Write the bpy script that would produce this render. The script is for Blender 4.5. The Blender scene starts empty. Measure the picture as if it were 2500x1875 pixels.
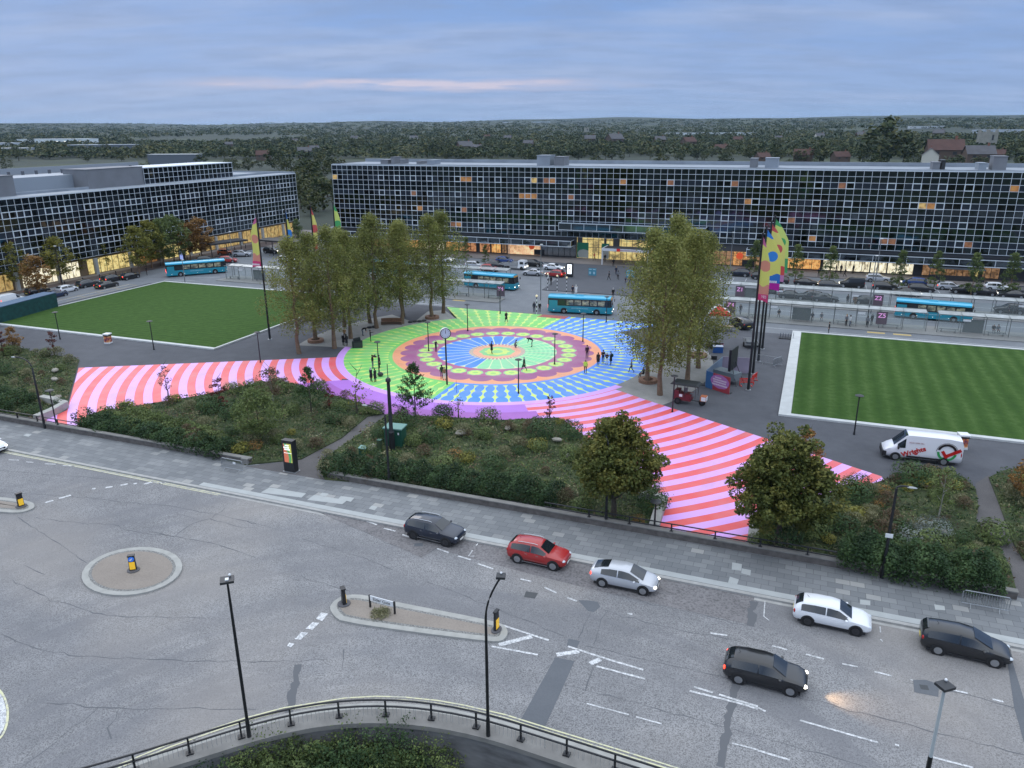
import bpy, math, random
import numpy as np
from mathutils import Vector, Matrix
random.seed(7); rng = np.random.default_rng(7)
R = math.radians
SC = bpy.context.scene
# ---------------------------------------------------------------- camera
FPX, PITCH, ROLL, HCAM = 1880.0, .3205, -.0076, 29.0
_f = Vector((0, math.cos(PITCH), -math.sin(PITCH))); _r0 = Vector((1, 0, 0)); _u0 = _r0.cross(_f)
_R = math.cos(ROLL)*_r0 + math.sin(ROLL)*_u0; _U = -math.sin(ROLL)*_r0 + math.cos(ROLL)*_u0
cd = bpy.data.cameras.new('camera'); cam = bpy.data.objects.new('camera', cd); SC.collection.objects.link(cam)
M3 = Matrix((_R, _U, -_f)).transposed(); cam.matrix_world = Matrix.Translation((0, 0, HCAM)) @ M3.to_4x4()
cd.sensor_width = 36; cd.lens = FPX/2500*36; cd.clip_end = 40000; cd.clip_start = .1
SC.camera = cam
SC.render.resolution_x = 1024; SC.render.resolution_y = 768
SC.view_settings.view_transform = 'Standard'; SC.view_settings.look = 'None'
SC.view_settings.exposure = 0.0; SC.view_settings.gamma = 1
try:
    SC.cycles.max_bounces = 5; SC.cycles.diffuse_bounces = 2; SC.cycles.glossy_bounces = 3; SC.cycles.transparent_max_bounces = 16
    SC.cycles.volume_bounces = 0; SC.cycles.volume_max_steps = 8
except Exception: pass

# ---------------------------------------------------------------- node helpers
class X:
    """tiny expression wrapper round math nodes"""
    def __init__(s, nt, k): s.nt = nt; s.k = k
    def _m(s, op, b=None, c=None):
        n = s.nt.nodes.new('ShaderNodeMath'); n.operation = op
        for i, q in enumerate((s, b, c)):
            if q is None: continue
            if isinstance(q, X):
                if isinstance(q.k, (int, float)): n.inputs[i].default_value = q.k
                else: s.nt.links.new(q.k, n.inputs[i])
            else: n.inputs[i].default_value = q
        return X(s.nt, n.outputs[0])
    def __add__(s, b): return s._m('ADD', b)
    def __sub__(s, b): return s._m('SUBTRACT', b)
    def __rsub__(s, b): return X(s.nt, b)._m('SUBTRACT', s)
    def __mul__(s, b): return s._m('MULTIPLY', b)
    def __truediv__(s, b): return s._m('DIVIDE', b)
    def lt(s, b): return s._m('LESS_THAN', b)
    def gt(s, b): return s._m('GREATER_THAN', b)
    def fr(s): return s._m('FRACT')
    def fl(s): return s._m('FLOOR')
    def ab(s): return s._m('ABSOLUTE')
    def sq(s): return s._m('SQRT')
    def mx(s, b): return s._m('MAXIMUM', b)
    def mn(s, b): return s._m('MINIMUM', b)
    def md(s, b): return s._m('FLOORED_MODULO', b)
    def cos(s): return s._m('COSINE')
    def at2(s, b): return s._m('ARCTAN2', b)
    __radd__ = __add__; __rmul__ = __mul__
def srgb(r, g, b):
    f = lambda c: (c/255/12.92) if c/255 <= .04045 else ((c/255+.055)/1.055)**2.4
    return (f(r), f(g), f(b), 1)
class MT:
    def __init__(s, name, col=(.5, .5, .5), rough=.7, metal=0, spec=.5, emit=None, es=1.0):
        s.m = bpy.data.materials.new(name); s.m.use_nodes = True; s.nt = s.m.node_tree
        s.b = s.nt.nodes['Principled BSDF']
        c = tuple(col)[:3]+(1,)
        s.b.inputs['Base Color'].default_value = c; s.b.inputs['Roughness'].default_value = rough
        s.b.inputs['Metallic'].default_value = metal
        s.b.inputs['Specular IOR Level'].default_value = spec
        s.m.diffuse_color = c
        if emit: s.b.inputs['Emission Color'].default_value = tuple(emit)[:3]+(1,); s.b.inputs['Emission Strength'].default_value = es
    def n(s, t, **k):
        q = s.nt.nodes.new(t)
        for a, b in k.items(): setattr(q, a, b)
        return q
    def l(s, a, b): s.nt.links.new(a.k if isinstance(a, X) else a, b)
    def obj(s):
        if not hasattr(s, '_tc'): s._tc = s.n('ShaderNodeTexCoord')
        return s._tc.outputs['Object']
    def xyz(s, sock=None):
        q = s.n('ShaderNodeSeparateXYZ'); s.l(sock or s.obj(), q.inputs[0]); return [X(s.nt, q.outputs[i]) for i in range(3)]
    def noise(s, scale, detail=3, vec=None, rough=.5, stretch=None, color=False):
        q = s.n('ShaderNodeTexNoise'); q.inputs['Scale'].default_value = scale; q.inputs['Detail'].default_value = detail; q.inputs['Roughness'].default_value = rough
        v = vec or s.obj()
        if stretch:
            mp = s.n('ShaderNodeMapping'); mp.inputs['Scale'].default_value = stretch; s.l(v, mp.inputs[0]); v = mp.outputs[0]
        s.l(v, q.inputs['Vector']); return q.outputs[1] if color else X(s.nt, q.outputs[0])
    def mix(s, fac, a, b):
        q = s.n('ShaderNodeMix', data_type='RGBA')
        for i, v in ((0, fac), (6, a), (7, b)):
            if isinstance(v, X) or hasattr(v, 'is_output'): s.l(v, q.inputs[i])
            elif i == 0: q.inputs[0].default_value = v
            else: q.inputs[i].default_value = tuple(v)[:3]+(1,)
        return q.outputs[2]
    def ramp(s, fac, stops):
        q = s.n('ShaderNodeValToRGB'); e = q.color_ramp.elements
        while len(e) < len(stops): e.new(.5)
        for i, (p, c) in enumerate(stops): e[i].position = p; e[i].color = tuple(c)[:3]+(1,)
        s.l(fac, q.inputs[0]); return q.outputs[0]
    def base(s, c): s.l(c, s.b.inputs['Base Color']); return s
    def vary(s, scale=4, amt=.25, detail=3, stretch=None):
        c = tuple(s.b.inputs['Base Color'].default_value)[:3]
        s.base(s.ramp(s.noise(scale, detail, stretch=stretch), [(.25, [k*(1-amt) for k in c]), (.75, [min(1, k*(1+amt)) for k in c])])); return s
    def bump(s, h, dist=.02, strength=.5):
        q = s.n('ShaderNodeBump'); q.inputs['Distance'].default_value = dist; q.inputs['Strength'].default_value = strength
        s.l(h, q.inputs['Height']); s.l(q.outputs[0], s.b.inputs['Normal']); return s
_mc = {}
def PM(name, col, rough=.6, metal=0, var=0, scale=6, **k):
    if name not in _mc:
        t = MT(name, col, rough, metal, **k)
        if var: t.vary(scale, var)
        _mc[name] = t.m
    return _mc[name]

# ---------------------------------------------------------------- world: cloudy dusk sky, and a soft low sun
SUN_EL, SUN_AZ = 30.0, -30.0
w = bpy.data.worlds.new('World'); SC.world = w; w.use_nodes = True
nt = w.node_tree; nt.nodes.clear()
class WT(MT):
    def __init__(s, nt): s.nt = nt
wt = WT(nt)
tc = wt.n('ShaderNodeTexCoord'); dirv = tc.outputs['Generated']
sky = wt.n('ShaderNodeTexSky'); sky.sky_type = 'NISHITA'; sky.sun_disc = False
sky.sun_elevation = R(SUN_EL); sky.sun_rotation = R(SUN_AZ); sky.air_density = 1; sky.dust_density = 1.5; sky.ozone_density = 3
sx, sy, sz = wt.xyz(dirv)
el = sz.mx(0.0)
# cloud deck colour by height above the horizon (the overcast zenith is brighter than its rim)
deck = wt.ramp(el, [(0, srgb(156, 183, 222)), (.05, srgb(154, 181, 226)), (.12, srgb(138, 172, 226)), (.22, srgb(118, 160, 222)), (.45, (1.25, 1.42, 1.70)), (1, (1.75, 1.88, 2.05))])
cb = wt.n('ShaderNodeCombineXYZ')
wt.l(sx/(el+.12), cb.inputs[0]); wt.l(sy/(el+.12), cb.inputs[1])
n1 = wt.noise(1.1, 7, vec=cb.outputs[0], rough=.55, stretch=(.55, 1.3, 1))
n2 = wt.noise(3.2, 6, vec=cb.outputs[0], rough=.6, stretch=(.6, 1.1, 1))
cb2 = wt.n('ShaderNodeCombineXYZ'); wt.l(sx, cb2.inputs[0]); wt.l(el*9, cb2.inputs[1])
n3 = wt.noise(3.0, 5, vec=cb2.outputs[0], rough=.55)
lowf = (1-(el-.2)/.15).mx(0).mn(1)
c1 = wt.mix(X(nt, wt.ramp(n1, [(.42, (0, 0, 0)), (.66, (.85, .85, .85))]))*lowf, deck, srgb(170, 189, 226))
c2 = wt.mix(X(nt, wt.ramp(n2, [(.42, (0, 0, 0)), (.74, (.75, .75, .75))]))*lowf, c1, srgb(140, 163, 205))
# the long pale break low in the cloud
band = (1-((el-.050+sx*.010-(n3-.5)*.022)/.0085).ab()).mx(0)*(1-((sx+.12)/.30).ab()).mx(0)*1.6
band = band*(n2*3.4-1.05).mx(0)
c3 = wt.mix(band.mn(.8), c2, srgb(224, 213, 228))
bg1 = wt.n('ShaderNodeBackground'); bg1.inputs[1].default_value = .05; wt.l(sky.outputs[0], bg1.inputs[0])
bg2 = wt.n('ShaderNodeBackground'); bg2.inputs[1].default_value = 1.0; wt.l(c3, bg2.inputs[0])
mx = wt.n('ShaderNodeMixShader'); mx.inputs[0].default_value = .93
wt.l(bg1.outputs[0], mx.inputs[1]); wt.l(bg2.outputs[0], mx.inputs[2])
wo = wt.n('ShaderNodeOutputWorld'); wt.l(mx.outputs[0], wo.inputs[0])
sl = bpy.data.lights.new('sun', 'SUN'); so = bpy.data.objects.new('sun', sl); SC.collection.objects.link(so)
sl.energy = .5; sl.angle = R(25); sl.color = (1, .93, .88)
so.rotation_euler = (R(90-SUN_EL), 0, R(180-SUN_AZ)); so.location = (0, 0, 60)

# ---------------------------------------------------------------- frames of reference
TH = -.3731; UV_ = Vector((math.cos(TH), math.sin(TH), 0)); VV = Vector((math.sin(TH), -math.cos(TH), 0)); OO = Vector((-45.73, 204.76, 0))
def W(a, v, z=0): return OO + UV_*a + VV*v + Vector((0, 0, z))
def G(X_, Y_, z=0):
    """where the sight line through a point of the photo meets height z"""
    d = _f*FPX + _R*(X_-1250) - _U*(Y_-937.5); return Vector((0, 0, HCAM)) + d*((z-HCAM)/d.z)
def AV(X_, Y_, z=0):
    g = G(X_, Y_, z)-OO; return (g.dot(UV_), g.dot(VV))
def LP(p): return [(a, -v) for a, v in p]                       # (a, v) -> local (x, y) of the square's frame
def PX(l, off=(0, 0), s=1.0, z=0): return [(lambda q: (q[0], -q[1]))(AV(off[0]+x/s, off[1]+y/s, z)) for x, y in l]
CA, CV = 78.35, 80.2

# ---------------------------------------------------------------- mesh helpers
class MB:
    def __init__(s): s.v = []; s.f = []; s.mi = []
    def add(s, vs, fs, mi=0):
        o = len(s.v); s.v += [tuple(p) for p in vs]; s.f += [tuple(i+o for i in f) for f in fs]; s.mi += [mi]*len(fs); return s
    def box(s, c, d, rz=0, mi=0, rx=0, ry=0, taper=1):
        x, y, z = d[0]/2, d[1]/2, d[2]/2
        p = [(-x, -y, -z), (x, -y, -z), (x, y, -z), (-x, y, -z), (-x*taper, -y*taper, z), (x*taper, -y*taper, z), (x*taper, y*taper, z), (-x*taper, y*taper, z)]
        if rz or rx or ry:
            m = Matrix.Rotation(rz, 3, 'Z') @ Matrix.Rotation(ry, 3, 'Y') @ Matrix.Rotation(rx, 3, 'X'); p = [m @ Vector(q) for q in p]
        return s.add([(q[0]+c[0], q[1]+c[1], q[2]+c[2]) for q in p], [(0, 3, 2, 1), (4, 5, 6, 7), (0, 1, 5, 4), (1, 2, 6, 5), (2, 3, 7, 6), (3, 0, 4, 7)], mi)
    def tube(s, pts, r, n=8, mi=0, cap=True):
        pts = [Vector(p) for p in pts]; rs = r if isinstance(r, (list, tuple)) else [r]*len(pts)
        vs = []; up = Vector((0, 0, 1))
        for i, p in enumerate(pts):
            t = (pts[min(i+1, len(pts)-1)]-pts[max(i-1, 0)]).normalized()
            a = t.cross(up if abs(t.z) < .95 else Vector((1, 0, 0))).normalized(); b = t.cross(a)
            for k in range(n):
                q = 2*math.pi*k/n; vs.append(p+(a*math.cos(q)+b*math.sin(q))*rs[i])
        fs = []
        for i in range(len(pts)-1):
            for k in range(n): fs.append((i*n+k, i*n+(k+1) % n, (i+1)*n+(k+1) % n, (i+1)*n+k))
        if cap: fs += [tuple(range(n-1, -1, -1)), tuple(range((len(pts)-1)*n, len(pts)*n))]
        return s.add(vs, fs, mi)
    def lathe(s, prof, n=12, c=(0, 0, 0), mi=0, sx=1, sy=1):
        vs = []; 
        for r, z in prof:
            for k in range(n): q = 2*math.pi*k/n; vs.append((c[0]+r*math.cos(q)*sx, c[1]+r*math.sin(q)*sy, c[2]+z))
        fs = [(i*n+k, i*n+(k+1) % n, (i+1)*n+(k+1) % n, (i+1)*n+k) for i in range(len(prof)-1) for k in range(n)]
        fs += [tuple(range(n-1, -1, -1)), tuple(range((len(prof)-1)*n, len(prof)*n))]
        return s.add(vs, fs, mi)
    def prism(s, poly, z0, z1, mi=0, top=None):
        n = len(poly)
        a = sum(poly[i][0]*poly[(i+1) % n][1]-poly[(i+1) % n][0]*poly[i][1] for i in range(n))
        if a < 0: poly = poly[::-1]
        s.add([(x, y, z0) for x, y in poly]+[(x, y, z1) for x, y in poly], [(i, (i+1) % n, n+(i+1) % n, n+i) for i in range(n)]+[tuple(range(n-1, -1, -1))], mi)
        s.add([(x, y, z1) for x, y in poly], [tuple(range(n))], mi if top is None else top); return s
    def sheet(s, poly, z=0, mi=0):
        n = len(poly); a = sum(poly[i][0]*poly[(i+1) % n][1]-poly[(i+1) % n][0]*poly[i][1] for i in range(n))
        if a < 0: poly = poly[::-1]
        return s.add([(x, y, z) for x, y in poly], [tuple(range(n))], mi)
    def strip(s, pts, wd, z=0, mi=0, h=0):
        """a flat ribbon (or a low bar when h > 0) along a polyline"""
        pts = [Vector((p[0], p[1], 0)) for p in pts]; L = []; Rr = []
        for i, p in enumerate(pts):
            t = (pts[min(i+1, len(pts)-1)]-pts[max(i-1, 0)]).normalized(); nn = Vector((-t.y, t.x, 0)); ww = wd[i] if isinstance(wd, (list, tuple)) else wd
            L.append(p+nn*ww/2); Rr.append(p-nn*ww/2)
        n = len(pts); vs = [(q.x, q.y, z+h) for q in L]+[(q.x, q.y, z+h) for q in Rr]
        fs = [(i, n+i, n+i+1, i+1) for i in range(n-1)]
        if h:
            vs += [(q.x, q.y, z) for q in L]+[(q.x, q.y, z) for q in Rr]
            fs += [(2*n+i, i, i+1, 2*n+i+1) for i in range(n-1)]+[(n+i, 3*n+i, 3*n+i+1, n+i+1) for i in range(n-1)]+[(0, 2*n, 3*n, n), (n-1, 2*n-1, 4*n-1, 3*n-1)]
        return s.add(vs, fs, mi)
    def ell(s, c, r, n=10, m=6, mi=0):
        prof = [(max(1e-3, math.sin(math.pi*i/m)), -math.cos(math.pi*i/m)) for i in range(m+1)]
        k = len(s.v); s.lathe(prof, n, mi=mi)
        for i in range(k, len(s.v)): x, y, z = s.v[i]; s.v[i] = (c[0]+x*r[0], c[1]+y*r[1], c[2]+z*r[2])
        return s
    def mesh(s, name, mats, smooth=False):
        me = bpy.data.meshes.new(name); me.from_pydata(s.v, [], s.f)
        for m in (mats if isinstance(mats, (list, tuple)) else [mats]): me.materials.append(m)
        me.polygons.foreach_set('material_index', s.mi)
        if smooth:
            me.polygons.foreach_set('use_smooth', [True]*len(s.f))
            try: me.set_sharp_from_angle(angle=R(38))
            except Exception: pass
        me.update(); return me
COL = SC.collection
def put(name, me, parent=None, loc=(0, 0, 0), rz=0, label=None, cat=None, group=None, kind=None, frame=False):
    o = bpy.data.objects.new(name, me); COL.objects.link(o)
    if frame: loc = tuple(OO); rz = TH
    o.location = loc; o.rotation_euler = (0, 0, rz)
    if parent: o.parent = parent
    if label: o['label'] = label
    if cat: o['category'] = cat
    if group: o['group'] = group
    if kind: o['kind'] = kind
    return o
def part(name, mb, mats, parent, smooth=False, loc=(0, 0, 0), rz=0, label=None): return put(name, mb.mesh(name, mats, smooth), parent, loc, rz, label)
def struct(name, mb, mats, smooth=False): return put(name, mb.mesh(name, mats, smooth), frame=True, kind='structure')
def thing(name, label, cat, loc=(0, 0, 0), rz=0, group=None): return put(name, None, None, loc, rz, label, cat, group)
def dup(root, loc, rz, label=None, group=None, sc=None):
    r = root.copy(); COL.objects.link(r); r.location = loc; r.rotation_euler = (0, 0, rz)
    if sc: r.scale = sc if isinstance(sc, tuple) else (sc, sc, sc)
    if label: r['label'] = label
    if group: r['group'] = group
    for ch in list(root.children):
        c = ch.copy(); COL.objects.link(c); c.parent = r
        for g in ch.children:
            d = g.copy(); COL.objects.link(d); d.parent = c
    return r
def text(body, size, mat, parent, loc, rot, name='lettering', depth=.004, align='CENTER', bold=0, sx=1):
    c = bpy.data.curves.new(name, 'FONT'); c.body = body; c.size = size; c.extrude = depth; c.align_x = align; c.align_y = 'CENTER'; c.offset = bold
    o = bpy.data.objects.new(name, c); COL.objects.link(o)
    dg = bpy.context.evaluated_depsgraph_get(); me = bpy.data.meshes.new_from_object(o.evaluated_get(dg)); me.materials.clear(); me.materials.append(mat)
    COL.objects.unlink(o); bpy.data.objects.remove(o); bpy.data.curves.remove(c)
    q = bpy.data.objects.new(name, me); COL.objects.link(q); q.location = loc; q.rotation_euler = rot; q.parent = parent; q.scale = (sx, 1, 1); return q
def quads(name, cen, size, mats, up=0.0, aspect=.62, mi=None, tint=None, seed=0):
    """a cloud of leaf sized rhombs; cen (N,3), size (N,)"""
    rg = np.random.default_rng(seed); N = len(cen)
    nrm = rg.normal(size=(N, 3)); nrm[:, 2] = np.abs(nrm[:, 2])+up; nrm /= np.linalg.norm(nrm, axis=1)[:, None]
    t = rg.normal(size=(N, 3)); t -= nrm*(t*nrm).sum(1)[:, None]; t /= np.linalg.norm(t, axis=1)[:, None]; b = np.cross(nrm, t)
    s = np.asarray(size)[:, None]*.5
    v = np.stack([cen+t*s, cen+b*s*aspect, cen-t*s, cen-b*s*aspect], 1).reshape(-1, 3)
    me = bpy.data.meshes.new(name); me.vertices.add(4*N); me.vertices.foreach_set('co', v.astype(np.float32).ravel())
    me.loops.add(4*N); me.loops.foreach_set('vertex_index', np.arange(4*N, dtype=np.int32))
    me.polygons.add(N); me.polygons.foreach_set('loop_start', np.arange(0, 4*N, 4, dtype=np.int32))
    try: me.polygons.foreach_set('loop_total', np.full(N, 4, dtype=np.int32))
    except Exception: pass
    for m in (mats if isinstance(mats, list) else [mats]): me.materials.append(m)
    if mi is not None: me.polygons.foreach_set('material_index', np.asarray(mi, dtype=np.int32))
    if tint is None: tint = rg.random(N)
    at = me.attributes.new('tint', 'FLOAT', 'FACE'); at.data.foreach_set('value', np.asarray(tint, dtype=np.float32))
    me.update(calc_edges=True); return me
def leafmat(name, dark, mid, light, scale=.6, trans=.25):
    t = MT(name, mid, .65, spec=.25)
    a = t.n('ShaderNodeAttribute', attribute_name='tint'); oi = t.n('ShaderNodeObjectInfo')
    f = X(t.nt, a.outputs['Fac'])*.55 + t.noise(scale, 2)*.55 + X(t.nt, oi.outputs['Random'])*.18-.1
    c = t.ramp(f, [(.15, dark), (.48, mid), (.85, light)]); t.base(c)
    try:
        t.b.inputs['Subsurface Weight'].default_value = 0
        tr = t.n('ShaderNodeBsdfTranslucent'); t.l(c, tr.inputs[0]); mxx = t.n('ShaderNodeMixShader'); mxx.inputs[0].default_value = trans
        t.l(t.b.outputs[0], mxx.inputs[1]); t.l(tr.outputs[0], mxx.inputs[2]); t.l(mxx.outputs[0], t.nt.nodes['Material Output'].inputs[0])
    except Exception: pass
    return t.m
# ================================================================ THE SETTING
RZ = -.12                      # the roads lie a kerb's height below the square
# ---- terrain to the horizon
def hz(x, y):
    d = math.hypot(x, y)
    z = 0.0
    if d > 900: t = (d-900)/5600; z += 88*min(1, t)**1.15*(1+.12*math.sin(x*.0011+1)+.08*math.sin(x*.0031+y*.0009)+.05*math.sin(x*.0067+2)) + max(0, t-1)*12
    if d > 420: z += (d-420)*-.004*max(0, 1-(d-420)/1500)
    z += max(0, min(1, (x-500)/3500))*16*(d > 900)*min(1, (d-900)/2500 if d > 900 else 0)
    return z
tm = MB(); rings = [26, 60, 100, 150, 210, 280, 360, 450, 560, 700, 900, 1150, 1450, 1850, 2300, 2600, 2900, 3250, 3600, 4000, 4400, 4850, 5300, 5800, 6300, 6900, 7500, 8200, 9000, 10000, 12000]
NA = 192; vs = []
for r in rings:
    for k in range(NA):
        q = 2*math.pi*k/NA; x, y = r*math.cos(q), r*math.sin(q)
        z = hz(x, y)-.45
        if r < 30: z = -5
        vs.append((x, y, z))
vs.append((0, 0, -5.0))
fs = [(i*NA+k, i*NA+(k+1) % NA, (i+1)*NA+(k+1) % NA, (i+1)*NA+k) for i in range(len(rings)-1) for k in range(NA)] + [(len(vs)-1, k, (k+1) % NA) for k in range(NA)]
tm.add(vs, fs)
g = MT('field_and_wood_floor', (.06, .08, .04), .95)
g.base(g.mix(g.ramp(g.noise(.0045, 4), [(.50, (0, 0, 0)), (.60, (1, 1, 1))]), (.020, .030, .018), g.ramp(g.noise(.012, 3), [(.3, (.028, .042, .018)), (.7, (.055, .070, .028))])))
# the pit below the curved wall is cut down to its own floor
put('ground', tm.mesh('ground', g.m, True), kind='structure')

def tarmac(name, dark, light, speck=9, amt=.5, rough=.9, big=.05):
    t = MT(name, dark, rough)
    f = t.noise(big, 4)*.5+t.noise(.45, 4, rough=.65)*.5
    c = t.ramp(f, [(.33, dark), (.66, light)])
    c = t.mix(t.ramp(t.noise(speck, 2, rough=.8), [(.36, (amt, amt, amt)), (.56, (0, 0, 0))]), c, [k*.35 for k in dark])
    t.base(c).bump(t.noise(30, 2), .01, .4); return t
# ---- plaza tarmac (one sheet under the whole square, z = 0)
pt = tarmac('dark_plaza_tarmac', (.058, .062, .075), (.10, .106, .122), 14, .25)
m = MB(); m.sheet(LP([(-34, 57.2), (200, 57.2), (200, 128), (-34, 128), (-120, 128), (-120, 57.2)]), 0)
struct('plaza_tarmac', m, pt.m)
# ---- busway road, platforms and forecourt behind
rt = tarmac('grey_busway_tarmac', (.135, .15, .17), (.20, .215, .235), 9, .25)
m = MB(); m.sheet(LP([(-26, -40), (210, -40), (210, 57.25), (-26, 57.25)]), RZ); m.sheet(LP([(-26, 57.25), (-6.5, 57.25), (-6.5, 128), (-26, 128)]), RZ+.125)
struct('busway_road', m, rt.m)
# ---- the foreground road
edge_px = [(334, 1868), (419, 1833), (520, 1797), (600, 1770), (693, 1745), (841, 1721), (915, 1717), (982, 1719), (1060, 1727), (1127, 1739), (1225, 1762), (1344, 1800), (1494, 1846), (1582, 1874)]
cop_px = [(300, 1905), (360, 1893), (436, 1870), (538, 1832), (625, 1809), (693, 1785), (765, 1772), (838, 1764), (934, 1761), (1025, 1768), (1124, 1784), (1225, 1810), (1306, 1843), (1406, 1873), (1500, 1905)]
EDGE = [AV(x, y, RZ) for x, y in edge_px]; COPE = [AV(x, y, .05) for x, y in cop_px]
def ext(p, q, d): v = Vector((q[0]-p[0], q[1]-p[1])); v.normalize(); return (q[0]+v.x*d, q[1]+v.y*d)
EDGE = [ext(EDGE[1], EDGE[0], 14)]+EDGE+[ext(EDGE[-2], EDGE[-1], 50)]
COPE = [ext(COPE[1], COPE[0], 14)]+COPE+[ext(COPE[-2], COPE[-1], 50)]
fr_ = tarmac('worn_pale_asphalt', (.20, .202, .21), (.345, .345, .35), 14, .9, .85, .035)
_src = fr_.b.inputs['Base Color'].links[0].from_socket
_c = fr_.mix(fr_.ramp(fr_.noise(.11, 5, rough=.6, stretch=(.35, 1.5, 1)), [(.44, (0, 0, 0)), (.66, (.75, .75, .75))]), _src, (.145, .148, .16))
_E = np.array([(p[0], -p[1]) for p in EDGE[3:12]]); _A = np.c_[2*_E, np.ones(len(_E))]; _s = np.linalg.lstsq(_A, (_E**2).sum(1), rcond=None)[0]
_xx, _yy, _zz = fr_.xyz(); _rr = ((_xx-float(_s[0]))*(_xx-float(_s[0]))+(_yy-float(_s[1]))*(_yy-float(_s[1]))).sq()
_cb = fr_.n('ShaderNodeCombineXYZ'); fr_.l(_rr*.55, _cb.inputs[0]); fr_.l(_xx*.02, _cb.inputs[1])
_c = fr_.mix(fr_.ramp(fr_.noise(1.0, 3, vec=_cb.outputs[0], rough=.6), [(.50, (0, 0, 0)), (.64, (.55, .55, .55))]), _src, (.15, .152, .165)); _src = _c
_c = fr_.mix(fr_.ramp(fr_.noise(.11, 5, rough=.6, stretch=(.35, 1.5, 1)), [(.44, (0, 0, 0)), (.66, (.6, .6, .6))]), _src, (.145, .148, .16))
_c = fr_.mix(fr_.ramp(fr_.noise(.06, 4), [(.5, (0, 0, 0)), (.72, (.6, .6, .6))]), _c, (.30, .275, .25)); fr_.base(_c)
m = MB(); m.sheet(LP([(-140, 128), (260, 128), (260, EDGE[-1][1]+12)]+EDGE[::-1]+[(-140, EDGE[0][1])]), RZ)
struct('road', m, fr_.m)
# darker repaired strip along the kerb, patches, gully
dk = tarmac('darker_worn_asphalt', (.15, .145, .15), (.25, .24, .245), 6, .6)
m = MB(); m.sheet(PX([(765, 1245), (875, 1293), (1030, 1362), (1065, 1340), (1290, 1400), (1450, 1440), (1830, 1525), (1843, 1452), (1600, 1400), (1300, 1322), (1000, 1272)], z=RZ), RZ+.004); struct('road_parking_strip', m, dk.m)
pk = tarmac('new_grey_patch', (.10, .11, .125), (.125, .135, .15), 12, .15)
m = MB(); Z2, Z3 = ((1200, 1405), 3.403), ((1850, 1405), 3.403)
for l, (o_, s_) in [([(530, 680), (690, 712), (430, 1290), (220, 1240)], Z2), ([(640, 525), (735, 545), (710, 602), (625, 580)], Z2), ([(720, 205), (800, 208), (880, 218), (905, 260), (850, 305), (800, 295)], Z2),
                    ([(1290, 868), (1400, 868), (1505, 905), (1500, 1010), (1300, 970)], Z3), ([(2070, 690), (2105, 680), (2160, 860), (2260, 1200), (2212, 1390), (2130, 1100)], Z3), ([(1455, 1330), (1530, 1325), (1525, 1355), (1450, 1355)], ((600, 950), 3.53))]:
    m.sheet(PX(l, o_, s_, RZ), RZ+.008)
struct('road_patches', m, pk.m)
m = MB(); m.sheet(PX([(1340, 905), (1410, 915), (1425, 955), (1355, 945)], (1850, 1405), 3.403, RZ), RZ+.012); m.sheet(PX([(285, 132), (385, 147), (360, 193), (270, 178)], (1200, 1405), 3.403, RZ), RZ+.012)
struct('road_drain_covers', m, PM('iron_cover', (.05, .055, .06), .6))
# cracks and sealed seams
CR = [((0, 950), 3.53, [[(0, 700), (400, 735), (750, 760), (1100, 790), (1320, 805)], [(0, 890), (650, 925), (1000, 965), (1450, 1005), (1900, 1090), (2206, 1160)], [(300, 1110), (700, 1150), (950, 1165), (1240, 1245), (1320, 1225), (1500, 1270), (1870, 1335), (2200, 1450)],
       [(1500, 1270), (1600, 1190), (1720, 1130), (1810, 1120), (1940, 1020)], [(1720, 1130), (1500, 1060)], [(1810, 1120), (1990, 1165), (2080, 1195), (2190, 1190)], [(150, 1100), (400, 1270), (750, 1500)], [(200, 1520), (390, 1600)], [(1250, 1250), (1500, 1272)]]),
      ((0, 1405), 3.53, [[(0, 515), (120, 570), (300, 630), (600, 680), (900, 705), (1230, 712), (1600, 730), (2206, 745)], [(100, 40), (400, 190), (800, 315), (1000, 355), (1400, 362), (1780, 370)], [(400, 1105), (850, 1130), (1230, 1148), (1700, 1150), (2206, 1155)],
       [(850, 1135), (700, 1250), (620, 1320), (400, 1500), (200, 1640)], [(1020, 1165), (1000, 1240), (940, 1290), (960, 1410)]]),
      ((600, 1405), 3.53, [[(0, 750), (250, 735), (440, 740), (700, 725)], [(480, 0), (740, 95), (900, 135)], [(1550, 50), (1800, 140), (2206, 300)], [(850, 640), (830, 800)]]),
      ((1200, 1405), 3.403, [[(0, 270), (300, 380), (600, 505)], [(780, 585), (1100, 655), (1500, 745), (2000, 870)], [(920, 290), (1380, 410), (1900, 515), (2150, 580)], [(600, 910), (1000, 1010), (1400, 1110), (2000, 1290), (2212, 1330)], [(950, 310), (850, 570)], [(840, 770), (780, 960)], [(820, 310), (720, 520)], [(1000, 160), (1500, 270), (2100, 410)]]),
      ((1850, 1405), 3.403, [[(0, 940), (500, 1050), (1000, 1180), (1500, 1310), (2212, 1490)], [(0, 1340), (400, 1440), (900, 1590)], [(1200, 880), (1700, 980), (2130, 1100)]]),
      ((600, 950), 3.53, [[(600, 1040), (970, 1210), (1270, 1340), (1520, 1450), (1640, 1370)], [(0, 1140), (280, 1210)], [(480, 1290), (750, 1370), (1000, 1450), (1270, 1560)]])]
m = MB()
def jag(l, st=.6, amp=.07):
    out = []
    for i in range(len(l)-1):
        p, q = Vector(l[i]), Vector(l[i+1]); n = max(1, int((q-p).length/st))
        for k in range(n): t = k/n; out.append(p.lerp(q, t)+Vector((random.gauss(0, amp), random.gauss(0, amp))))
    return out+[Vector(l[-1])]
for o_, s_, ls in CR:
    for l in ls:
        pp = jag(PX(l, o_, s_, RZ)); m.strip(pp, [random.choice((.02, .03, .05, .08)) for _ in pp], RZ+.006)
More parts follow.
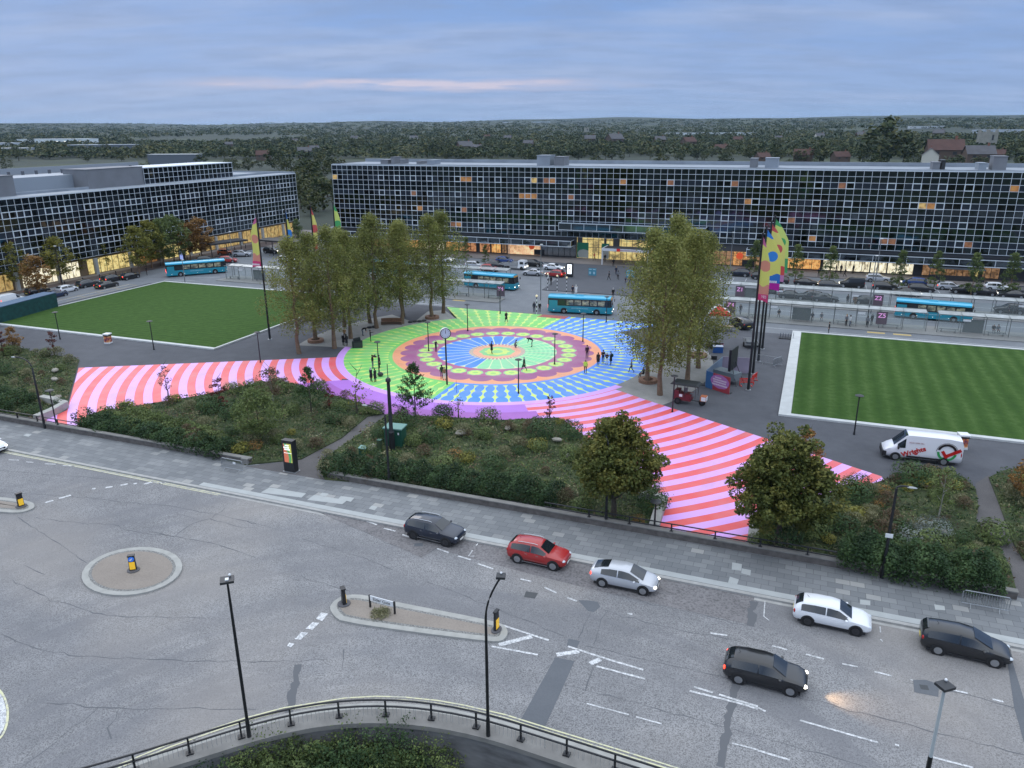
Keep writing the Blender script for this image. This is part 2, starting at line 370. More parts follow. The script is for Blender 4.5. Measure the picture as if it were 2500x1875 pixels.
for l, (o_, s_), wd in [([(445, 780), (430, 900), (395, 1050), (370, 1180)], ((600, 1405), 3.53), .55), ([(2030, 870), (1980, 1100), (1950, 1300), (1900, 1590)], Z2, .5), ([(2170, 215), (2150, 420)], Z2, .6)]:
    pp = jag(PX(l, o_, s_, RZ), .3, .06); m.strip(pp, [wd*random.uniform(.5, 1) for _ in pp], RZ+.0065)
struct('road_cracks', m, PM('bitumen_crack', (.11, .115, .125), .9))
# ---- road markings
wp = MT('worn_white_paint', (.72, .73, .74), .7); n_ = wp.noise(6, 5, rough=.9)
wp.base(wp.mix(wp.ramp(n_, [(.44, (0, 0, 0)), (.57, (1, 1, 1))]), (.66, .67, .68), (.30, .31, .32)))
yp = MT('worn_yellow_paint', (.62, .60, .38), .7); n_ = yp.noise(3, 4, rough=.8)
yp.base(yp.mix(yp.ramp(n_, [(.5, (0, 0, 0)), (.6, (1, 1, 1))]), (.60, .59, .38), (.40, .40, .36)))
m = MB(); MKS = [((0, 950), 3.53, .12, [[(75, 610), (165, 613)], [(225, 628), (290, 632)], [(385, 645), (480, 648)], [(540, 660), (640, 665)]]),
 ((0, 950), 3.53, .28, [[(390, 980), (460, 960)], [(510, 943), (610, 915)], [(800, 865), (818, 853)], [(910, 850), (970, 842)], [(1040, 830), (1100, 818)], [(1150, 818), (1180, 812)], [(1240, 820), (1320, 800)], [(1370, 812), (1430, 802)]]),
 ((600, 950), 3.53, .15, [[(1045, 1140), (1130, 1170)], [(1190, 1200), (1290, 1225)], [(1350, 1255), (1420, 1280)], [(1650, 1375), (1750, 1410)], [(1830, 1440), (1940, 1472)], [(2000, 1505), (2130, 1550)]]),
 ((600, 950), 3.53, .08, [[(2015, 1315), (1985, 1350)], [(1955, 1390), (1920, 1440), (1970, 1440)]]),
 ((1200, 1405), 3.403, .15, [[(240, 30), (330, 50)], [(440, 100), (540, 145)], [(630, 185), (710, 215)], [(1130, 315), (1170, 325)], [(1820, 480), (1960, 500)], [(0, 385), (475, 540)], [(0, 590), (385, 660)], [(635, 590), (990, 705), (1260, 785)], [(870, 755), (1275, 860)],
   [(1645, 960), (2050, 1060), (2212, 1110)], [(1680, 925), (1840, 975)], [(1890, 990), (2212, 1090)]]),
 ((1200, 1405), 3.403, .10, [[(790, 1065), (1140, 1158)], [(1200, 1175), (1415, 1235)], [(2000, 1395), (2212, 1450)]]),
 ((1200, 1405), 3.403, .34, [[(60, 578), (335, 508)], [(540, 660), (730, 632)], [(820, 735), (905, 695)]]),
 ((1850, 1405), 3.403, .13, [[(120, 585), (245, 618)], [(400, 655), (550, 695)], [(700, 735), (830, 760)], [(970, 800), (1110, 835)], [(1560, 940), (1745, 980)], [(1950, 1030), (2040, 1050)], [(0, 1100), (65, 1130)], [(350, 1205), (1000, 1390)], [(1140, 1405), (1175, 1415)], [(0, 1455), (265, 1535)], [(1430, 1505), (1790, 1599)]]),
 ((1850, 1405), 3.403, .07, [[(60, 215), (50, 340), (95, 375)], [(1015, 425), (1020, 475)], [(1020, 530), (1035, 550)], [(1270, 868), (1290, 872)]])]
for o_, s_, wd, ls in MKS:
    for l in ls: m.strip(PX(l, o_, s_, RZ), wd, RZ+.016)
for l in [[(605, 375), (650, 320), (710, 330), (660, 395)], [(515, 460), (575, 405), (635, 410), (575, 470)], [(420, 550), (480, 490), (540, 495), (475, 555)], [(355, 610), (375, 580), (420, 590), (390, 620)]]:
    m.sheet(PX(l, (600, 1405), 3.53, RZ), RZ+.016)
for rx_, ry_, w_ in ((36, 60, .3),): m.strip(PX([(-28+rx_*math.cos(q), 1745+ry_*math.sin(q)) for q in np.linspace(-1.5, 1.5, 20)], z=RZ), w_, RZ+.02)
struct('road_markings_white', m, wp.m)
m = MB()
kl = PX([(20, 532), (600, 645), (1080, 740), (1500, 825), (1900, 905)], (0, 950), 3.53, RZ)
for dy in (0, -.24): m.strip([(x, y+dy) for x, y in kl], .09, RZ+.016)
ep = [(x, y) for x, y in LP(EDGE)]
def off(l, d):
    out = []
    for i, p in enumerate(l):
        a, b = Vector(l[max(i-1, 0)]), Vector(l[min(i+1, len(l)-1)]); t = (b-a).normalized(); out.append((p[0]-t.y*d, p[1]+t.x*d))
    return out
for d in (.30, .52): m.strip(off(ep, d), .09, RZ+.016)
m.strip(PX([(-28+47*math.cos(q), 1745+72*math.sin(q)) for q in np.linspace(-1.5, 1.5, 20)], z=RZ), .12, RZ+.02)
struct('road_markings_yellow', m, yp.m)
# ---- pavement of slabs, kerb
sl_ = MT('concrete_slabs', (.2, .21, .22), .85); x, y, z = sl_.xyz()
row = (y/.62).fl(); xs = x/.92+(row*.5).fr(); cid = xs.fl()*7.31+row*3.77
cv = sl_.n('ShaderNodeCombineXYZ'); sl_.l(xs.fl(), cv.inputs[0]); sl_.l(row, cv.inputs[1])
wn = sl_.n('ShaderNodeTexWhiteNoise'); wn.noise_dimensions = '3D'; sl_.l(cv.outputs[0], wn.inputs['Vector']); wv = X(sl_.nt, wn.outputs[0])
c = sl_.ramp(wv, [(0, (.155, .165, .175)), (.6, (.195, .205, .215)), (.93, (.235, .245, .25)), (.985, (.34, .34, .33))])
c = sl_.mix(sl_.ramp(sl_.noise(.22, 4), [(.35, (0, 0, 0)), (.7, (.55, .55, .55))]), c, (.13, .14, .15))
fx = (xs.fr()-.5).ab(); fy = ((y/.62).fr()-.5).ab()
gap = fx.gt(.485).mx(fy.gt(.475)); c = sl_.mix(gap*.85, c, (.07, .075, .08)); sl_.base(c)
m = MB(); m.sheet(LP([(-120, 122.3), (260, 122.3), (260, 127.75), (-120, 127.75)]), .008); m.sheet(PX([(600, 1139), (745, 1128), (793, 1171), (793, 1185), (600, 1150)]), .004)
struct('pavement', m, sl_.m)
ks = PM('pale_granite_kerb', (.34, .34, .33), .8, var=.15, scale=2)
m = MB(); m.add([(-120, -127.75, .012), (260, -127.75, .012), (260, -128.05, .012), (-120, -128.05, .012), (260, -128.05, RZ-.1), (-120, -128.05, RZ-.1)], [(3, 2, 1, 0), (3, 5, 4, 2)])
m.sheet([(-120, -128.07), (260, -128.07), (260, -128.35), (-120, -128.35)], RZ+.003)
struct('kerb', m, ks)
m = MB()
for l, o_, s_ in [([(130, 892), (205, 848), (520, 900), (480, 935)], (600, 950), 3.53), ([(530, 955), (590, 912), (700, 930), (800, 946), (820, 922), (935, 938), (905, 972), (870, 962), (830, 992)], (600, 950), 3.53), ([(635, 915), (660, 893), (715, 902), (690, 925)], (600, 950), 3.53), ([(1060, 1030), (1085, 1005), (1137, 1015), (1110, 1045)], (600, 950), 3.53),
                  ([(2000, 1440), (2080, 1455), (2075, 1510), (1995, 1500)], (1200, 950), 3.403), ([(2080, 1490), (2155, 1505), (2150, 1550), (2075, 1530)], (1200, 950), 3.403), ([(1980, 10), (2055, 35), (2040, 75), (1965, 60)], (1200, 1405), 3.403), ([(850, 200), (935, 210), (935, 250), (850, 240)], (1850, 1405), 3.403), ([(1465, 240), (1550, 255), (1558, 290), (1475, 285)], (1850, 1405), 3.403), ([(200, 400), (230, 385), (275, 392), (245, 410)], (0, 950), 3.53)]:
    m.sheet(PX(l, o_, s_), .012)
m.sheet(LP([(70, 127.1), (200, 127.1), (200, 127.7), (70, 127.7)]), .0105)
struct('pavement_pale_slabs', m, PM('pale_new_slabs', (.36, .38, .38), .8, var=.08, scale=1.2))

# ---- the painted mural
LAV, COR, YEL, GRN, BLU = (.66, .36, .86), (.84, .11, .11), (.62, .78, .16), (.19, .62, .13), (.05, .25, .86)
mu = MT('painted_mural', LAV, .55); x, y, z = mu.xyz(); px_, py_ = x-CA, y+CV
rr = (px_*px_+py_*py_).sq(); th = py_.at2(px_)*(180/math.pi)+(math.degrees(TH)); th = (th+720).md(360.0)      # world bearing 0..360
tb = (th+360-61.8).md(360.0)                                        # 0 at the blue/green edge, going anticlockwise over the top
isgreen = tb.lt(360-61.8-110+.0)
# outer field: chains of ovals with yellow stars between
uf = ((th+89.8+360)/4.5).fr()-.5; vf = ((rr-14.8)/2.05).fr()-.5
ov = ((uf/.455)*(uf/.455)+(vf/.575)*(vf/.575)).lt(1)
ov = ov.mx(rr.lt(14.75))
oc = mu.mix(isgreen, BLU, GRN); outer = mu.mix(ov, YEL, oc)
# ring of dark scallops on orange
ORG = (.86, .34, .16); us = ((th+91.9+360)/13.3333).fr()-.5
sc_r = (1-us*us*3.9).mx(0).sq()*1.25+11.95
PU1, PU2 = (.33, .075, .22), (.42, .10, .24)
c = mu.mix(rr.lt(14.2), outer, ORG); c = mu.mix(rr.lt(sc_r), c, PU1); c = mu.mix(rr.lt(11.0), c, PU2)
# flowers in the ring
uq = (us+.5).fr(); uq = ((th+91.9+360+6.6667)/13.3333).fr()-.5
fx = uq*(13.3333*math.pi/180*9.85); fy = rr-9.85; fr = (fx*fx+fy*fy).sq(); fa = fy.at2(fx)
fl = (fa*8).cos()*.05
c = mu.mix(fr.lt(fl+1.02), c, (.30, .66, .26)); c = mu.mix(fr.lt(fl+.80), c, YEL); c = mu.mix(fr.lt(.36), c, (.32, .68, .14))
# centre disc with petals
up = ((th+84+360)/12.857).fr()-.5; cream = (.66, .78, .42)
pet = (up.ab()*(rr*.2244)).lt(((rr*.1122)-.075)-(rr-7.3).mx(0)*(rr-7.3).mx(0)*.55)
band_ = ((rr/.62).fr()).gt(.5); gl = mu.mix(band_, (.22, .66, .33), (.30, .74, .36))
ip = mu.mix(isgreen, gl, BLU); disc = mu.mix(pet, cream, ip)
c = mu.mix(rr.lt(8.15), c, disc)
ud = ((th+84+360)/8.0).fr()
c = mu.mix(rr.lt(3.85), c, mu.mix(ud.lt(.55), cream, (.50, .13, .25))); c = mu.mix(rr.lt(3.3), c, (.86, .40, .24))
c = mu.mix(rr.lt((th*(8*math.pi/180)).cos()*.09+2.35), c, (.25, .64, .24)); c = mu.mix(rr.lt((th*(8*math.pi/180)).cos()*.12+1.62), c, YEL); c = mu.mix(rr.lt(.78), c, (.28, .66, .24))
c = mu.mix(mu.ramp(mu.noise(.25, 6, rough=.75, stretch=(.6, 2.2, 1)), [(.50, (0, 0, 0)), (.72, (.34, .34, .34))]), c, (.20, .19, .19))
fade = mu.mix(mu.ramp(mu.noise(.35, 4), [(.3, (0, 0, 0)), (.8, (.22, .22, .22))]), c, (.55, .55, .5)); mu.base(fade)
def arc(r, a0, a1, n=48): return [(CA+r*math.cos(R(a)-TH), -CV+r*math.sin(R(a)-TH)) for a in np.linspace(a0, a1, n)]
m = MB(); m.sheet(arc(20.65, 0, 357, 120), .008); struct('mural_disc', m, mu.m)
tl = PX([(1118, 780)])[0]; m = MB(); m.sheet([(59.7, -57.4), (96.9, -57.4), (2*CA-tl[0]-.5, tl[1])]+arc(20.5, 61, 116, 30)+[tl], .004); struct('mural_fan', m, mu.m)
# lavender ring and the two purple bands
m = MB(); m.sheet(arc(21.62, -188, -46, 70)+arc(20.6, -46, -188, 70), .009); struct('mural_lavender_ring', m, PM('lavender_paint', LAV, .55, var=.05, scale=.5))
m = MB(); m.sheet(arc(23.95, -148.5, -81, 50)+arc(21.6, -81, -146, 50), .0115); struct('mural_violet_band', m, PM('violet_paint', (.42, .17, .62), .55, var=.05, scale=.5))
m = MB(); m.sheet(arc(28.5, -151, -79, 50)+arc(23.93, -79, -148.5, 50), .0115); struct('mural_purple_band', m, PM('purple_paint', (.36, .12, .46), .55, var=.06, scale=.5))
# the two striped arms
def stripes(name, r0, per):
    t = MT(name, LAV, .55); x, y, z = t.xyz(); px_, py_ = x-CA, y+CV; rr = (px_*px_+py_*py_).sq()
    s = ((rr-r0)/per).fr().gt(.5)
    s2 = t.mix(t.ramp(t.noise(.08, 3), [(.4, (0, 0, 0)), (.6, (1, 1, 1))]), (.76, .08, .08), (.75, .115, .14))
    c = t.mix(s, (.70, .37, .86), s2); c = t.mix(t.ramp(t.noise(.5, 4), [(.35, (0, 0, 0)), (.8, (.18, .18, .18))]), c, (.6, .5, .5)); c = t.mix(t.ramp(t.noise(.2, 6, rough=.75, stretch=(1.8, .7, 1)), [(.50, (0, 0, 0)), (.72, (.32, .32, .32))]), c, (.30, .22, .24)); t.base(c); return t.m
m = MB(); m.sheet(arc(21.0, -173.2, -145.5, 20)+PX([(835, 925), (820, 960), (620, 990), (400, 1010), (260, 1030), (190, 1056), (86, 1037), (164, 1001), (192, 898), (823, 872)]), .007); struct('mural_striped_arm_west', m, stripes('coral_lavender_stripes_a', 22.5, 1.885))
m = MB(); m.sheet(arc(21.0, -96, -49.4, 24)+PX([(1570, 974), (1890, 1077), (2152, 1163), (2160, 1175), (2024, 1215), (1838, 1274), (1832, 1337), (1602, 1299), (1625, 1227), (1429, 1068), (1385, 1050), (1180, 1050)]), .007); struct('mural_striped_arm_east', m, stripes('coral_lavender_stripes_b', 21.75, 1.84))
m = MB(); m.sheet(PX([(1326, 768), (1390, 773), (1378, 779), (1310, 773)]), .0125); struct('crossing_tactile_strip', m, PM('red_tactile', (.36, .10, .09), .8, var=.2, scale=4))
# ---- gravel under the two groves
gv = tarmac('pale_resin_gravel', (.22, .22, .215), (.36, .36, .345), 16, .25, .95, .12)
m = MB(); m.sheet(arc(28.7, -188, -232, 40)[::1]+arc(20.4, -232, -187, 40), .0055); m.sheet(PX([(1045, 760), (1085, 757), (1120, 782), (1000, 795)]), .0052)
m.sheet(arc(28.7, -50.5, 5, 40)+arc(20.4, 5, -49, 40), .0055); struct('gravel_groves', m, gv.m)
# ---- lawns with their pale kerbs
gr = MT('mown_grass', (.06, .15, .025), .95, spec=.08); x, y, z = gr.xyz()
st = (((x+gr.noise(.5, 3)*.25)/1.95).fr()-.5).ab()
c = gr.ramp(st*.62+gr.noise(1.2, 5, rough=.75)*.95+gr.noise(.12, 3)*.4-.32, [(.10, (.026, .060, .014)), (.5, (.042, .088, .020)), (.95, (.085, .140, .044))]); gr.base(c).bump(gr.noise(25, 3), .03, .6)
gr2 = MT('mown_grass_fine', (.06, .15, .025), .95, spec=.08); c = gr2.ramp((((gr2.xyz()[1])/1.0).fr()-.5).ab()*.25+gr2.noise(1.1, 5, rough=.7)*.7, [(.25, (.034, .074, .017)), (.55, (.058, .112, .028)), (.78, (.092, .150, .046))]); gr2.base(c).bump(gr2.noise(25, 3), .03, .6)
kb = PM('white_stone_edging', (.50, .52, .52), .7, var=.1, scale=1)
for a0, a1, wl, gm, nm in ((-4.3, 40.6, .35, gr2.m, 'west'), (116.9, 170, 1.25, gr.m, 'east')):
    a_in = (a0, a1)
    m = MB(); m.prism(LP([(a0, 55.9), (a1, 55.9), (a1, 92.3), (a0, 92.3)]), .01, .13); struct('lawn_'+nm, m, gm)
    m = MB(); wE = .35 if nm == 'west' else .35; wW = .35 if nm == 'west' else 1.25
    for p in ([(a0-wW, 55.4), (a1+wE, 55.4), (a1+wE, 55.88), (a0-wW, 55.88)], [(a0-wW, 92.32), (a1+wE, 92.32), (a1+wE, 92.95), (a0-wW, 92.95)], [(a0-wW, 55.9), (a0-.02, 55.9), (a0-.02, 92.3), (a0-wW, 92.3)], [(a1+.02, 55.9), (a1+wE, 55.9), (a1+wE, 92.3), (a1+.02, 92.3)]): m.prism(LP(p), .0, .20)
    struct('lawn_edging_'+nm, m, kb)
# ---- platforms, forecourt, pavements, car park
pf = tarmac('platform_paving', (.20, .205, .20), (.26, .265, .26), 5, .2)
m = MB()
m.prism(LP([(4, 44.8), (62, 44.8), (66.5, 47.6), (66.5, 51.2), (4, 50.6)]), RZ, .0); m.prism(LP([(90, 44.8), (200, 44.8), (200, 50.4), (90, 50.4)]), RZ, .0)
m.prism(LP([(10, 31.5), (60, 31.5), (66, 38.2), (10, 37.2)]), RZ, .0); m.prism(LP([(95, 31), (200, 31), (200, 37), (95, 37)]), RZ, .0)
struct('bus_platforms', m, pf.m)
fc = tarmac('dark_forecourt_paving', (.06, .066, .08), (.085, .092, .108), 10, .12)
m = MB(); m.prism(LP([(60, 7.6), (96, 7.6), (96, 37.8), (70.2, 37.8), (68.6, 16), (62, 9)]), RZ, .0)
struct('station_forecourt', m, fc.m)
sp = tarmac('pinkish_pavement', (.16, .14, .135), (.21, .19, .18), 6, .2)
m = MB(); m.prism(LP([(-20, -3), (200, -3), (200, 7.5), (-20, 7.5)]), RZ, .02); struct('station_pavement', m, sp.m)
br = tarmac('brown_brick_paving', (.075, .055, .052), (.10, .075, .07), 5, .2); m = MB(); m.prism(LP([(-32, -25), (-17.5, -25), (-17.5, 34), (-22.4, 80), (-22.4, 128), (-32, 128)]), RZ, .05)
struct('west_street_pavement', m, br.m)
m = MB(); m.prism(LP([(-30, -25), (-22.6, -25), (-24.6, 128), (-30, 128)]), .04, .056); struct('west_street_walkway', m, sp.m)
m = MB()
for px in [[(1690, 790), (2040, 895), (2080, 880)]]: pass
WL = lambda pts, wd, z=RZ+.006: m.strip(LP(pts), wd, z)
for v, a0, a1 in ((54.6, 4, 58), (40.9, 6, 60), (40.9, 92, 165), (53.5, 98, 165), (27.5, 95, 170)):
    WL([(a0, v), (a1, v)], .12)
for a0 in (52, 121): 
    WL([(a0, 56.2), (a0+1.6, 56.75), (a0+7, 56.75), (a0+8.5, 56.2), (a0+7, 55.8), (a0+1.6, 55.8), (a0, 56.2)], .22)
for i in range(24): WL([(95.5+i*2.45, 13.2), (95.5+i*2.45, 18)], .1)
WL([(-9.2, 60), (-8.2, 100)], .12, .012); WL([(2, 47), (-6, 51)], .12); WL([(0, 52), (-7, 53)], .12)
struct('busway_markings', m, PM('dull_white_paint', (.5, .52, .54), .7, var=.1))
m = MB(); 
for a0 in (58, 126, 129.5, 153.5, 158): WL([(a0, 51.4), (a0+2.4, 51.4)], .8)
for p in ([(-9.4, 60), (-9.4, 76), (-7.2, 76), (-7.2, 60), (-9.4, 60)],): WL(p, .12, .012)
for k in range(1, 4): WL([(-9.4, 60+4*k), (-7.2, 60+4*k)], .1, .012)
struct('busway_markings_yellow', m, PM('dull_yellow_paint', (.48, .36, .14), .7, var=.2))
# ---- diagonal tarmac paths and the planting beds
pa = tarmac('dark_path_gravel', (.075, .072, .075), (.125, .118, .12), 9, .3)
soil = MT('bed_soil', (.05, .05, .03), 1); soil.base(soil.ramp(soil.noise(.5, 5), [(.3, (.028, .036, .016)), (.55, (.05, .07, .025)), (.75, (.085, .09, .04))])).bump(soil.noise(4, 4), .2, 1)
zA, zB, zC = ((0, 820), 6.38), ((600, 950), 3.53), ((1850, 950), 3.403)
BEDS = {'west': PX([(-140, 835), (-20, 842), (55, 852), (108, 868), (132, 869), (194, 879), (188, 899), (163, 991), (86, 1032), (-140, 990)]),
        'middle': PX([(184, 1050), (215, 1015), (262, 1003), (330, 993), (420, 978), (480, 968), (560, 952), (640, 932), (720, 938), (800, 962), (880, 985), (937, 1011), (897, 1018), (835, 1070), (736, 1122), (600, 1136), (545, 1122)]),
        'centre': PX([(776, 1131), (835, 1090), (880, 1060), (946, 1014), (1010, 1016), (1100, 1020), (1225, 1027), (1361, 1021), (1391, 1038), (1429, 1068), (1500, 1120), (1623, 1228), (1600, 1297), (1350, 1238), (1080, 1195), (793, 1172)]),
        'east': PX([(1838, 1272), (2014, 1208), (2120, 1186), (2200, 1160), (2260, 1150), (2310, 1150), (2355, 1168), (2382, 1195), (2388, 1240), (2382, 1273), (2426, 1317), (2467, 1390), (2482, 1448), (2100, 1390), (1834, 1336)]),
        'far_east': PX([(2414, 1167), (2450, 1150), (2640, 1120), (2760, 1400), (2560, 1420), (2500, 1370), (2476, 1332), (2438, 1229)])}
m = MB(); m.sheet(PX([(937, 1011), (962, 1010), (946, 1020), (776, 1133), (793, 1172), (600, 1139), (736, 1122), (835, 1068), (897, 1016)]), .0135)
m.sheet(PX([(2382, 1180), (2414, 1160), (2438, 1229), (2476, 1332), (2560, 1420), (2560, 1500), (2482, 1452), (2426, 1317), (2380, 1273)]), .003); struct('footpaths', m, pa.m)
m = MB()
for k, p in BEDS.items(): m.prism(p, .0, .10)
struct('planting_bed_soil', m, soil.m)
# ---- pit floor below the curved wall
m = MB(); m.sheet(LP([(60, 150), (190, 150), (190, 185), (60, 185)]), -4.6); struct('pit_floor', m, soil.m)
# ================================================================ BUILDINGS
CW, RH = 1.5067, 1.2
def SL(px, py): return _f*FPX + _R*(px-1250) - _U*(py-937.5)
def FM(px, py, v=0):
    """photo point -> (a, z) on an upright plane parallel to the station front"""
    d = SL(px, py); o = Vector((0, 0, HCAM)); t = (v-(o-OO).dot(VV))/d.dot(VV); p = o+d*t; return ((p-OO).dot(UV_), p.z)
def FL(px, py, a=-25.07):
    d = SL(px, py); o = Vector((0, 0, HCAM)); t = (a-(o-OO).dot(UV_))/d.dot(UV_); p = o+d*t; return ((p-OO).dot(VV), p.z)
frame_m = PM('white_aluminium', (.58, .64, .70), .45)
frame_l = PM('white_window_frame', (.62, .68, .74), .45)
def glassmat(name, rows, axis, ztop, seed=0):
    t = MT(name, (.2, .23, .25), .06, metal=1.0)
    x, y, z = t.xyz(); h = x if axis == 'x' else y
    ci = (h/CW).fl(); ri = ((ztop-z)/RH).fl()
    cv = t.n('ShaderNodeCombineXYZ'); t.l(ci, cv.inputs[0]); t.l(ri, cv.inputs[1]); cv.inputs[2].default_value = seed
    wn = t.n('ShaderNodeTexWhiteNoise'); t.l(cv.outputs[0], wn.inputs['Vector']); wv = X(t.nt, wn.outputs[0])
    win = ri.md(3.0); win = win.gt(1.5)*ri.lt(rows)
    cm = t.mix(wv, (.06, .076, .088), (.10, .122, .138))
    opaque = win*wv.gt(.36)
    t.l(t.mix(win, cm, t.mix(wv.gt(.36), (.04, .044, .048), (.028, .037, .052))), t.b.inputs['Base Color'])
    t.l((1-opaque*.75), t.b.inputs['Metallic'])
    nm = t.n('ShaderNodeNewGeometry'); a1 = t.n('ShaderNodeVectorMath', operation='SUBTRACT'); t.l(wn.outputs[1], a1.inputs[0]); a1.inputs[1].default_value = (.5, .5, .5)
    a2 = t.n('ShaderNodeVectorMath', operation='SCALE'); t.l(a1.outputs[0], a2.inputs[0]); a2.inputs['Scale'].default_value = .014
    a3 = t.n('ShaderNodeVectorMath', operation='ADD'); t.l(nm.outputs['Normal'], a3.inputs[0]); t.l(a2.outputs[0], a3.inputs[1])
    wob = t.noise(.9, 2, color=True); a4 = t.n('ShaderNodeVectorMath', operation='SUBTRACT'); t.l(wob, a4.inputs[0]); a4.inputs[1].default_value = (.5, .5, .5)
    a5 = t.n('ShaderNodeVectorMath', operation='SCALE'); t.l(a4.outputs[0], a5.inputs[0]); a5.inputs['Scale'].default_value = .02
    a6 = t.n('ShaderNodeVectorMath', operation='ADD'); t.l(a3.outputs[0], a6.inputs[0]); t.l(a5.outputs[0], a6.inputs[1])
    a7 = t.n('ShaderNodeVectorMath', operation='NORMALIZE'); t.l(a6.outputs[0], a7.inputs[0]); t.l(a7.outputs[0], t.b.inputs['Normal'])
    return t.m
roof_m = MT('pale_roof_membrane', (.24, .275, .32), .7).vary(.3, .15).m
conc = MT('grey_cladding', (.17, .18, .20), .7).vary(.4, .1).m
darkw = PM('dark_recess', (.02, .022, .026), .5)
def glow(name, col, s, dark=None, scale=1.2, stretch=(1, 1, 1)):
    t = MT(name, [c*.3 for c in col], .6); k = t.ramp(t.noise(scale, 4, rough=.7, stretch=stretch), [(.36, dark or [c*.15 for c in col]), (.52, col), (.72, [min(1, c*1.5+.1) for c in col])])
    t.l(k, t.b.inputs['Emission Color']); t.b.inputs['Emission Strength'].default_value = s; return t.m
LIT_P = 1
LIT = {'orange': glow('lit_orange_interior', (.95, .42, .12), .22), 'amber': glow('lit_amber_interior', (.95, .62, .22), .42), 'yellow': glow('lit_yellow_interior', (.95, .74, .28), .75), 'white': glow('lit_white_interior', (1, .92, .66), 1.0, (.20, .15, .09), 1.6, (1.6, 1, .5)),
       'brown': glow('lit_brown_interior', (.60, .26, .12), .2), 'peach': glow('lit_peach_interior', (.98, .60, .34), .8, (.55, .3, .15)), 'grey': PM('reflective_shop_glass', (.34, .37, .40), .2, 1), 'dim': glow('dim_interior', (.22, .13, .07), .4)}
sign_w = PM('lit_white_sign', (.8, .8, .75), .5, emit=(1, .95, .8), es=1.0)
sign_y = PM('lit_yellow_sign', (.8, .6, .1), .5, emit=(1, .75, .1), es=1.3)
sign_o = PM('lit_orange_sign', (.8, .4, .1), .5, emit=(1, .42, .08), es=.9)
ZT = 20.51; ZB = ZT-13*RH; NC = 116; LM = NC*CW
st = thing('station_building', 'long mirrored glass station building with white square grid and lit entrance hall', 'building', tuple(OO), TH)
m = MB(); m.add([(0, 0, ZB), (LM, 0, ZB), (LM, 0, ZT), (0, 0, ZT)], [(0, 1, 2, 3)]); part('glass_facade', m, glassmat('mirror_glass_station', 13, 'x', ZT), st)
m = MB(); m.add([(0, 0, ZB), (0, 17, ZB), (0, 17, ZT), (0, 0, ZT)], [(0, 3, 2, 1)]); part('glass_end_wall', m, glassmat('mirror_glass_station_end', 13, 'y', ZT), st)
m = MB()
for i in range(NC+1): m.box((i*CW, -.03, (ZB+ZT)/2), (.075, .07, ZT-ZB))
for j in range(14): m.box((LM/2, -.036, ZT-j*RH), (LM+.1, .078, .08 if j else .22))
for i in range(1, 12): m.box((-.03, i*CW, (ZB+ZT)/2), (.07, .075, ZT-ZB))
for j in range(14): m.box((-.036, 8.5, ZT-j*RH), (.075, 17, .08))
part('mullion_grid', m, frame_m, st)
m = MB(); m.box((LM/2, 8.55, (ZB+ZT)/2-.1), (LM-.3, 16.5, ZT-ZB-.3)); part('inner_block', m, darkw, st)
m = MB(); m.box((LM/2, 8.5, ZT+.06), (LM, 17, .12)); m.box((LM/2, 16.6, ZT+.52), (LM, .6, .8)); m.box((LM/2, .55, ZT+.2), (LM, .35, .16)); part('roof', m, roof_m, st)
for (p0, p1, h, nm, mt_) in [(1295, 1327, 2.2, 'plant_room', roof_m), (1338, 1362, 1.9, 'vent_unit', conc), (1826, 1843, 1.8, 'vent_unit', conc), (1864, 1896, 1.9, 'plant_room', roof_m), (2435, 2470, 2.5, 'plant_room', conc), (933, 940, 1.6, 'vent_unit', conc), (907, 925, .9, 'plant_room', conc), (955, 958, 1.0, 'vent_unit', conc), (1022, 1038, .9, 'plant_room', roof_m), (996, 1004, .6, 'vent_unit', conc), (2284, 2303, 1.3, 'vent_unit', conc), (2306, 2316, 1.7, 'vent_unit', darkw), (2400, 2420, 1.2, 'plant_room', roof_m)]:
    a0, a1 = FM(p0, 405)[0], FM(p1, 405)[0]; m = MB(); m.box(((a0+a1)/2, 6.5, ZT+.12+h/2), (a1-a0, 4, h)); m.box(((a0+a1)/2, 6.5, ZT+.12+h+.06), (a1-a0+.2, 4.2, .12)); part(nm, m, mt_, st)
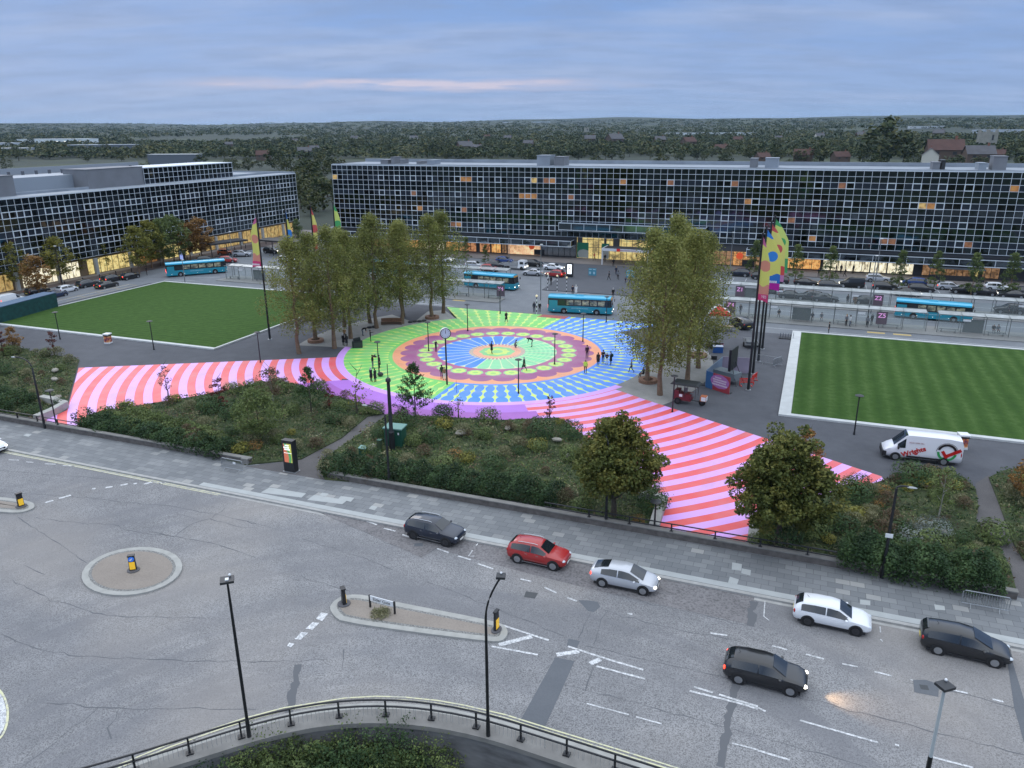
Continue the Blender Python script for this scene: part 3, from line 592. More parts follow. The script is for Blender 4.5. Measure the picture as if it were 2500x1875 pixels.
# opening windows with thick white frames
def frame_mb(x, z, w_=CW, n=1):
    m = MB(); W_ = w_*n; m.box((x+W_/2, -.05, z), (W_+.16, .16, .17)); m.box((x+W_/2, -.05, z-RH), (W_+.16, .16, .17))
    for k in range(n+1): m.box((x+k*w_, -.052, z-RH/2), (.17, .15, RH-.17))
    return m
cols = sorted({int(FM(p, 411)[0]/CW) for p in (931, 969, 1008, 1047, 1115.6, 1169, 1222, 1284, 1342, 1388, 1464.5, 1528.5, 1577, 1643.7, 1729, 1781, 1854, 1926, 2001, 2078.6, 2179, 2241, 2304, 2368.7)})
for ci in cols:
    for j in (2, 5, 8, 11):
        if j == 11 and 1365 < 0: continue
        if j == 11 and FM(1370, 520)[0] < ci*CW < FM(1720, 560)[0]: continue
        part('window_frame', frame_mb(ci*CW, ZT-j*RH), frame_l, st)
lit = [(818, 433, 'amber'), (1009, 473, 'brown'), (1022, 473, 'orange'), (1026, 508, 'orange'), (1131, 439, 'orange'), (1143, 439, 'orange'), (1156, 440, 'brown'), (1299, 441, 'amber'), (1327, 443, 'brown'), (1342, 443, 'orange'), (1373, 443, 'orange'), (1270, 480, 'orange'), (1284, 481, 'orange'), (1298, 481, 'orange'), (1371, 484, 'orange'), (1387, 485, 'brown'), (1528, 446, 'orange'),
       (1643, 447, 'brown'), (1777, 449, 'amber'), (1826, 493, 'orange'), (1834, 493, 'brown'), (1127, 513, 'brown'), (1971, 582, 'brown'), (1986, 583, 'orange'), (2161, 588, 'brown'), (2180, 590, 'brown'), (2196, 591, 'brown'), (2256, 502, 'amber'), (2268, 503, 'orange'), (2366, 598, 'brown'), (2075, 455, 'orange'), (2062, 455, 'brown'), (2479, 463, 'orange'), (1790, 449, 'brown'), (1918, 537, 'orange'), (1932, 538, 'brown'), (1100, 549, 'brown'), (1116, 549, 'orange')]
SHOP_ON = True
LIT2 = {'orange': glow('shop_orange', (1, .48, .15), .75, scale=1.6), 'brown': glow('shop_brown', (.8, .34, .15), .55, scale=1.6), 'amber': glow('shop_amber', (1, .66, .25), .75, scale=1.6), 'dim': glow('shop_dim', (.45, .25, .12), .5, scale=1.6)}
seen = set()
for p0, p1, k in [q_ for i_, q_ in enumerate(lit) if i_ % 4 != 2]:
    a, z = FM(p0, p1); c = int(a/CW); j = int((ZT-z)/RH); j = min((2, 5, 8, 11), key=lambda q: abs(q-j))
    if (c, j) in seen: continue
    seen.add((c, j)); m = MB(); m.add([(c*CW+.06, -.012, ZT-(j+1)*RH+.06), ((c+1)*CW-.06, -.012, ZT-(j+1)*RH+.06), ((c+1)*CW-.06, -.012, ZT-j*RH-.06), (c*CW+.06, -.012, ZT-j*RH-.06)], [(0, 1, 2, 3)])
    part('lit_pane', m, LIT[k], st)
# projecting glass band over the ground floor, and the higher one over the hall
gb = PM('canopy_glass', (.16, .19, .22), .08, 1)
def ledge(a0, a1, z0, z1, d, name):
    m = MB(); m.box(((a0+a1)/2, -d/2, (z0+z1)/2), (a1-a0, d, z1-z0)); part(name, m, gb, st)
    m = MB(); n = max(1, round((a1-a0)/(2*CW)))
    for i in range(n+1): m.box((a0+(a1-a0)*i/n, -d-.03, (z0+z1)/2), (.09, .08, z1-z0-.14))
    for z in (z0, z1): m.box(((a0+a1)/2, -d-.034, z), (a1-a0+.14, .09, .15)); m.box((a0-.03, -d/2, z), (.1, d, .13)); m.box((a1+.03, -d/2, z), (.1, d, .13))
    part(name+'_frame', m, frame_m, st)
aL, aR = FM(1393, 600, 2.6)[0], FM(1700, 615, 2.6)[0]; aR2 = 104
zf1 = FM(1300, 250+1140/3.403, 2.6)[1]; zf0 = FM(1300, 250+1187/3.403, 2.6)[1]
ledge(0, aL, zf0, zf1, 2.6, 'low_canopy'); ledge(aR2, LM, zf0, zf1, 2.6, 'low_canopy')
aH0 = FM(1364, 250+1030/3.403, 2.6)[0]; aH1 = FM(1200+1775/3.403, 250+1075/3.403, 2.6)[0]
zh1 = FM(1450, 250+1012/3.403, 2.6)[1]; zh0 = FM(1450, 250+1070/3.403, 2.6)[1]
ledge(aH0, aH1, zh0, zh1, 2.6, 'high_canopy')
# ground floor wall, shops and entrance hall
m = MB(); m.box((LM/2, 1.0, ZB/2), (LM, 1.2, ZB-.05)); part('ground_floor_wall', m, PM('charcoal_wall', (.06, .062, .068), .6), st)
def shop(p0, p1, kind, z1=3.2, sign=None, bars=True, z0=.15, y=.3975, name='shop_window', a=None):
    a0, a1 = a or (FM(p0, 620)[0], FM(p1, 620)[0]); m = MB(); m.box(((a0+a1)/2, y-.02, (z0+z1)/2), (a1-a0, .04, z1-z0)); q = part(name, m, LIT2.get(kind, LIT[kind]), st)
    if bars:
        m = MB(); n = max(2, int((a1-a0)/1.4))
        for i in range(n+1): m.box((a0+(a1-a0)*i/n, y-.06, (z0+z1)/2), (.10, .06, z1-z0))
        m.box(((a0+a1)/2, y-.061, 2.35), (a1-a0, .055, .08)); m.box(((a0+a1)/2, y-.061, z0+.05), (a1-a0, .055, .1)); part('shopfront_bars', m, darkw, q)
    if sign: m = MB(); m.box(((a0+a1)/2, y-.1, z1+.22), (a1-a0, .12, .42)); part('fascia_sign', m, sign, q)
shop(912, 952, 'dim', sign=sign_o); shop(985, 1022, 'orange'); shop(1024, 1040, 'yellow', sign=sign_y); shop(1041, 1084, 'white', sign=sign_w); shop(1088, 1118, 'orange')
shop(1121, 1162, 'brown', sign=sign_w); shop(1170, 1196, 'brown', sign=sign_w); shop(1199, 1222, 'orange', sign=sign_w); shop(1224, 1236, 'dim'); shop(1239, 1318, 'peach', bars=False)
shop(1321, 1405, 'grey', z1=3.0)
shop(1600, 1740, 'dim', a=(FM(1640, 620)[0], 107)); shop(1791, 1828, 'orange', bars=False); shop(1837, 1846, 'amber'); shop(1921, 1940, 'orange'); shop(1942, 2006, 'orange'); shop(2012, 2128, 'white', sign=sign_w); shop(2130, 2170, 'white'); shop(2172, 2236, 'white', z1=2.9); shop(2258, 2380, 'dim', z1=2.6); shop(2388, 2398, 'yellow', bars=False); shop(2408, 2450, 'dim', bars=True)
# round orange logos of the letting shops
for p, zc in ((1297, 2.2), (1806, 2.3)):
    a = FM(p, 620)[0]; m = MB(); m.tube([(a, .34, zc), (a, .30, zc)], .75, 20); part('round_sign', m, PM('red_disc', (.6, .08, .03), .5, emit=(.9, .12, .03), es=.35), st); m = MB(); m.box((a+1.9, .33, .85), (2.6, .05, 1.3)); part('dark_sofa_graphic', m, darkw, st)
aa, ab = FM(1407, 600)[0], FM(1600, 600)[0]
m = MB(); m.box(((aa+ab)/2, 3.4, zh0/2), (ab-aa, .1, zh0-.1)); q = part('hall_interior', m, LIT['yellow'], st)
m = MB(); m.box(((aa+ab)/2, .1, zh0/2), (ab-aa, 3, .02)); m.add([(aa, .385, .05), (ab, .385, .05), (ab, .385, zh0), (aa, .385, zh0)], [(0, 1, 2, 3)]); 
hall = MB(); hall.add([(aa, .385, .05), (ab, .385, .05), (ab, .385, zh0), (aa, .385, zh0)], [(0, 1, 2, 3)]); part('hall_glass', hall, glow('hall_glass_lit', (.93, .70, .26), .66, (.16, .12, .06), .55, (1, 1, 1.6)), st)
m = MB(); n = 14
for i in range(n+1): m.box((aa+(ab-aa)*i/n, .33, zh0/2), (.10, .1, zh0))
for z in (2.6, 4.4, 5.6): m.box(((aa+ab)/2, .332, z), (ab-aa, .09, .10))
for p, w_ in ((1415, 1.1), (1504, 1.5), (1477, .5)): a = FM(p, 600)[0]; m.box((a, .27, zh0/2+1.0), (w_, .2, zh0-2.1))
part('hall_mullions', m, PM('dark_bronze_bar', (.07, .065, .06), .5), st)
# the railway double arrow on the hall glass
aj = FM(1555, 590)[0]; zj = FM(1555, 580)[1]; m = MB(); s_ = 1.25
for dz in (.42, -.42): m.box((aj, .24, zj+dz*s_), (4.6*s_, .06, .26*s_))
for k, (x0, z0, x1, z1) in enumerate([(-1.5, .42, 0.3, 1.25), (-.9, -.42, .9, .42), (-.3, -1.25, 1.5, -.42)]):
    m.add([((x0-.3)*s_+aj, .235, z0*s_+zj), ((x0+.3)*s_+aj, .235, z0*s_+zj), ((x1+.3)*s_+aj, .235, z1*s_+zj), ((x1-.3)*s_+aj, .235, z1*s_+zj)], [(0, 1, 2, 3)])
part('railway_double_arrow', m, PM('arrow_grey', (.10, .09, .06), .6), st)
for p in ((1408, 1436), (1468, 1486)):
    a0, a1 = FM(p[0], 620)[0], FM(p[1], 620)[0]; m = MB(); m.box(((a0+a1)/2, .2, 1.9), (a1-a0, .08, 3.5)); t = MT('green_poster', (.01, .12, .07), .5); xx, yy, zz = t.xyz()
    rr_ = ((xx-(a0+a1)/2-.3)*(xx-(a0+a1)/2-.3)*.5+(zz-1.0)*(zz-1.0)).sq(); t.base(t.mix((rr_+t.noise(1.5, 3)*.5).lt(1.35), (.012, .16, .09), (.34, .36, .33))); part('green_poster', m, t.m, st)
# flat entrance canopy on white posts
c0, c1 = 73.6, 83.9
m = MB(); m.box(((c0+c1)/2, -4.6, 3.45), (c1-c0, 5.2, .16)); q = part('entrance_canopy', m, PM('dark_canopy_deck', (.035, .038, .045), .7), st)
m = MB(); m.box(((c0+c1)/2, -7.27, 3.42), (c1-c0+.2, .14, .55)); m.box((c0-.05, -4.6, 3.421), (.14, 5.2, .5)); m.box((c1+.05, -4.6, 3.421), (.14, 5.2, .5)); part('canopy_fascia', m, PM('white_fascia', (.62, .64, .68), .5), q)
for a in (c0+.05, c1-.1): m = MB(); m.box((a, -7.1, 1.57), (.22, .22, 3.13)); part('canopy_post', m, PM('white_fascia', (.62, .64, .68), .5), st)
m = MB(); m.box((c0+3.7, -7.37, 3.42), (.75, .06, .6)); part('red_logo_panel', m, PM('rail_red', (.75, .03, .03), .5), q)
text('Milton Keynes Central', .42, PM('sign_red', (.35, .05, .08), .5), st, (c0+5.8, -7.36, 3.42), (R(90), 0, 0), 'station_name')
# ---- dark bar terrace awning at the right of the station
t = thing('terrace_awning', 'dark grey sloping awning over an outdoor seating terrace by the station', 'awning', tuple(W(0, 0)), TH)
a0, a1 = FM(2258, 650)[0], FM(2392, 660)[0]
m = MB(); m.add([(a0, .3, 3.0), (a1, .3, 3.0), (a1+.5, -3.4, 2.35), (a0+.5, -3.4, 2.35), (a0, .3, 2.9), (a1, .3, 2.9), (a1+.5, -3.4, 2.25), (a0+.5, -3.4, 2.25)], [(3, 2, 1, 0), (4, 5, 6, 7), (2, 3, 7, 6), (0, 1, 5, 4), (1, 2, 6, 5), (3, 0, 4, 7)]); part('canvas', m, PM('slate_canvas', (.05, .06, .075), .7), t)
for a in np.linspace(a0+.6, a1+.4, 5): m = MB(); m.box((a, -3.3, 1.13), (.08, .08, 2.25)); part('post', m, darkw, t)
m = MB(); m.box(((a0+a1)/2+.5, -3.3, .55), (a1-a0, .06, 1.0)); part('screen', m, darkw, t)

# ---------------------------------------------------------------- the west building, at a right angle
LA = -25.07; LV0 = -18.4; LZT = 17.08; LZB = LZT-11*RH; LN = 80
CWL = 1.505
wb = thing('office_building', 'long low mirrored glass office building with white grid, left of the station', 'building', tuple(OO), TH)
def yl(v): return -v
y0, y1 = -LV0, -(LV0+LN*CWL)
gm = glassmat('mirror_glass_offices', 11, 'y', LZT, 3)
def lface(mb, v0, v1, z0, z1, a=LA, o=0): mb.add([(a+o, -v1, z0), (a+o, -v0, z0), (a+o, -v0, z1), (a+o, -v1, z1)], [(0, 1, 2, 3)])
m = MB(); lface(m, LV0, LV0+LN*CWL, LZB, LZT); part('glass_facade', m, gm, wb)
m = MB()
for i in range(LN+1): m.box((LA+.03, -(LV0+i*CWL), (LZB+LZT)/2), (.07, .07, LZT-LZB))
for j in range(12): m.box((LA+.036, (y0+y1)/2, LZT-j*RH), (.078, y0-y1+.1, .07 if j else .18))
part('mullion_grid', m, frame_m, wb)
k = 0
for j in (2, 5, 8):
    for g_ in range(14):
        c = {2: 2, 5: 1, 8: 1}[j]+g_*6
        if c+4 > LN-16: continue
        m = MB(); zz = LZT-j*RH; yy = -(LV0+c*CWL)
        m.box((LA+.05, yy-2*CWL, zz), (.16, 4*CWL+.16, .15)); m.box((LA+.05, yy-2*CWL, zz-RH), (.16, 4*CWL+.16, .15))
        for q in range(5): m.box((LA+.052, yy-q*CWL, zz-RH/2), (.15, .17, RH-.16))
        part('window_band', m, frame_l, wb)
m = MB(); m.box((LA-12.6, (y0+y1)/2, (LZB+LZT)/2-.1), (25, y0-y1-.2, LZT-LZB-.3)); part('inner_block', m, darkw, wb)
m = MB(); m.box((LA-12.5, (y0+y1)/2, LZT+.05), (25, y0-y1, .12)); m.box((LA-5.5, (y0+y1)/2, LZT+.35), (.5, y0-y1, .5)); part('roof', m, roof_m, wb)
m = MB(); m.box((LA-12.5, y0-.4, LZT+.3), (25, .5, .4)); part('parapet', m, roof_m, wb)
m = MB(); m.box((LA-1.4, (y0+y1)/2, LZB/2), (1.2, y0-y1-.3, LZB-.05)); part('ground_floor_wall', m, PM('tan_wall', (.20, .14, .08), .7), wb)
# set back upper storeys and plant rooms
v0, v1 = FL(566, 405, LA-5)[0], FL(350, 420, LA-5)[0]
m = MB(); m.box((LA-10, -(v0+v1)/2, LZT+1.9), (10, v1-v0, 3.7)); part('upper_storey', m, glassmat('mirror_glass_upper', 3, 'y', LZT+3.75, 5), wb)
m = MB(); n = round((v1-v0)/CWL)
for i in range(n+1): m.box((LA-4.97, -(v0+(v1-v0)*i/n), LZT+1.9), (.07, .08, 3.7))
for j in range(4): m.box((LA-4.965, -(v0+v1)/2, LZT+.12+j*1.21), (.08, v1-v0+.1, .09))
for j in range(1): m.box((LA-10, -(v0+v1)/2, LZT+3.82), (10.2, v1-v0+.2, .14))
part('upper_grid', m, frame_m, wb)
for p0, p1, d, h, off_ in ((216, 352, 7, 4.0, 5.2), (-60, 33, 6, 3.8, 4.5)):
    v0, v1 = FL(p1, 440, LA-off_)[0], FL(p0, 450, LA-off_)[0]; m = MB(); m.box((LA-off_-d/2, -(v0+v1)/2, LZT+.1+h/2), (d, v1-v0, h)); m.box((LA-off_-d/2, -(v0+v1)/2, LZT+.15+h), (d+.2, v1-v0+.2, .12)); part('plant_room', m, conc, wb)
v0, v1 = FL(214, 450, LA-9)[0], FL(-80, 450, LA-9)[0]
m = MB(); m.box((LA-14, -(v0+v1)/2, LZT+1.6), (9, v1-v0, 3.0)); part('grey_screen_wall', m, PM('pale_blue_cladding', (.26, .30, .35), .6), wb)
z0_ = FL(200, 436, -78)[1]
cp_ = thing('car_park_deck', 'long grey car park deck with a row of posts behind the west offices', 'car park', tuple(OO), TH)
vA, vB = FL(545, 402, -78)[0], FL(-90, 402, -78)[0]
m = MB(); m.box((-98, -(vA+vB)/2, z0_/2), (40, vB-vA, z0_)); part('deck', m, PM('deck_grey', (.20, .22, .25), .7), cp_)
m = MB(); m.box((-117, -(vA+vB)/2, z0_+1.0), (.4, vB-vA, 2.0)); m.box((-78.2, -(vA+vB)/2, z0_+.5), (.3, vB-vA, 1.0)); part('parapet', m, PM('deck_pale', (.25, .28, .32), .7), cp_)
for i in range(22): m = MB(); m.box((-88, -(vA+(vB-vA)*(i+.5)/22), z0_+1.2), (.5, .6, 2.4)); part('post', m, PM('deck_post', (.09, .10, .12), .7), cp_)
# lit ground floor behind pale pillars
vs_ = [FL(p, q)[0] for p, q in ((735, 560), (609, 590), (513, 600), (385, 640), (280, 660), (210, 690), (10, 730))]
for (v0, v1, k) in ((-16, 6, 'amber'), (6.6, 20, 'amber'), (22, 34, 'yellow'), (36, 41, 'orange'), (42, 55, 'yellow'), (57, 70, 'white'), (72, 85, 'amber'), (87, 100, 'amber')):
    m = MB(); m.box((LA-.78, -(v0+v1)/2, 1.7), (.05, v1-v0, 3.1)); q = part('shop_window', m, LIT[k], wb); m = MB(); n = int((v1-v0)/1.6)
    for i in range(n+1): m.box((LA-.73, -(v0+(v1-v0)*i/n), 1.7), (.05, .1, 3.1))
    part('shopfront_bars', m, PM('bronze_bar', (.10, .07, .04), .5), q)
m = MB(); 
for i in range(13): m = MB(); m.box((LA+.4, -(-10+i*9.1), 1.75), (.5, .7, 3.5)); part('pillar', m, PM('pale_stone_pillar', (.36, .37, .36), .7), wb)
# the black canopies at its far end
for (p0, p1, nm) in (((512, 586), (603, 578), 1), ((628, 574), (732, 585), 2)):
    g0, g1 = AV(p0[0], p0[1]+12, 3.6), AV(p1[0], p1[1]+8, 3.6)
    t = thing('street_canopy', ('flat black canopy on thin posts at the end of the west building', 'long black walkway canopy on posts between the two glass buildings')[nm-1], 'canopy', tuple(W(g0[0], g0[1])), math.atan2(-(g1[1]-g0[1]), g1[0]-g0[0])+TH)
    L_ = math.hypot(g1[0]-g0[0], g1[1]-g0[1]); m = MB(); m.box((L_/2, 1.8, 3.6), (L_, 4.4, .35)); part('deck', m, PM('black_canopy', (.025, .024, .026), .6), t)
    for i in range(int(L_/4)+1):
        m = MB(); m.tube([(.4+i*4, .2, 0), (.4+i*4, .2, 3.45)], .1, 6); part('post', m, darkw, t)
# ---------------------------------------------------------------- low sheds and houses far behind
def far_at(px, py):
    d = SL(px, py); hl = math.hypot(d.x, d.y); ux, uy, sl_p = d.x/hl, d.y/hl, d.z/hl; r = 230.0
    while r < 12000:
        if HCAM+sl_p*r <= hz(ux*r, uy*r): return Vector((ux*r, uy*r, hz(ux*r, uy*r)))
        r *= 1.012
    return None
def shed(px, py, w_, d, h, col, label, rz=0, roofcol=None, lights=0, cat='warehouse', name='warehouse'):
    while far_at(px, py) is None: py += 1
    g0 = far_at(px, py); z = g0.z
    t = thing(name, label, cat, (g0.x, g0.y, z), rz); m = MB(); m.box((0, 0, h/2), (w_, d, h)); part('wall', m, PM('shed_wall_%d' % (hash(str(col)) % 99), col, .6), t)
    m = MB(); m.box((0, 0, h+.25), (w_+.6, d+.6, .5)); part('roof', m, PM('shed_roof_%d' % (hash(str(roofcol or col)) % 99), roofcol or [c*.8 for c in col], .5), t)
    for i in range(lights): m = MB(); m.box((-w_*.05+i*w_*.11, -d/2-.1, h*.55), (2.5, .2, 1.6)); part('wall_light', m, PM('wall_lamp', (.9, .9, .8), .5, emit=(1, .97, .85), es=2.2), t)
    return t
shed(145, 353, 118, 50, 9, (.66, .74, .78), 'long pale blue warehouse with a row of white wall lights, far left', .12, lights=5)
shed(10, 362, 40, 30, 8, (.48, .54, .60), 'pale blue shed at the far left behind the warehouse trees', .1)
shed(15, 376, 60, 30, 7, (.24, .28, .32), 'grey low shed on the left edge behind the offices', .1, (.38, .42, .46))
shed(222, 366, 55, 24, 7, (.13, .16, .20), 'wide flat roofed hall with pale sloping roof left of centre', .1, (.44, .50, .55))
shed(290, 370, 50, 20, 9, (.10, .12, .15), 'dark glazed hall with pale flat roof beside the sloping roof', .1, (.36, .42, .48))
shed(185, 374, 22, 8, 4, (.5, .5, .4), 'small building with lit yellow window below the far halls', .1, lights=1)
shed(430, 402, 48, 12, 9, (.11, .13, .16), 'dark flat roofed block rising behind the west offices', -.1, (.40, .44, .46))
shed(1725, 330, 190, 30, 5, (.62, .68, .72), 'very long white roof glinting among the far trees', .0)
shed(2260, 314, 80, 30, 6, (.5, .54, .58), 'long pale roof near the far right skyline', .0)
shed(2460, 325, 120, 40, 6, (.42, .48, .55), 'blue grey distant roof at the right edge', .0)
shed(1320, 300, 110, 40, 7, (.42, .47, .52), 'pale industrial roof on the skyline right of centre', .0)
shed(1240, 300, 60, 30, 5, (.5, .54, .58), 'small pale roof on the skyline near centre', .0)
for px, py, s_, lb in ((2405, 366, 1.25, 'square grey stone church tower at the far right among trees'), (1432, 326, 1.1, 'small distant church tower near the centre of the far woods')):
    g0 = far_at(px, py); z = g0.z; t = thing('church_tower', lb, 'church tower', (g0.x, g0.y, z), .3)
    D_ = math.hypot(g0.x, g0.y); wd = 26/1880*D_; 
    if px < 2000: wd = 9/1880*D_
    m = MB(); m.box((0, 0, wd*.6), (wd, wd, wd*1.4)); part('tower', m, PM('church_stone', (.26, .26, .23), .9, var=.15, scale=.3), t)
    m = MB(); 
    for i in (-1, 1):
        for j in (-1, 1): m.box((i*wd*.4, j*wd*.4, wd*1.38), (wd*.16, wd*.16, wd*.18))
    part('battlements', m, PM('church_stone', (.26, .26, .23), .9), t)
    m = MB(); m.box((0, -wd*.505, wd*.9), (wd*.18, .1, wd*.4)); part('belfry_opening', m, darkw, t)
def house_proto(lab, wallc, roofc, L_=12, D_=8, H_=5, RR=3.6):
    t = thing('house', lab, 'house', (0, 0, -500)); m = MB(); m.box((0, 0, H_/2), (L_, D_, H_)); m.add([(-L_/2, -D_/2, H_), (-L_/2, D_/2, H_), (-L_/2, 0, H_+RR-.3), (L_/2, -D_/2, H_), (L_/2, D_/2, H_), (L_/2, 0, H_+RR-.3)], [(0, 2, 1), (3, 4, 5)]); part('wall', m, wallc, t)
    m = MB(); m.add([(-L_/2-.4, -D_/2-.4, H_-.3), (L_/2+.4, -D_/2-.4, H_-.3), (L_/2+.4, 0, H_+RR), (-L_/2-.4, 0, H_+RR), (-L_/2-.4, D_/2+.4, H_-.3), (L_/2+.4, D_/2+.4, H_-.3)], [(0, 1, 2, 3), (3, 2, 5, 4)])
    rf = part('roof', m, roofc, t); m = MB(); m.box((L_*.3, 0, H_+RR+.3), (.8, .6, 1.8)); part('chimney', m, PM('brick_red', (.22, .10, .07), .9), rf)
    for i in (-1, 1): m = MB(); m.box((i*L_*.25, -D_/2-.03, 3.6), (1.4, .06, 1.1)); part('window', m, darkw, t)
    return t
brick = PM('house_brick', (.10, .07, .055), .9); cream_ = PM('house_render', (.55, .54, .48), .9); tile_r = PM('red_roof_tiles', (.085, .045, .038), .9, var=.2, scale=.5); tile_g = PM('slate_roof_tiles', (.085, .085, .095), .8, var=.2, scale=.5)
protos = [house_proto('small brick house with red tiled roof among the far trees', brick, tile_r), house_proto('small brick house with grey slate roof among the far trees', brick, tile_g), house_proto('pale rendered house with grey roof among the far trees', cream_, tile_g)]
hused = [False]*3
def place_house(px, py, k, rz, s_, label=None):
    g0 = far_at(px, py); z = g0.z
    loc = (g0.x, g0.y, z); gp = None if label else 'houses among the far trees'
    if not hused[k] and not label: protos[k].location = loc; protos[k].rotation_euler = (0, 0, rz); protos[k].scale = (s_,)*3; protos[k]['group'] = gp; hused[k] = True; return
    r = dup(protos[k], loc, rz, label, gp, s_)
    if label and 'group' in r: del r['group']
rh = random.Random(5)
for px, py, k, s_ in [q_ for i_, q_ in enumerate([(645, 392, 0, 1.2), (610, 386, 2, 1.1), (745, 384, 1, 1.3), (768, 372, 1, 1), (795, 389, 2, .9), (1010, 345, 2, 1.2), (865, 345, 2, 1.1), (1090, 370, 0, 1.3), (1135, 372, 1, 1.6), (1165, 374, 1, 1.2), (1340, 350, 1, 1.3), (1440, 350, 1, 1.5), (1500, 355, 1, 2.0), (1560, 360, 1, 2.0), (1610, 352, 1, 1.4), (1680, 360, 0, 1.6), (1720, 370, 0, 1.3), (1760, 375, 0, 1.2), (1800, 350, 0, 1.2), (1640, 340, 1, 1.5), (1900, 345, 2, 1), (2000, 340, 2, 1.2), (2040, 344, 2, 1), (2100, 338, 1, 1.3), (2290, 335, 1, 1.5), (2350, 340, 1, 1.2), (1240, 345, 1, 1.2), (1290, 360, 1, 1.2), (1380, 365, 1, 1.4), (720, 350, 2, .9), (560, 360, 1, 1), (980, 350, 1, 1), (1190, 340, 0, 1), (1860, 398, 0, 1.0), (1900, 398, 1, 1.2), (1960, 396, 0, 1.3), (2050, 398, 0, 1.1), (2100, 398, 1, 1.2), (2395, 396, 1, 1.3), (2430, 392, 0, 1.1), (2480, 388, 1, 1.3)]) if i_ % 3 != 1]:
    place_house(px, py, k, rh.uniform(-.6, .6), s_)
place_house(2300, 398, 0, -.3, 2.2, 'big house with long red tiled roof above the station roofline'); place_house(2268, 402, 2, 1.1, 1.5, 'white gabled house next to the long red roof'); place_house(2385, 402, 1, -.2, 1.7, 'wide slate roofed house at the right above the station')
for i, h in enumerate(protos):
    if not hused[i]: bpy.data.objects.remove(h)
# ================================================================ VEGETATION
L_OLV = leafmat('olive_leaves', (.065, .085, .022), (.175, .195, .05), (.31, .31, .09), .35)
L_GRN = leafmat('green_leaves', (.035, .06, .02), (.10, .14, .045), (.19, .235, .08), .5)
L_DRK = leafmat('dark_evergreen_leaves', (.015, .034, .014), (.04, .08, .03), (.085, .14, .05), .8)
L_MAP = leafmat('maple_leaves', (.03, .045, .012), (.10, .12, .03), (.25, .22, .055), .45)
L_YEL = leafmat('yellow_green_leaves', (.06, .07, .015), (.19, .19, .04), (.34, .30, .07), .5)
L_ORA = leafmat('orange_autumn_leaves', (.10, .055, .02), (.26, .14, .045), (.38, .23, .08), .5)
L_RED = leafmat('red_autumn_leaves', (.05, .015, .012), (.14, .04, .03), (.22, .08, .05), .6)
L_BRN = leafmat('dry_brown_seedheads', (.05, .035, .02), (.12, .085, .05), (.20, .15, .10), .8)
L_PAL = leafmat('pale_grass_blades', (.09, .10, .045), (.19, .19, .10), (.32, .30, .18), .8)
L_SIL = leafmat('silver_foliage', (.10, .12, .11), (.20, .235, .22), (.30, .33, .32), 1.5)
L_FAR = leafmat('far_tree_leaves', (.009, .020, .007), (.030, .050, .015), (.105, .100, .028), .012, .1)
BARK = PM('brown_bark', (.17, .115, .075), .9, var=.3, scale=5); BARKD = PM('dark_bark', (.06, .05, .04), .9, var=.3, scale=5); BARKP = PM('pale_bark', (.28, .27, .24), .9, var=.3, scale=5)
def blob(n, c, r, seed=0, shell=.55):
    """points in an uneven ellipsoid, denser towards its skin"""
    rg = np.random.default_rng(seed); d = rg.normal(size=(n, 3)); d /= np.linalg.norm(d, axis=1)[:, None]
    q = rg.random(n)**(1/3.)*(1-shell)+shell*rg.random(n)**.25
    return np.asarray(c)+d*q[:, None]*np.asarray(r)
def clumpy(n_cl, per, env, cr, seed=0, flat=.75):
    """leaf positions gathered in clumps whose centres fill an envelope function env(u)->point"""
    rg = np.random.default_rng(seed); out = []; tint = []
    for i in range(n_cl):
        c = env(rg); r = cr*rg.uniform(.6, 1.25); k = int(per*rg.uniform(.6, 1.3)); p = blob(k, c, (r, r, r*flat), seed*977+i, .3); out.append(p); tt = rg.uniform(0, .55); tint.append(np.clip(tt+rg.random(k)*.45+(p[:, 2]-c[2])/r*.12, 0, 1))
    return np.concatenate(out), np.concatenate(tint)
def trunk_mb(h, r, limbs, seed=0, lean=0):
    rg = random.Random(seed); m = MB(); pts = [(0, 0, -.1)]; n = 7
    for i in range(1, n+1): pts.append((rg.gauss(0, .02*h*.4)+lean*i/n, rg.gauss(0, .02*h*.4), h*i/n))
    m.tube(pts, [r*1.25]+[r*(1-.86*i/n) for i in range(1, n+1)], 8)
    for (z0, ln, el, rr_) in limbs:
        a = rg.uniform(0, 2*math.pi); i = min(n-1, int(z0/h*n)); b = Vector(pts[i]).lerp(Vector(pts[i+1]), z0/h*n-i); d = Vector((math.cos(a)*math.cos(el), math.sin(a)*math.cos(el), math.sin(el)))
        m.tube([b, b+d*ln*.5+Vector((0, 0, .05*ln)), b+d*ln+Vector((0, 0, .2*ln))], [rr_, rr_*.6, rr_*.2], 5)
    return m
def tree(name, label, cat, group, crown_me, trunk_me, trunk_mat=None):
    t = thing(name, label, cat, (0, 0, 0), 0, group); put('trunk', trunk_me, t); put('crown', crown_me, t); return t
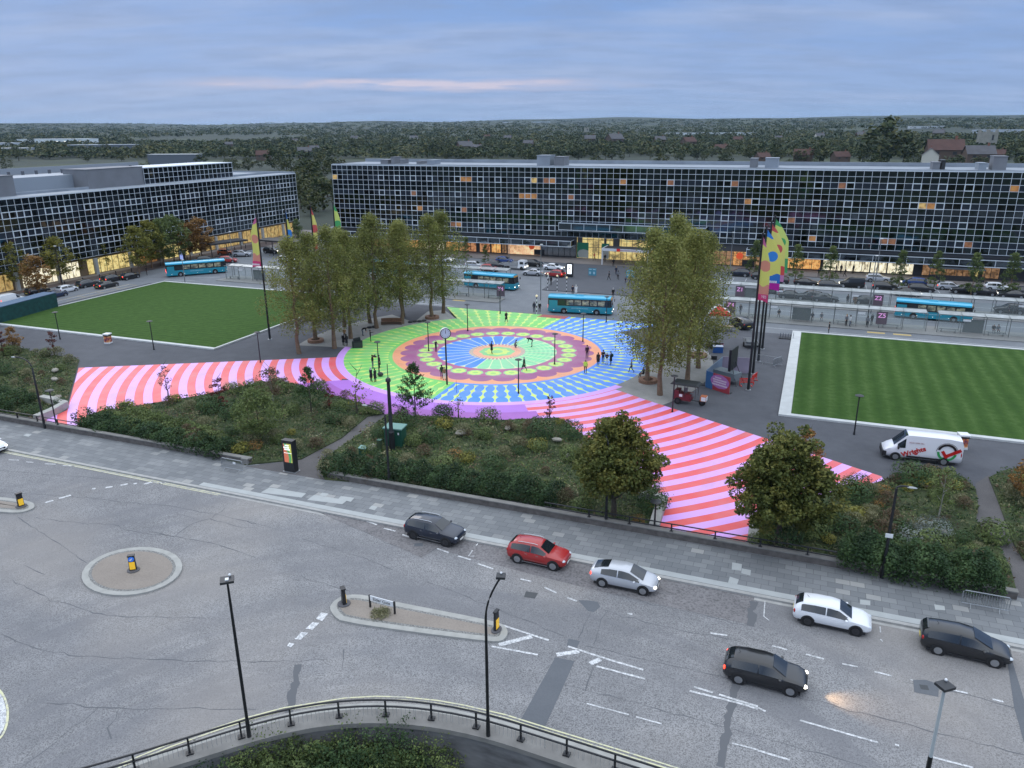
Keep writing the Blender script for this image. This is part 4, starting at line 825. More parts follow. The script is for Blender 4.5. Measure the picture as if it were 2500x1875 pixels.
# ---- the two groves: tall slender trees with thin olive foliage
def grove_proto(h, w, seed, mat):
    def env(rg):
        q = rg.random()**.85; z = 3.0+(h-3.0)*q; prof = (math.sin(math.pi*min(1, (q*.86+.12)))**.75)*(1-.45*q); a = rg.uniform(0, 2*math.pi); r = w*prof*rg.random()**.5*(1+.28*math.sin(a*3+seed+z*.9))
        return np.array([r*math.cos(a), r*math.sin(a), z])
    p, t = clumpy(310, 50, env, .85, seed, 1.15)
    p[:, 2] = np.maximum(p[:, 2], 2.6)
    cr = quads('crown', p, np.random.default_rng(seed).uniform(.11, .26, len(p)), mat, up=.2, tint=t, seed=seed)
    tr = trunk_mb(h*.93, .23, [(3.0+i*(h-5)/16, 1.2+1.6*math.sin(math.pi*(i/16)), R(48), .05) for i in range(16)], seed).mesh('trunk', BARK, True)
    return cr, tr
gp = [grove_proto(15.3, 4.0, 11, L_OLV), grove_proto(14.7, 3.7, 12, L_OLV), grove_proto(15.8, 4.2, 13, L_OLV)]
gL = [((460, 930), 1), ((603, 820), 1.02), ((765, 885), 1.03), ((905, 800), .98), ((1072, 665), 1), ((1130, 710), 1.05), ((1347, 670), 1.0), ((1358, 610), 1.02), ((1607, 625), 1.0), ((1703, 580), 1.05), ((850, 700), 1.0)]
lb = ['tall slender olive tree at the near left corner of the left grove', 'slender olive tree in the left grove with a ring of timber seat at its foot', 'slender olive tree beside the black speaker stack', 'slender olive tree behind the crew in dark coats', 'thin trunked olive tree at the outer edge of the left grove, behind the leaning trunk', 'olive tree with leaning trunk beside the curved timber bench',
      'thick trunked olive tree right of the curved timber bench', 'olive tree standing close behind the thick trunked one', 'olive tree with a round timber ring at its foot, next to the mural fan', 'olive tree at the far right tip of the left grove', 'olive tree at the outer left edge of the left grove, behind the dark clad group']
for i, ((x, y), s_) in enumerate(gL):
    c, tr = gp[i % 3]; t = tree('grove_tree', lb[i], 'tree', 'trees of the left grove', c, tr); g_ = G(600+x/3.53, 600+y/3.53); t.location = g_; t.rotation_euler = (0, 0, i*1.7); t.scale = (s_*1.22, s_*1.22, s_)
gR = [((1400, 1240), 1.18), ((1293, 1140), 1.12), ((1625, 1135), 1.14), ((1718, 1015), 1.12), ((1480, 950), 1.15), ((1560, 800), 1.05)]
lb = ['nearest tall olive tree of the right grove, standing on pale gravel', 'olive tree with the person seated on its timber ring', 'olive tree standing behind the nearest one, right of it', 'olive tree nearest the coloured screens and cooler boxes', 'olive tree in the middle of the right grove', 'rearmost olive tree of the right grove, left of the red and white gazebo']
for i, ((x, y), s_) in enumerate(gR):
    c, tr = gp[(i+1) % 3]; t = tree('grove_tree', lb[i], 'tree', 'trees of the right grove', c, tr); t.location = G(1200+x/3.403, 600+y/3.403); t.rotation_euler = (0, 0, i*2.1+.5); t.scale = (s_*1.04, s_*1.04, s_)
# ---- two maples in the foreground beds
def maple(seed, h, w, mat, trunk_h=2.0):
    def env(rg):
        d = rg.normal(size=3); d /= np.linalg.norm(d); q = rg.random()**.28; b = 1+.16*math.sin(3.1*math.atan2(d[1], d[0])+seed)+.10*math.sin(5*d[2]+seed)
        p = d*q*b*np.array([w, w, (h-trunk_h)/2]); 
        if d[2] > 0: p[:2] *= (1-.35*d[2])
        return p+np.array([0, 0, trunk_h+(h-trunk_h)/2])
    p, t = clumpy(330, 100, env, .66, seed, .7)
    cr = quads('crown', p, np.random.default_rng(seed).uniform(.16, .34, len(p)), mat, up=.5, tint=t, seed=seed)
    tr = trunk_mb(h*.8, .24, [(1.6+i*.42, w*.75, R(28+i*4), .10) for i in range(11)], seed).mesh('trunk', BARKD, True); return cr, tr
for (bx, by), (cx_, cy_), h, w, sd, lb in [((1497, 1262), (1535, 1020), 8.1, 3.05, 21, 'round autumn maple left of the striped ramp, beside the curved lamp post'), ((1893, 1338), (1900, 1045), 8.8, 3.45, 22, 'large dense golden green maple right of the striped ramp')]:
    c, tr = maple(sd, h, w, L_MAP); t = tree('maple_tree', lb, 'tree', 'maples in the planting beds', c, tr); t.location = G(bx, by); t.location.z = 0
g_ = G(1975, 1245); c, tr = maple(24, 7.5, 1.7, L_ORA, 3.0)
# ---- small trees: along the west street and in front of the station
def small_tree(seed, h, w, mat, bark=BARK, n=46, per=44, cone=False, lf=(.16, .34), th=1.6):
    def env(rg):
        q = rg.random(); a = rg.uniform(0, 2*math.pi); r = w*rg.random()**.5*((1-q)**.7+.08 if cone else math.sin(math.pi*min(1, q*.9+.1))**.6); return np.array([r*math.cos(a), r*math.sin(a), th+(h-th)*q])
    p, t = clumpy(n, per, env, w*.32, seed, .7)
    return quads('crown', p, np.random.default_rng(seed).uniform(lf[0], lf[1], len(p)), mat, up=.3, tint=t, seed=seed), trunk_mb(h*.85, .09, [(th*.9+i*.5, w*.7, R(45), .035) for i in range(7)], seed).mesh('trunk', bark, True)
yv, ov_, gvn, cvn = small_tree(31, 7.0, 1.9, L_YEL, n=70, per=50), small_tree(32, 6.4, 1.8, L_ORA, n=64, per=50), small_tree(33, 8.2, 2.6, L_GRN, n=80, per=60), small_tree(34, 7.4, 1.7, L_GRN, n=60, cone=True, th=1.0)
WT_ = [((42, 709), yv, 1.15, 'yellow green street tree at the far left edge of the west street'), ((98, 727), ov_, 1.1, 'orange leaved street tree on the left, near the green traffic light'), ((150, 692), yv, 1.15, 'yellow street tree beside the slim black lamp on the west street'), ((193, 675), yv, .8, 'small pale street tree before a white pillar of the offices'), ((248, 664), yv, .9, 'yellow green street tree in front of the brightest shop window'),
       ((341, 669), yv, 1.25, 'wide yellow green street tree before the yellow fascia'), ((372, 655), yv, 1.3, 'tall pale street tree left of the green ones'), ((402, 648), gvn, 1.1, 'full green street tree in the middle of the west street row'), ((428, 643), gvn, 1.15, 'fuller green street tree just left of the orange ones'), ((466, 636), ov_, 1.25, 'pale orange street tree left of the copper one'), ((494, 632), ov_, 1.35, 'copper orange street tree at the right of the west street row')]
for (x, y), (c, tr), s_, lb in WT_: t = tree('street_tree', lb, 'tree', 'street trees in front of the west offices', c, tr); t.location = G(x, y); t.rotation_euler = (0, 0, x); t.scale = (s_*1.35, s_*1.35, s_*1.12)
for i, ((x, y), s_, lb) in enumerate([((1941, 686), 1, 'conical car park tree nearest the flagpoles'), ((2023, 691), 1, 'conical dark car park tree left of the brightest shop'), ((2192, 705), 1, 'conical car park tree before the pink lit shop'), ((2280, 702), .95, 'conical car park tree at the left of the terrace awning'), ((2370, 720), 1.05, 'conical car park tree at the right of the terrace awning'), ((2461, 720), 1.05, 'conical car park tree near the right edge'), ((1840, 672), 1.0, 'conical car park tree behind the flagpoles'), ((1138, 640), .8, 'small conical tree left of the parked blue car'), ((1185, 645), .6, 'low conical tree by the brown lit shop'), ((730, 612), 1.1, 'conical tree on the far side road between the buildings')]):
    t = tree('small_tree', lb, 'tree', 'small conical trees in front of the station', *cvn); t.location = G(x, y); t.rotation_euler = (0, 0, i*1.3); t.scale = (s_,)*3
# ---- individual small trees and tall shrubs of the beds
yt = small_tree(41, 4.0, .8, L_BRN, BARKD, n=22, per=20, lf=(.1, .2), th=1.3); rd = small_tree(42, 3.6, .8, L_RED, BARKD, n=26, per=34, lf=(.1, .22), th=.5); gs = small_tree(43, 5.2, 2.4, L_GRN, BARKD, n=90, per=60, lf=(.14, .28), th=1.2)
pk_ = small_tree(44, 4.0, 1.6, L_BRN, BARKP, n=40, per=34, lf=(.12, .24), th=1.2); br_ = small_tree(45, 5.5, 1.5, L_GRN, BARKP, n=46, per=34, lf=(.12, .25), th=1.6); sp_ = small_tree(46, 2.6, 1.3, L_YEL, BARKD, n=16, per=12, lf=(.12, .26), th=.8); orr = small_tree(47, 4.2, 1.5, L_ORA, BARKD, n=40, per=50, lf=(.14, .3), th=1.0)
def pine(seed):
    rg = np.random.default_rng(seed); P_ = []; T_ = []
    for i in range(70):
        q = rg.random(); z = .5+3.9*q; a = rg.uniform(0, 6.28); r = (1.75*(1-q)**.8+.1); L_ = np.linspace(.35, 1, 12)[:, None]; e = np.array([math.cos(a)*r, math.sin(a)*r, .45+.25*r]); pts = np.array([0, 0, z])+L_*e
        for _ in range(5): P_.append(pts+rg.normal(scale=.07, size=pts.shape)); T_.append(np.full(12, rg.random()))
    p = np.concatenate(P_); return quads('crown', p, rg.uniform(.10, .24, len(p)), L_DRK, aspect=.4, tint=np.concatenate(T_), seed=seed), trunk_mb(4.2, .08, [], seed).mesh('trunk', BARKD, True)
pn = pine(51)
for (x, y), (c, tr), s_, lb in [((412, 978), yt, 1, 'thin brown young tree standing against the western stripes'), ((541, 1006), rd, 1.1, 'narrow dark red tree at the edge of the western stripes'), ((636, 1080), gs, 1.0, 'broad green small tree in the middle bed'), ((668, 990), pk_, 1.05, 'pale russet airy tree behind the broad green one'), ((760, 1008), pn, 1.05, 'dark pine on a bare stem left of the purple band'), ((1014, 1024), pn, 1.25, 'dark pine in front of the violet band, beside the tall black column'), ((806, 1000), rd, .7, 'small bare reddish sapling in front of the purple paint'), ((872, 1010), sp_, 1.3, 'sparse yellowish sapling in front of the purple paint'), ((1120, 1024), sp_, .9, 'wispy sapling in front of the violet band'), ((1342, 1026), rd, .75, 'twiggy plum coloured shrub at the corner of the purple band'), ((2291, 1272), br_, .8, 'pale stemmed birch in the right bed below the van'), ((2508, 1230), orr, 1.0, 'orange leaved tree cut by the right edge'),
                               ((10, 870), rd, 1.0, 'dark red bushy tree at the far left edge of the left bed'), ((36, 860), orr, .8, 'rusty orange bushy tree in the left bed'), ((134, 868), rd, .95, 'burgundy bush at the top of the left bed'), ((1958, 1160), orr, .95, 'golden tipped slim tree rising behind the large maple')]:
    t = tree('bed_tree', lb, 'tree', None, c, tr); t.location = G(x, y); t.location.z = .1; t.rotation_euler = (0, 0, x*.7); t.scale = (s_,)*3
# ---- hedges
def inpoly(p, poly):
    x, y = p; c = False; n = len(poly)
    for i in range(n):
        (x1, y1), (x2, y2) = poly[i], poly[(i+1) % n]
        if (y1 > y) != (y2 > y) and x < (x2-x1)*(y-y1)/(y2-y1)+x1: c = not c
    return c
def hedge(label, pts, wd, h, n, mat, seed, loc=None):
    rg = np.random.default_rng(seed); P_ = []; segs = [(Vector(pts[i]), Vector(pts[i+1])) for i in range(len(pts)-1)]; tot = sum((b-a).length for a, b in segs); c0 = Vector(pts[0])
    t_ = []
    for a, b in segs:
        k = int(n*(b-a).length/tot); u = rg.random(k)[:, None]; A_ = np.array([*a])+(np.array([*b])-np.array([*a]))*u; d = (b-a).normalized(); nn = np.array([-d.y, d.x])
        ang = rg.uniform(0, math.pi, k); s_ = np.abs(np.cos(ang))**.5*np.sign(np.cos(ang)); lump = 1+.16*np.sin(A_[:, 0]*1.9+seed)+.12*np.sin(A_[:, 0]*4.3+1)
        q = rg.random(k)**.3; off_ = s_*wd/2*q; z = np.abs(np.sin(ang))**.6*h*q*lump
        P_.append(np.stack([A_[:, 0]+nn[0]*off_-c0.x, A_[:, 1]+nn[1]*off_-c0.y, z], 1)); t_.append(np.clip(.35+.3*np.sin(A_[:, 0]*2.7+seed)+rg.normal(0, .2, k), 0, 1))
    p = np.concatenate(P_); me = quads('hedge', p, rg.uniform(.12, .28, len(p)), mat, up=.5, tint=np.concatenate(t_), seed=seed)
    o = put('hedge', me, None, tuple(OO+UV_*c0.x+VV*(-c0.y)+Vector((0, 0, .08))), TH, label, 'hedge'); return o
hedge('dark green hedge behind the low wall in the middle bed, left of the display totem', PX([(200, 1036), (300, 1056), (430, 1088), (520, 1106), (560, 1116)]), 2.6, 1.4, 11000, L_DRK, 61)
hedge('deep green hedge along the low wall of the centre bed', PX([(800, 1150), (900, 1162), (1080, 1186), (1220, 1208), (1368, 1232)]), 3.2, 1.55, 14000, L_DRK, 62)
hedge('glossy dark hedge in front of the right bed', PX([(2050, 1365), (2150, 1392), (2260, 1410), (2350, 1425), (2440, 1440)]), 3.6, 2.0, 12000, L_DRK, 63)
hedge('dark shrubbery at the left edge behind the railing', PX([(-60, 985), (0, 992), (60, 1000)]), 4.5, 1.6, 6000, L_DRK, 64)
hedge('dense green hedge rising behind the wall of the middle bed', PX([(270, 1012), (400, 1050), (520, 1085)]), 3.4, 1.1, 8000, L_GRN, 65)
# ---- ground cover of each bed (nobody could count it)
zf = lambda x, y: .10+.22*(math.sin(x*.9)*math.sin(y*.7+1)+1)/2
def cover(label, poly, dens, mats, seed, size=(.14, .36), hmax=.55):
    rg = np.random.default_rng(seed); xs_, ys_ = [p[0] for p in poly], [p[1] for p in poly]; area = abs(sum(poly[i][0]*poly[(i+1) % len(poly)][1]-poly[(i+1) % len(poly)][0]*poly[i][1] for i in range(len(poly)))/2)
    n = int(min(area, 1400)*dens); P_ = []
    while len(P_) < n:
        q = (rg.uniform(min(xs_), max(xs_)), rg.uniform(min(ys_), max(ys_)))
        if inpoly(q, poly): P_.append(q)
    P_ = np.array(P_); x, y = P_[:, 0], P_[:, 1]
    f = np.sin(x*.55+seed)*np.sin(y*.8+x*.21)+.5*np.sin(x*1.7+y*1.3+seed)+.35*np.sin(y*3.1-x*2.3); hh = .12+hmax*np.clip(.5+.4*f, .05, 1)*rg.random(len(x))**.6
    m_ = np.clip(((f+1.4)/2.8*len(mats)+rg.normal(0, .55, len(x))).astype(int), 0, len(mats)-1)
    me = quads('bed', np.stack([x, y, hh], 1), rg.uniform(size[0], size[1], len(x)), mats, up=.3, aspect=.45, mi=m_, tint=np.clip(rg.random(len(x))*.7+.15*f, 0, 1), seed=seed)
    put('ground_cover', me, frame=True, label=label, cat='ground cover', kind='stuff')
for i, (k, p) in enumerate(BEDS.items()):
    cover({'west': 'low mixed planting filling the left bed', 'middle': 'low green and rust planting filling the bed left of the footpath', 'centre': 'low mixed planting filling the long bed below the violet band', 'east': 'low green planting filling the bed right of the striped ramp', 'far_east': 'low planting beyond the right footpath'}[k], p, 30, [L_DRK, L_GRN, L_PAL, L_GRN, L_DRK, L_GRN, L_BRN, L_PAL], 70+i)
# ---- shrubs and grass tufts standing in the beds, one by one
def tuft(seed, mat, h=.9, w=.7, n=420):
    rg = np.random.default_rng(seed); a = rg.uniform(0, 6.28, n); q = rg.random(n); r = w*q**.6*rg.uniform(.5, 1, n); z = h*(1-.6*(r/w)**2)*rg.random(n)**.5
    return quads('tuft', np.stack([r*np.cos(a), r*np.sin(a), z], 1), rg.uniform(.14, .34, n), mat, up=0, aspect=.22, seed=seed)
def shrub(seed, mat, h=1.2, w=.9, n=900, lf=(.10, .22)):
    rg = np.random.default_rng(seed); p = blob(n, (0, 0, h*.45), (w, w, h*.55), seed, .7); p *= 1+.12*np.sin(p[:, [0]]*5+seed)*np.sin(p[:, [1]]*4); p[:, 2] = np.abs(p[:, 2]); return quads('shrub', p, rg.uniform(*lf, n), mat, up=.3, seed=seed)
KIND = [('grass_tuft', tuft(81, L_PAL, 1.1, .85), 'pale feathery ornamental grass tuft in the planting beds', 'pale grass tufts in the beds', 'grass'), ('shrub', shrub(82, L_GRN, 1.5, 1.1), 'rounded mid green shrub in the planting beds', 'green shrubs in the beds', 'shrub'), ('shrub', shrub(83, L_DRK, 1.7, 1.3), 'rounded very dark evergreen shrub in the planting beds', 'dark shrubs in the beds', 'shrub'),
        ('seedhead_clump', tuft(84, L_BRN, 1.2, .9, 380), 'brown clump of dry seed heads in the planting beds', 'brown seed head clumps in the beds', 'perennial'), ('shrub', shrub(85, L_YEL, 1.0, .8, 500), 'small yellow green shrub in the planting beds', 'yellow green shrubs in the beds', 'shrub'), ('shrub', shrub(86, L_ORA, .8, .8, 260, (.08, .18)), 'low rust coloured shrub in the planting beds', 'rust shrubs in the beds', 'shrub')]
used_ = [False]*len(KIND)
def plant(k, x, y, s_, rz, label=None, bed='planting beds'):
    nm, me, lb, gp_, cat = KIND[k]; lb = lb.replace('planting beds', bed); gp_ = gp_.replace('beds', bed); p = OO+UV_*x+VV*(-y)+Vector((0, 0, .08)); o = put(nm, me, None, tuple(p), rz, label or lb, cat, None if label else gp_); o.scale = (s_*1.1, s_*1.1, s_); return o
rg_ = random.Random(9)
for bk, cnt in (('west', 44), ('middle', 62), ('centre', 78), ('east', 70), ('far_east', 16)):
    poly = BEDS[bk]; xs_, ys_ = [p[0] for p in poly], [p[1] for p in poly]; c = 0
    while c < cnt:
        q = (rg_.uniform(min(xs_), max(xs_)), rg_.uniform(min(ys_), max(ys_)))
        if not inpoly(q, poly) or (bk == 'far_east' and q[0] > 165): continue
        plant(rg_.choices(range(6), [7, 5, 3, 5, 2, 1.2])[0], q[0], q[1], rg_.uniform(.55, 1.25), rg_.uniform(0, 6), bed={'west': 'bed at the far left', 'middle': 'bed below the western stripes', 'centre': 'bed below the violet band', 'east': 'bed right of the large maple', 'far_east': 'bed at the right edge'}[bk]); c += 1
for x, y, s_ in ((2240, 1335, 1.3), (2275, 1310, 1.2)):
    q = PX([(x, y)])[0]; o = put('silver_shrub', shrub(87, L_SIL, .8, 1.3, 1300, (.06, .13)), None, tuple(OO+UV_*q[0]+VV*(-q[1])+Vector((0, 0, .5))), 1, 'low silver grey mound shrub, %s of the pair in the right bed' % ('nearer' if y > 1320 else 'farther'), 'shrub'); o.scale = (s_,)*3
# ---- pale boulders
def boulder(seed, label, loc, s_):
    rg = random.Random(seed); m = MB(); m.ell((0, 0, .2), (.75, .5, .42), 9, 6); m.v = [(x*(1+rg.uniform(-.14, .14)), y*(1+rg.uniform(-.14, .14)), z*(1+rg.uniform(-.12, .12))) for x, y, z in m.v]
    o = put('boulder', m.mesh('boulder', PM('pale_sandstone', (.30, .28, .24), .9, var=.25, scale=3)), None, loc, rg.uniform(0, 3), label, 'boulder', 'pale boulders in the beds'); o.scale = (s_*.72, s_*.72, s_*.5)
for i, (x, y, s_, lb) in enumerate([(1127, 1066, 1.3, 'flat pale boulder right of the green electrical cabinet'), (909, 1103, 1.3, 'tan leaning boulder at the left foot of the tall black column'), (1240, 1054, .9, 'white boulder in the upper part of the centre bed'), (1360, 1083, .9, 'pale boulder just left of the autumn maple'), (1385, 1122, .7, 'small pale boulder half hidden below the maple'), (136, 912, 1.1, 'long flat white boulder in the left bed'), (135, 934, 1.1, 'rounded grey boulder below the flat one in the left bed'), (141, 979, 1.1, 'upright white boulder behind the low pale wall'), (2302, 1309, .6, 'small white boulder beside the silver shrubs')]):
    boulder(i, lb, tuple(G(x, y)+Vector((0, 0, .35))), s_)
# ---- shrubs in the pit
PB = [(545, 1885, 'dark bush at the left end of the sunken planting', L_DRK), (650, 1862, 'glossy green bush left in the sunken planting', L_GRN), (765, 1828, 'tallest yellowish green bush touching the curved wall', L_GRN), (860, 1835, 'green bush right of the tallest one under the wall', L_GRN), (955, 1850, 'blue green dark bush under the wall', L_DRK), (1045, 1868, 'leafy bush at the right end of the sunken planting', L_GRN), (715, 1890, 'front green bush in the sunken planting', L_GRN), (830, 1895, 'front dark bush in the middle of the sunken planting', L_DRK), (935, 1905, 'front green bush toward the right of the sunken planting', L_GRN), (600, 1915, 'front bush at the lower left of the sunken planting', L_GRN)]
for i, (x, y, lb, mt_) in enumerate(PB):
    g_ = G(x, y, -1.6); h_ = 4.3+.3*math.sin(i*2.1); p = blob(9000, (0, 0, h_*.5-.2), (2.1, 1.9, h_*.5), 90+i, .72); ang = np.arctan2(p[:, 1], p[:, 0]); p *= (1+.13*np.sin(ang*5+i)+.10*np.sin(p[:, 2]*6+i))[:, None]
    me = quads('bush', p, np.random.default_rng(i).uniform(.07, .18, len(p)), mt_, up=.4, tint=np.clip(.4+.35*np.sin(ang*4+p[:, 2]*3)+np.random.default_rng(i).normal(0, .22, len(p)), 0, 1), seed=i)
    put('bush', me, None, (g_.x, g_.y, -4.3), 0, lb, 'bush')
# ================================================================ TREES BEYOND
def crown_far(seed, h, w, n=520, dome=.5):
    def env(rg):
        d = rg.normal(size=3); d /= np.linalg.norm(d); p = d*rg.random()**.3*np.array([w, w, h*.42]); return p+np.array([0, 0, h*.52])
    p, t = clumpy(int(n/13), 13, env, w*.36, seed, .8); return quads('crown', p, np.random.default_rng(seed).uniform(.7, 1.7, len(p))*w/5, L_FAR, up=.4, tint=t, seed=seed)
FP = [(crown_far(101, 12, 5), 'rounded'), (crown_far(102, 15, 6.2, 620), 'broad'), (crown_far(103, 10, 4.6), 'low'), (crown_far(104, 17, 4.6), 'tall')]
ft = trunk_mb(6, .35, [], 5).mesh('trunk', BARKD)
rf_ = random.Random(77)
cnt = 0
cand = []
for _ in range(5000):
    px = rf_.uniform(-40, 2540); py = rf_.uniform(350, 428)
    p = far_at(px, py); 
    if py > 395 and (px > 800 or px < 560): 
        if rf_.random() < .6: continue
    if p is None or ((p-OO).dot(VV) > -26 and (p-OO).dot(UV_) > -118): continue
    cand.append(p)
    if len(cand) >= 255: break
for px, py in [(735, 470), (755, 455), (775, 445), (795, 440), (812, 430), (740, 430), (765, 420), (790, 415), (700, 415), (670, 410), (825, 425), (720, 440), (750, 500), (775, 490), (800, 480), (760, 520), (790, 510), (735, 505)]: cand.append(G(px, py+rf_.uniform(0, 12)))
for i, p in enumerate(cand):
    k = rf_.randrange(4); big = i >= len(cand)-18
    t = thing('distant_tree', {0: 'rounded tree beyond the station roof', 1: 'broad tree beyond the station roof', 2: 'low bushy tree beyond the station roof', 3: 'tall narrow tree beyond the station roof'}[k] if not big else 'dark green tree in the gap between the two glass buildings', 'tree', tuple(p), rf_.uniform(0, 6), 'trees beyond the station roof' if not big else 'trees in the gap between the buildings')
    put('crown', FP[k][0], t); put('trunk', ft, t); s_ = rf_.uniform(.65, 1.2); t.scale = (s_*1.1, s_*1.1, s_*(.8 if not big else .95))
for px, py, s_, k, lb in [(2150, 398, 3.2, 1, 'huge dark cedar like tree towering above the right of the station'), (2205, 398, 2.2, 1, 'dark broad tree right of the towering one'), (2105, 398, 1.5, 0, 'bushy tree left of the towering one'), (1060, 385, 1.5, 1, 'dark round tree above the left end of the station roof'), (2000, 397, 1.6, 1, 'dark round tree above the roof behind the flags'), (875, 385, 1.2, 0, 'yellow green tree above the left corner of the station')]:
    p = far_at(px, py); t = thing('large_tree', lb, 'tree', tuple(p)); put('crown', FP[k][0], t); put('trunk', ft, t); t.scale = (s_, s_, s_*.8)
# far woods, uncountable
C_ = []; S_ = []; T_ = []
for _ in range(13000):
    px = rf_.uniform(-60, 2560); yy = 303-(px/2500)*18; py = yy+1+rf_.random()**1.15*(388-yy)
    p = far_at(px, py)
    if p is None: continue
    d = math.hypot(p.x, p.y)
    if d > 11500 or d < 560: continue
    if math.sin(p.x*.004+1)*math.sin(p.y*.0026) > .74 and d < 2500: continue
    far = min(1, d/5000); r_ = rf_.uniform(4, 8)*(1+1.2*far); hh = rf_.uniform(7, 12)*(1-.45*far); n = int(22-12*far); rg = np.random.default_rng(_); q = rg.normal(size=(n, 3)); q /= np.linalg.norm(q, axis=1)[:, None]; q[:, 2] = np.abs(q[:, 2])
    q = q*np.array([r_*.8, r_*.8, hh*.55])+np.array([p.x, p.y, p.z+hh*.3-.5]); C_.append(q); S_.append(rg.uniform(.6, 1.1, n)*r_*.55); tt = rf_.random()**1.3; T_.append(np.clip(tt*.8+rg.random(n)*.25, 0, 1))
me = quads('far_woods', np.concatenate(C_), np.concatenate(S_), L_FAR, up=.6, tint=np.concatenate(T_), seed=3); put('far_woods', me, label='distant mass of woods and garden trees out to the skyline', cat='wood', kind='stuff')
# ================================================================ AIR
hz_m = bpy.data.materials.new('haze_air'); hz_m.use_nodes = True; hn = hz_m.node_tree; hn.nodes.clear(); pv = hn.nodes.new('ShaderNodeVolumePrincipled'); mo = hn.nodes.new('ShaderNodeOutputMaterial'); hn.links.new(pv.outputs[0], mo.inputs['Volume'])
pv.inputs['Color'].default_value = (.50, .74, 1, 1); pv.inputs['Density'].default_value = .000034
m = MB(); m.box((0, 0, 92), (26000, 26000, 200)); put('haze', m.mesh('haze', hz_m), kind='stuff', label='pale blue evening haze over the far country', cat='haze')
# ================================================================ STREET FURNITURE
blk = PM('black_paint', (.014, .015, .018), .45); blk2 = PM('black_steel', (.03, .032, .036), .5); gry = PM('grey_galvanised', (.30, .32, .34), .45, .6); wht = PM('white_plastic', (.7, .72, .74), .5)
stone_w = PM('dark_stone_wall', (.115, .105, .10), .95, var=.3, scale=2.5); cop_m = PM('weathered_coping', (.20, .195, .185), .9, var=.2, scale=1.2); conc_l = PM('pale_concrete', (.34, .34, .32), .9, var=.15, scale=1.5); concd = MT('stained_concrete_wall', (.14, .14, .145), .9).vary(.8, .4, 5, (1, 1, 3)).m
def frt(a, v, z=0): return tuple(W(a, v, z))
def wall(label, a0, a1, v=122.45, h=.5, th=.34):
    t = thing('low_wall', label, 'wall', frt(a0, v), TH); L_ = a1-a0; m = MB(); m.box((L_/2, 0, h/2-.05), (L_, th, h+.1)); part('masonry', m, stone_w, t); m = MB(); m.box((L_/2, 0, h+.045), (L_+.05, th+.12, .09)); part('coping', m, cop_m, t); return t
aT0, aT1 = AV(600, 1140)[0], AV(793, 1172)[0]; aE = AV(2478, 1455)[0]
wall('low dark stone wall along the pavement left of the display totem', 20, aT0); wall('low dark stone wall along the pavement right of the display totem', aT1, aE); wall('low stone wall at the far right corner beyond the footpath', aE+3.4, 175)
def railing(label, a0, a1, post0, step, v=122.5, z0=.55, h=.62, along=None):
    t = thing('railing', label, 'railing', frt(a0, v, z0), TH); L_ = a1-a0
    for i in range(60):
        x = post0-a0+i*step
        if x > L_: break
        if x < 0: continue
        m = MB(); m.box((x, 0, h/2), (.10, .10, h)); m.box((x, 0, .03), (.26, .24, .06)); part('post', m, blk, t)
    for z in (h, h*.42): m = MB(); m.box((L_/2, 0, z), (L_, .07, .07)); part('rail', m, blk, t)
pa_ = [AV(1200+x/3.403, 950+y/3.403, .6)[0] for x, y in ((785, 1100), (1120, 1160), (1475, 1230), (1840, 1300))]
railing('black two bar railing on the wall over the striped ramp, right', AV(1345, 1237)[0], AV(2085, 1400)[0], pa_[0], (pa_[3]-pa_[0])/3)
railing('black two bar railing on the wall over the striped ramp, left', 22, AV(192, 1060)[0], 24, 2.9)
for lb, pts, h in [('pale L shaped retaining wall beside the left end of the stripes', PX([(102, 981), (134, 987), (160, 996), (128, 1014), (90, 1030)]), .75), ('pale retaining wall at the left side of the striped ramp', PX([(1560, 1215), (1590, 1219), (1619, 1228), (1606, 1262), (1596, 1297)]), .6), ('pale retaining wall at the right side of the striped ramp', PX([(1842, 1276), (1840, 1300), (1836, 1334)]), .6)]:
    m = MB(); m.strip(pts, .75, 0, h=h); put('retaining_wall', m.mesh('retaining_wall', conc_l), frame=True, label=lb, cat='wall')
# ---- curved parapet, railing and retaining wall of the pit
t = thing('curved_retaining_wall', 'curved concrete retaining wall with pale coping around the sunken planting', 'wall', tuple(OO), TH)
e_, c_ = LP(EDGE), LP(COPE)
def resample(l, n):
    l = [Vector(p) for p in l]; d = [0]
    for i in range(1, len(l)): d.append(d[-1]+(l[i]-l[i-1]).length)
    out = []
    for k in range(n):
        s = d[-1]*k/(n-1); i = max(j for j in range(len(d)) if d[j] <= s+1e-9); i = min(i, len(l)-2); out.append(l[i].lerp(l[i+1], (s-d[i])/(d[i+1]-d[i])))
    return out
def smooth(l, k=3):
    for _ in range(k): l = [l[0]]+[(l[i-1]+l[i]*2+l[i+1])/4 for i in range(1, len(l)-1)]+[l[-1]]
    return l
e_, c_ = smooth(resample(e_, 90), 6), smooth(resample(c_, 90), 6)
n = 90; mid = [a.lerp(b, .30) for a, b in zip(e_, c_)]
m = MB(); m.add([(p.x, p.y, .05) for p in mid]+[(p.x, p.y, .05) for p in c_]+[(p.x, p.y, -.22) for p in c_], [(i, i+1, n+i+1, n+i) for i in range(n-1)]+[(n+i, n+i+1, 2*n+i+1, 2*n+i) for i in range(n-1)]); part('coping', m, cop_m, t, True)
m = MB(); m.add([(p.x, p.y, RZ) for p in e_]+[(p.x, p.y, .03) for p in e_]+[(p.x, p.y, .035) for p in mid], [(i+1, i, n+i, n+i+1) for i in range(n-1)]+[(n+i+1, n+i, 2*n+i, 2*n+i+1) for i in range(n-1)]); part('kerb', m, conc_l, t, True)
inn = [Vector((c.x+(c-e).normalized().x*-.12, c.y+(c-e).normalized().y*-.12)) for e, c in zip(e_, c_)]
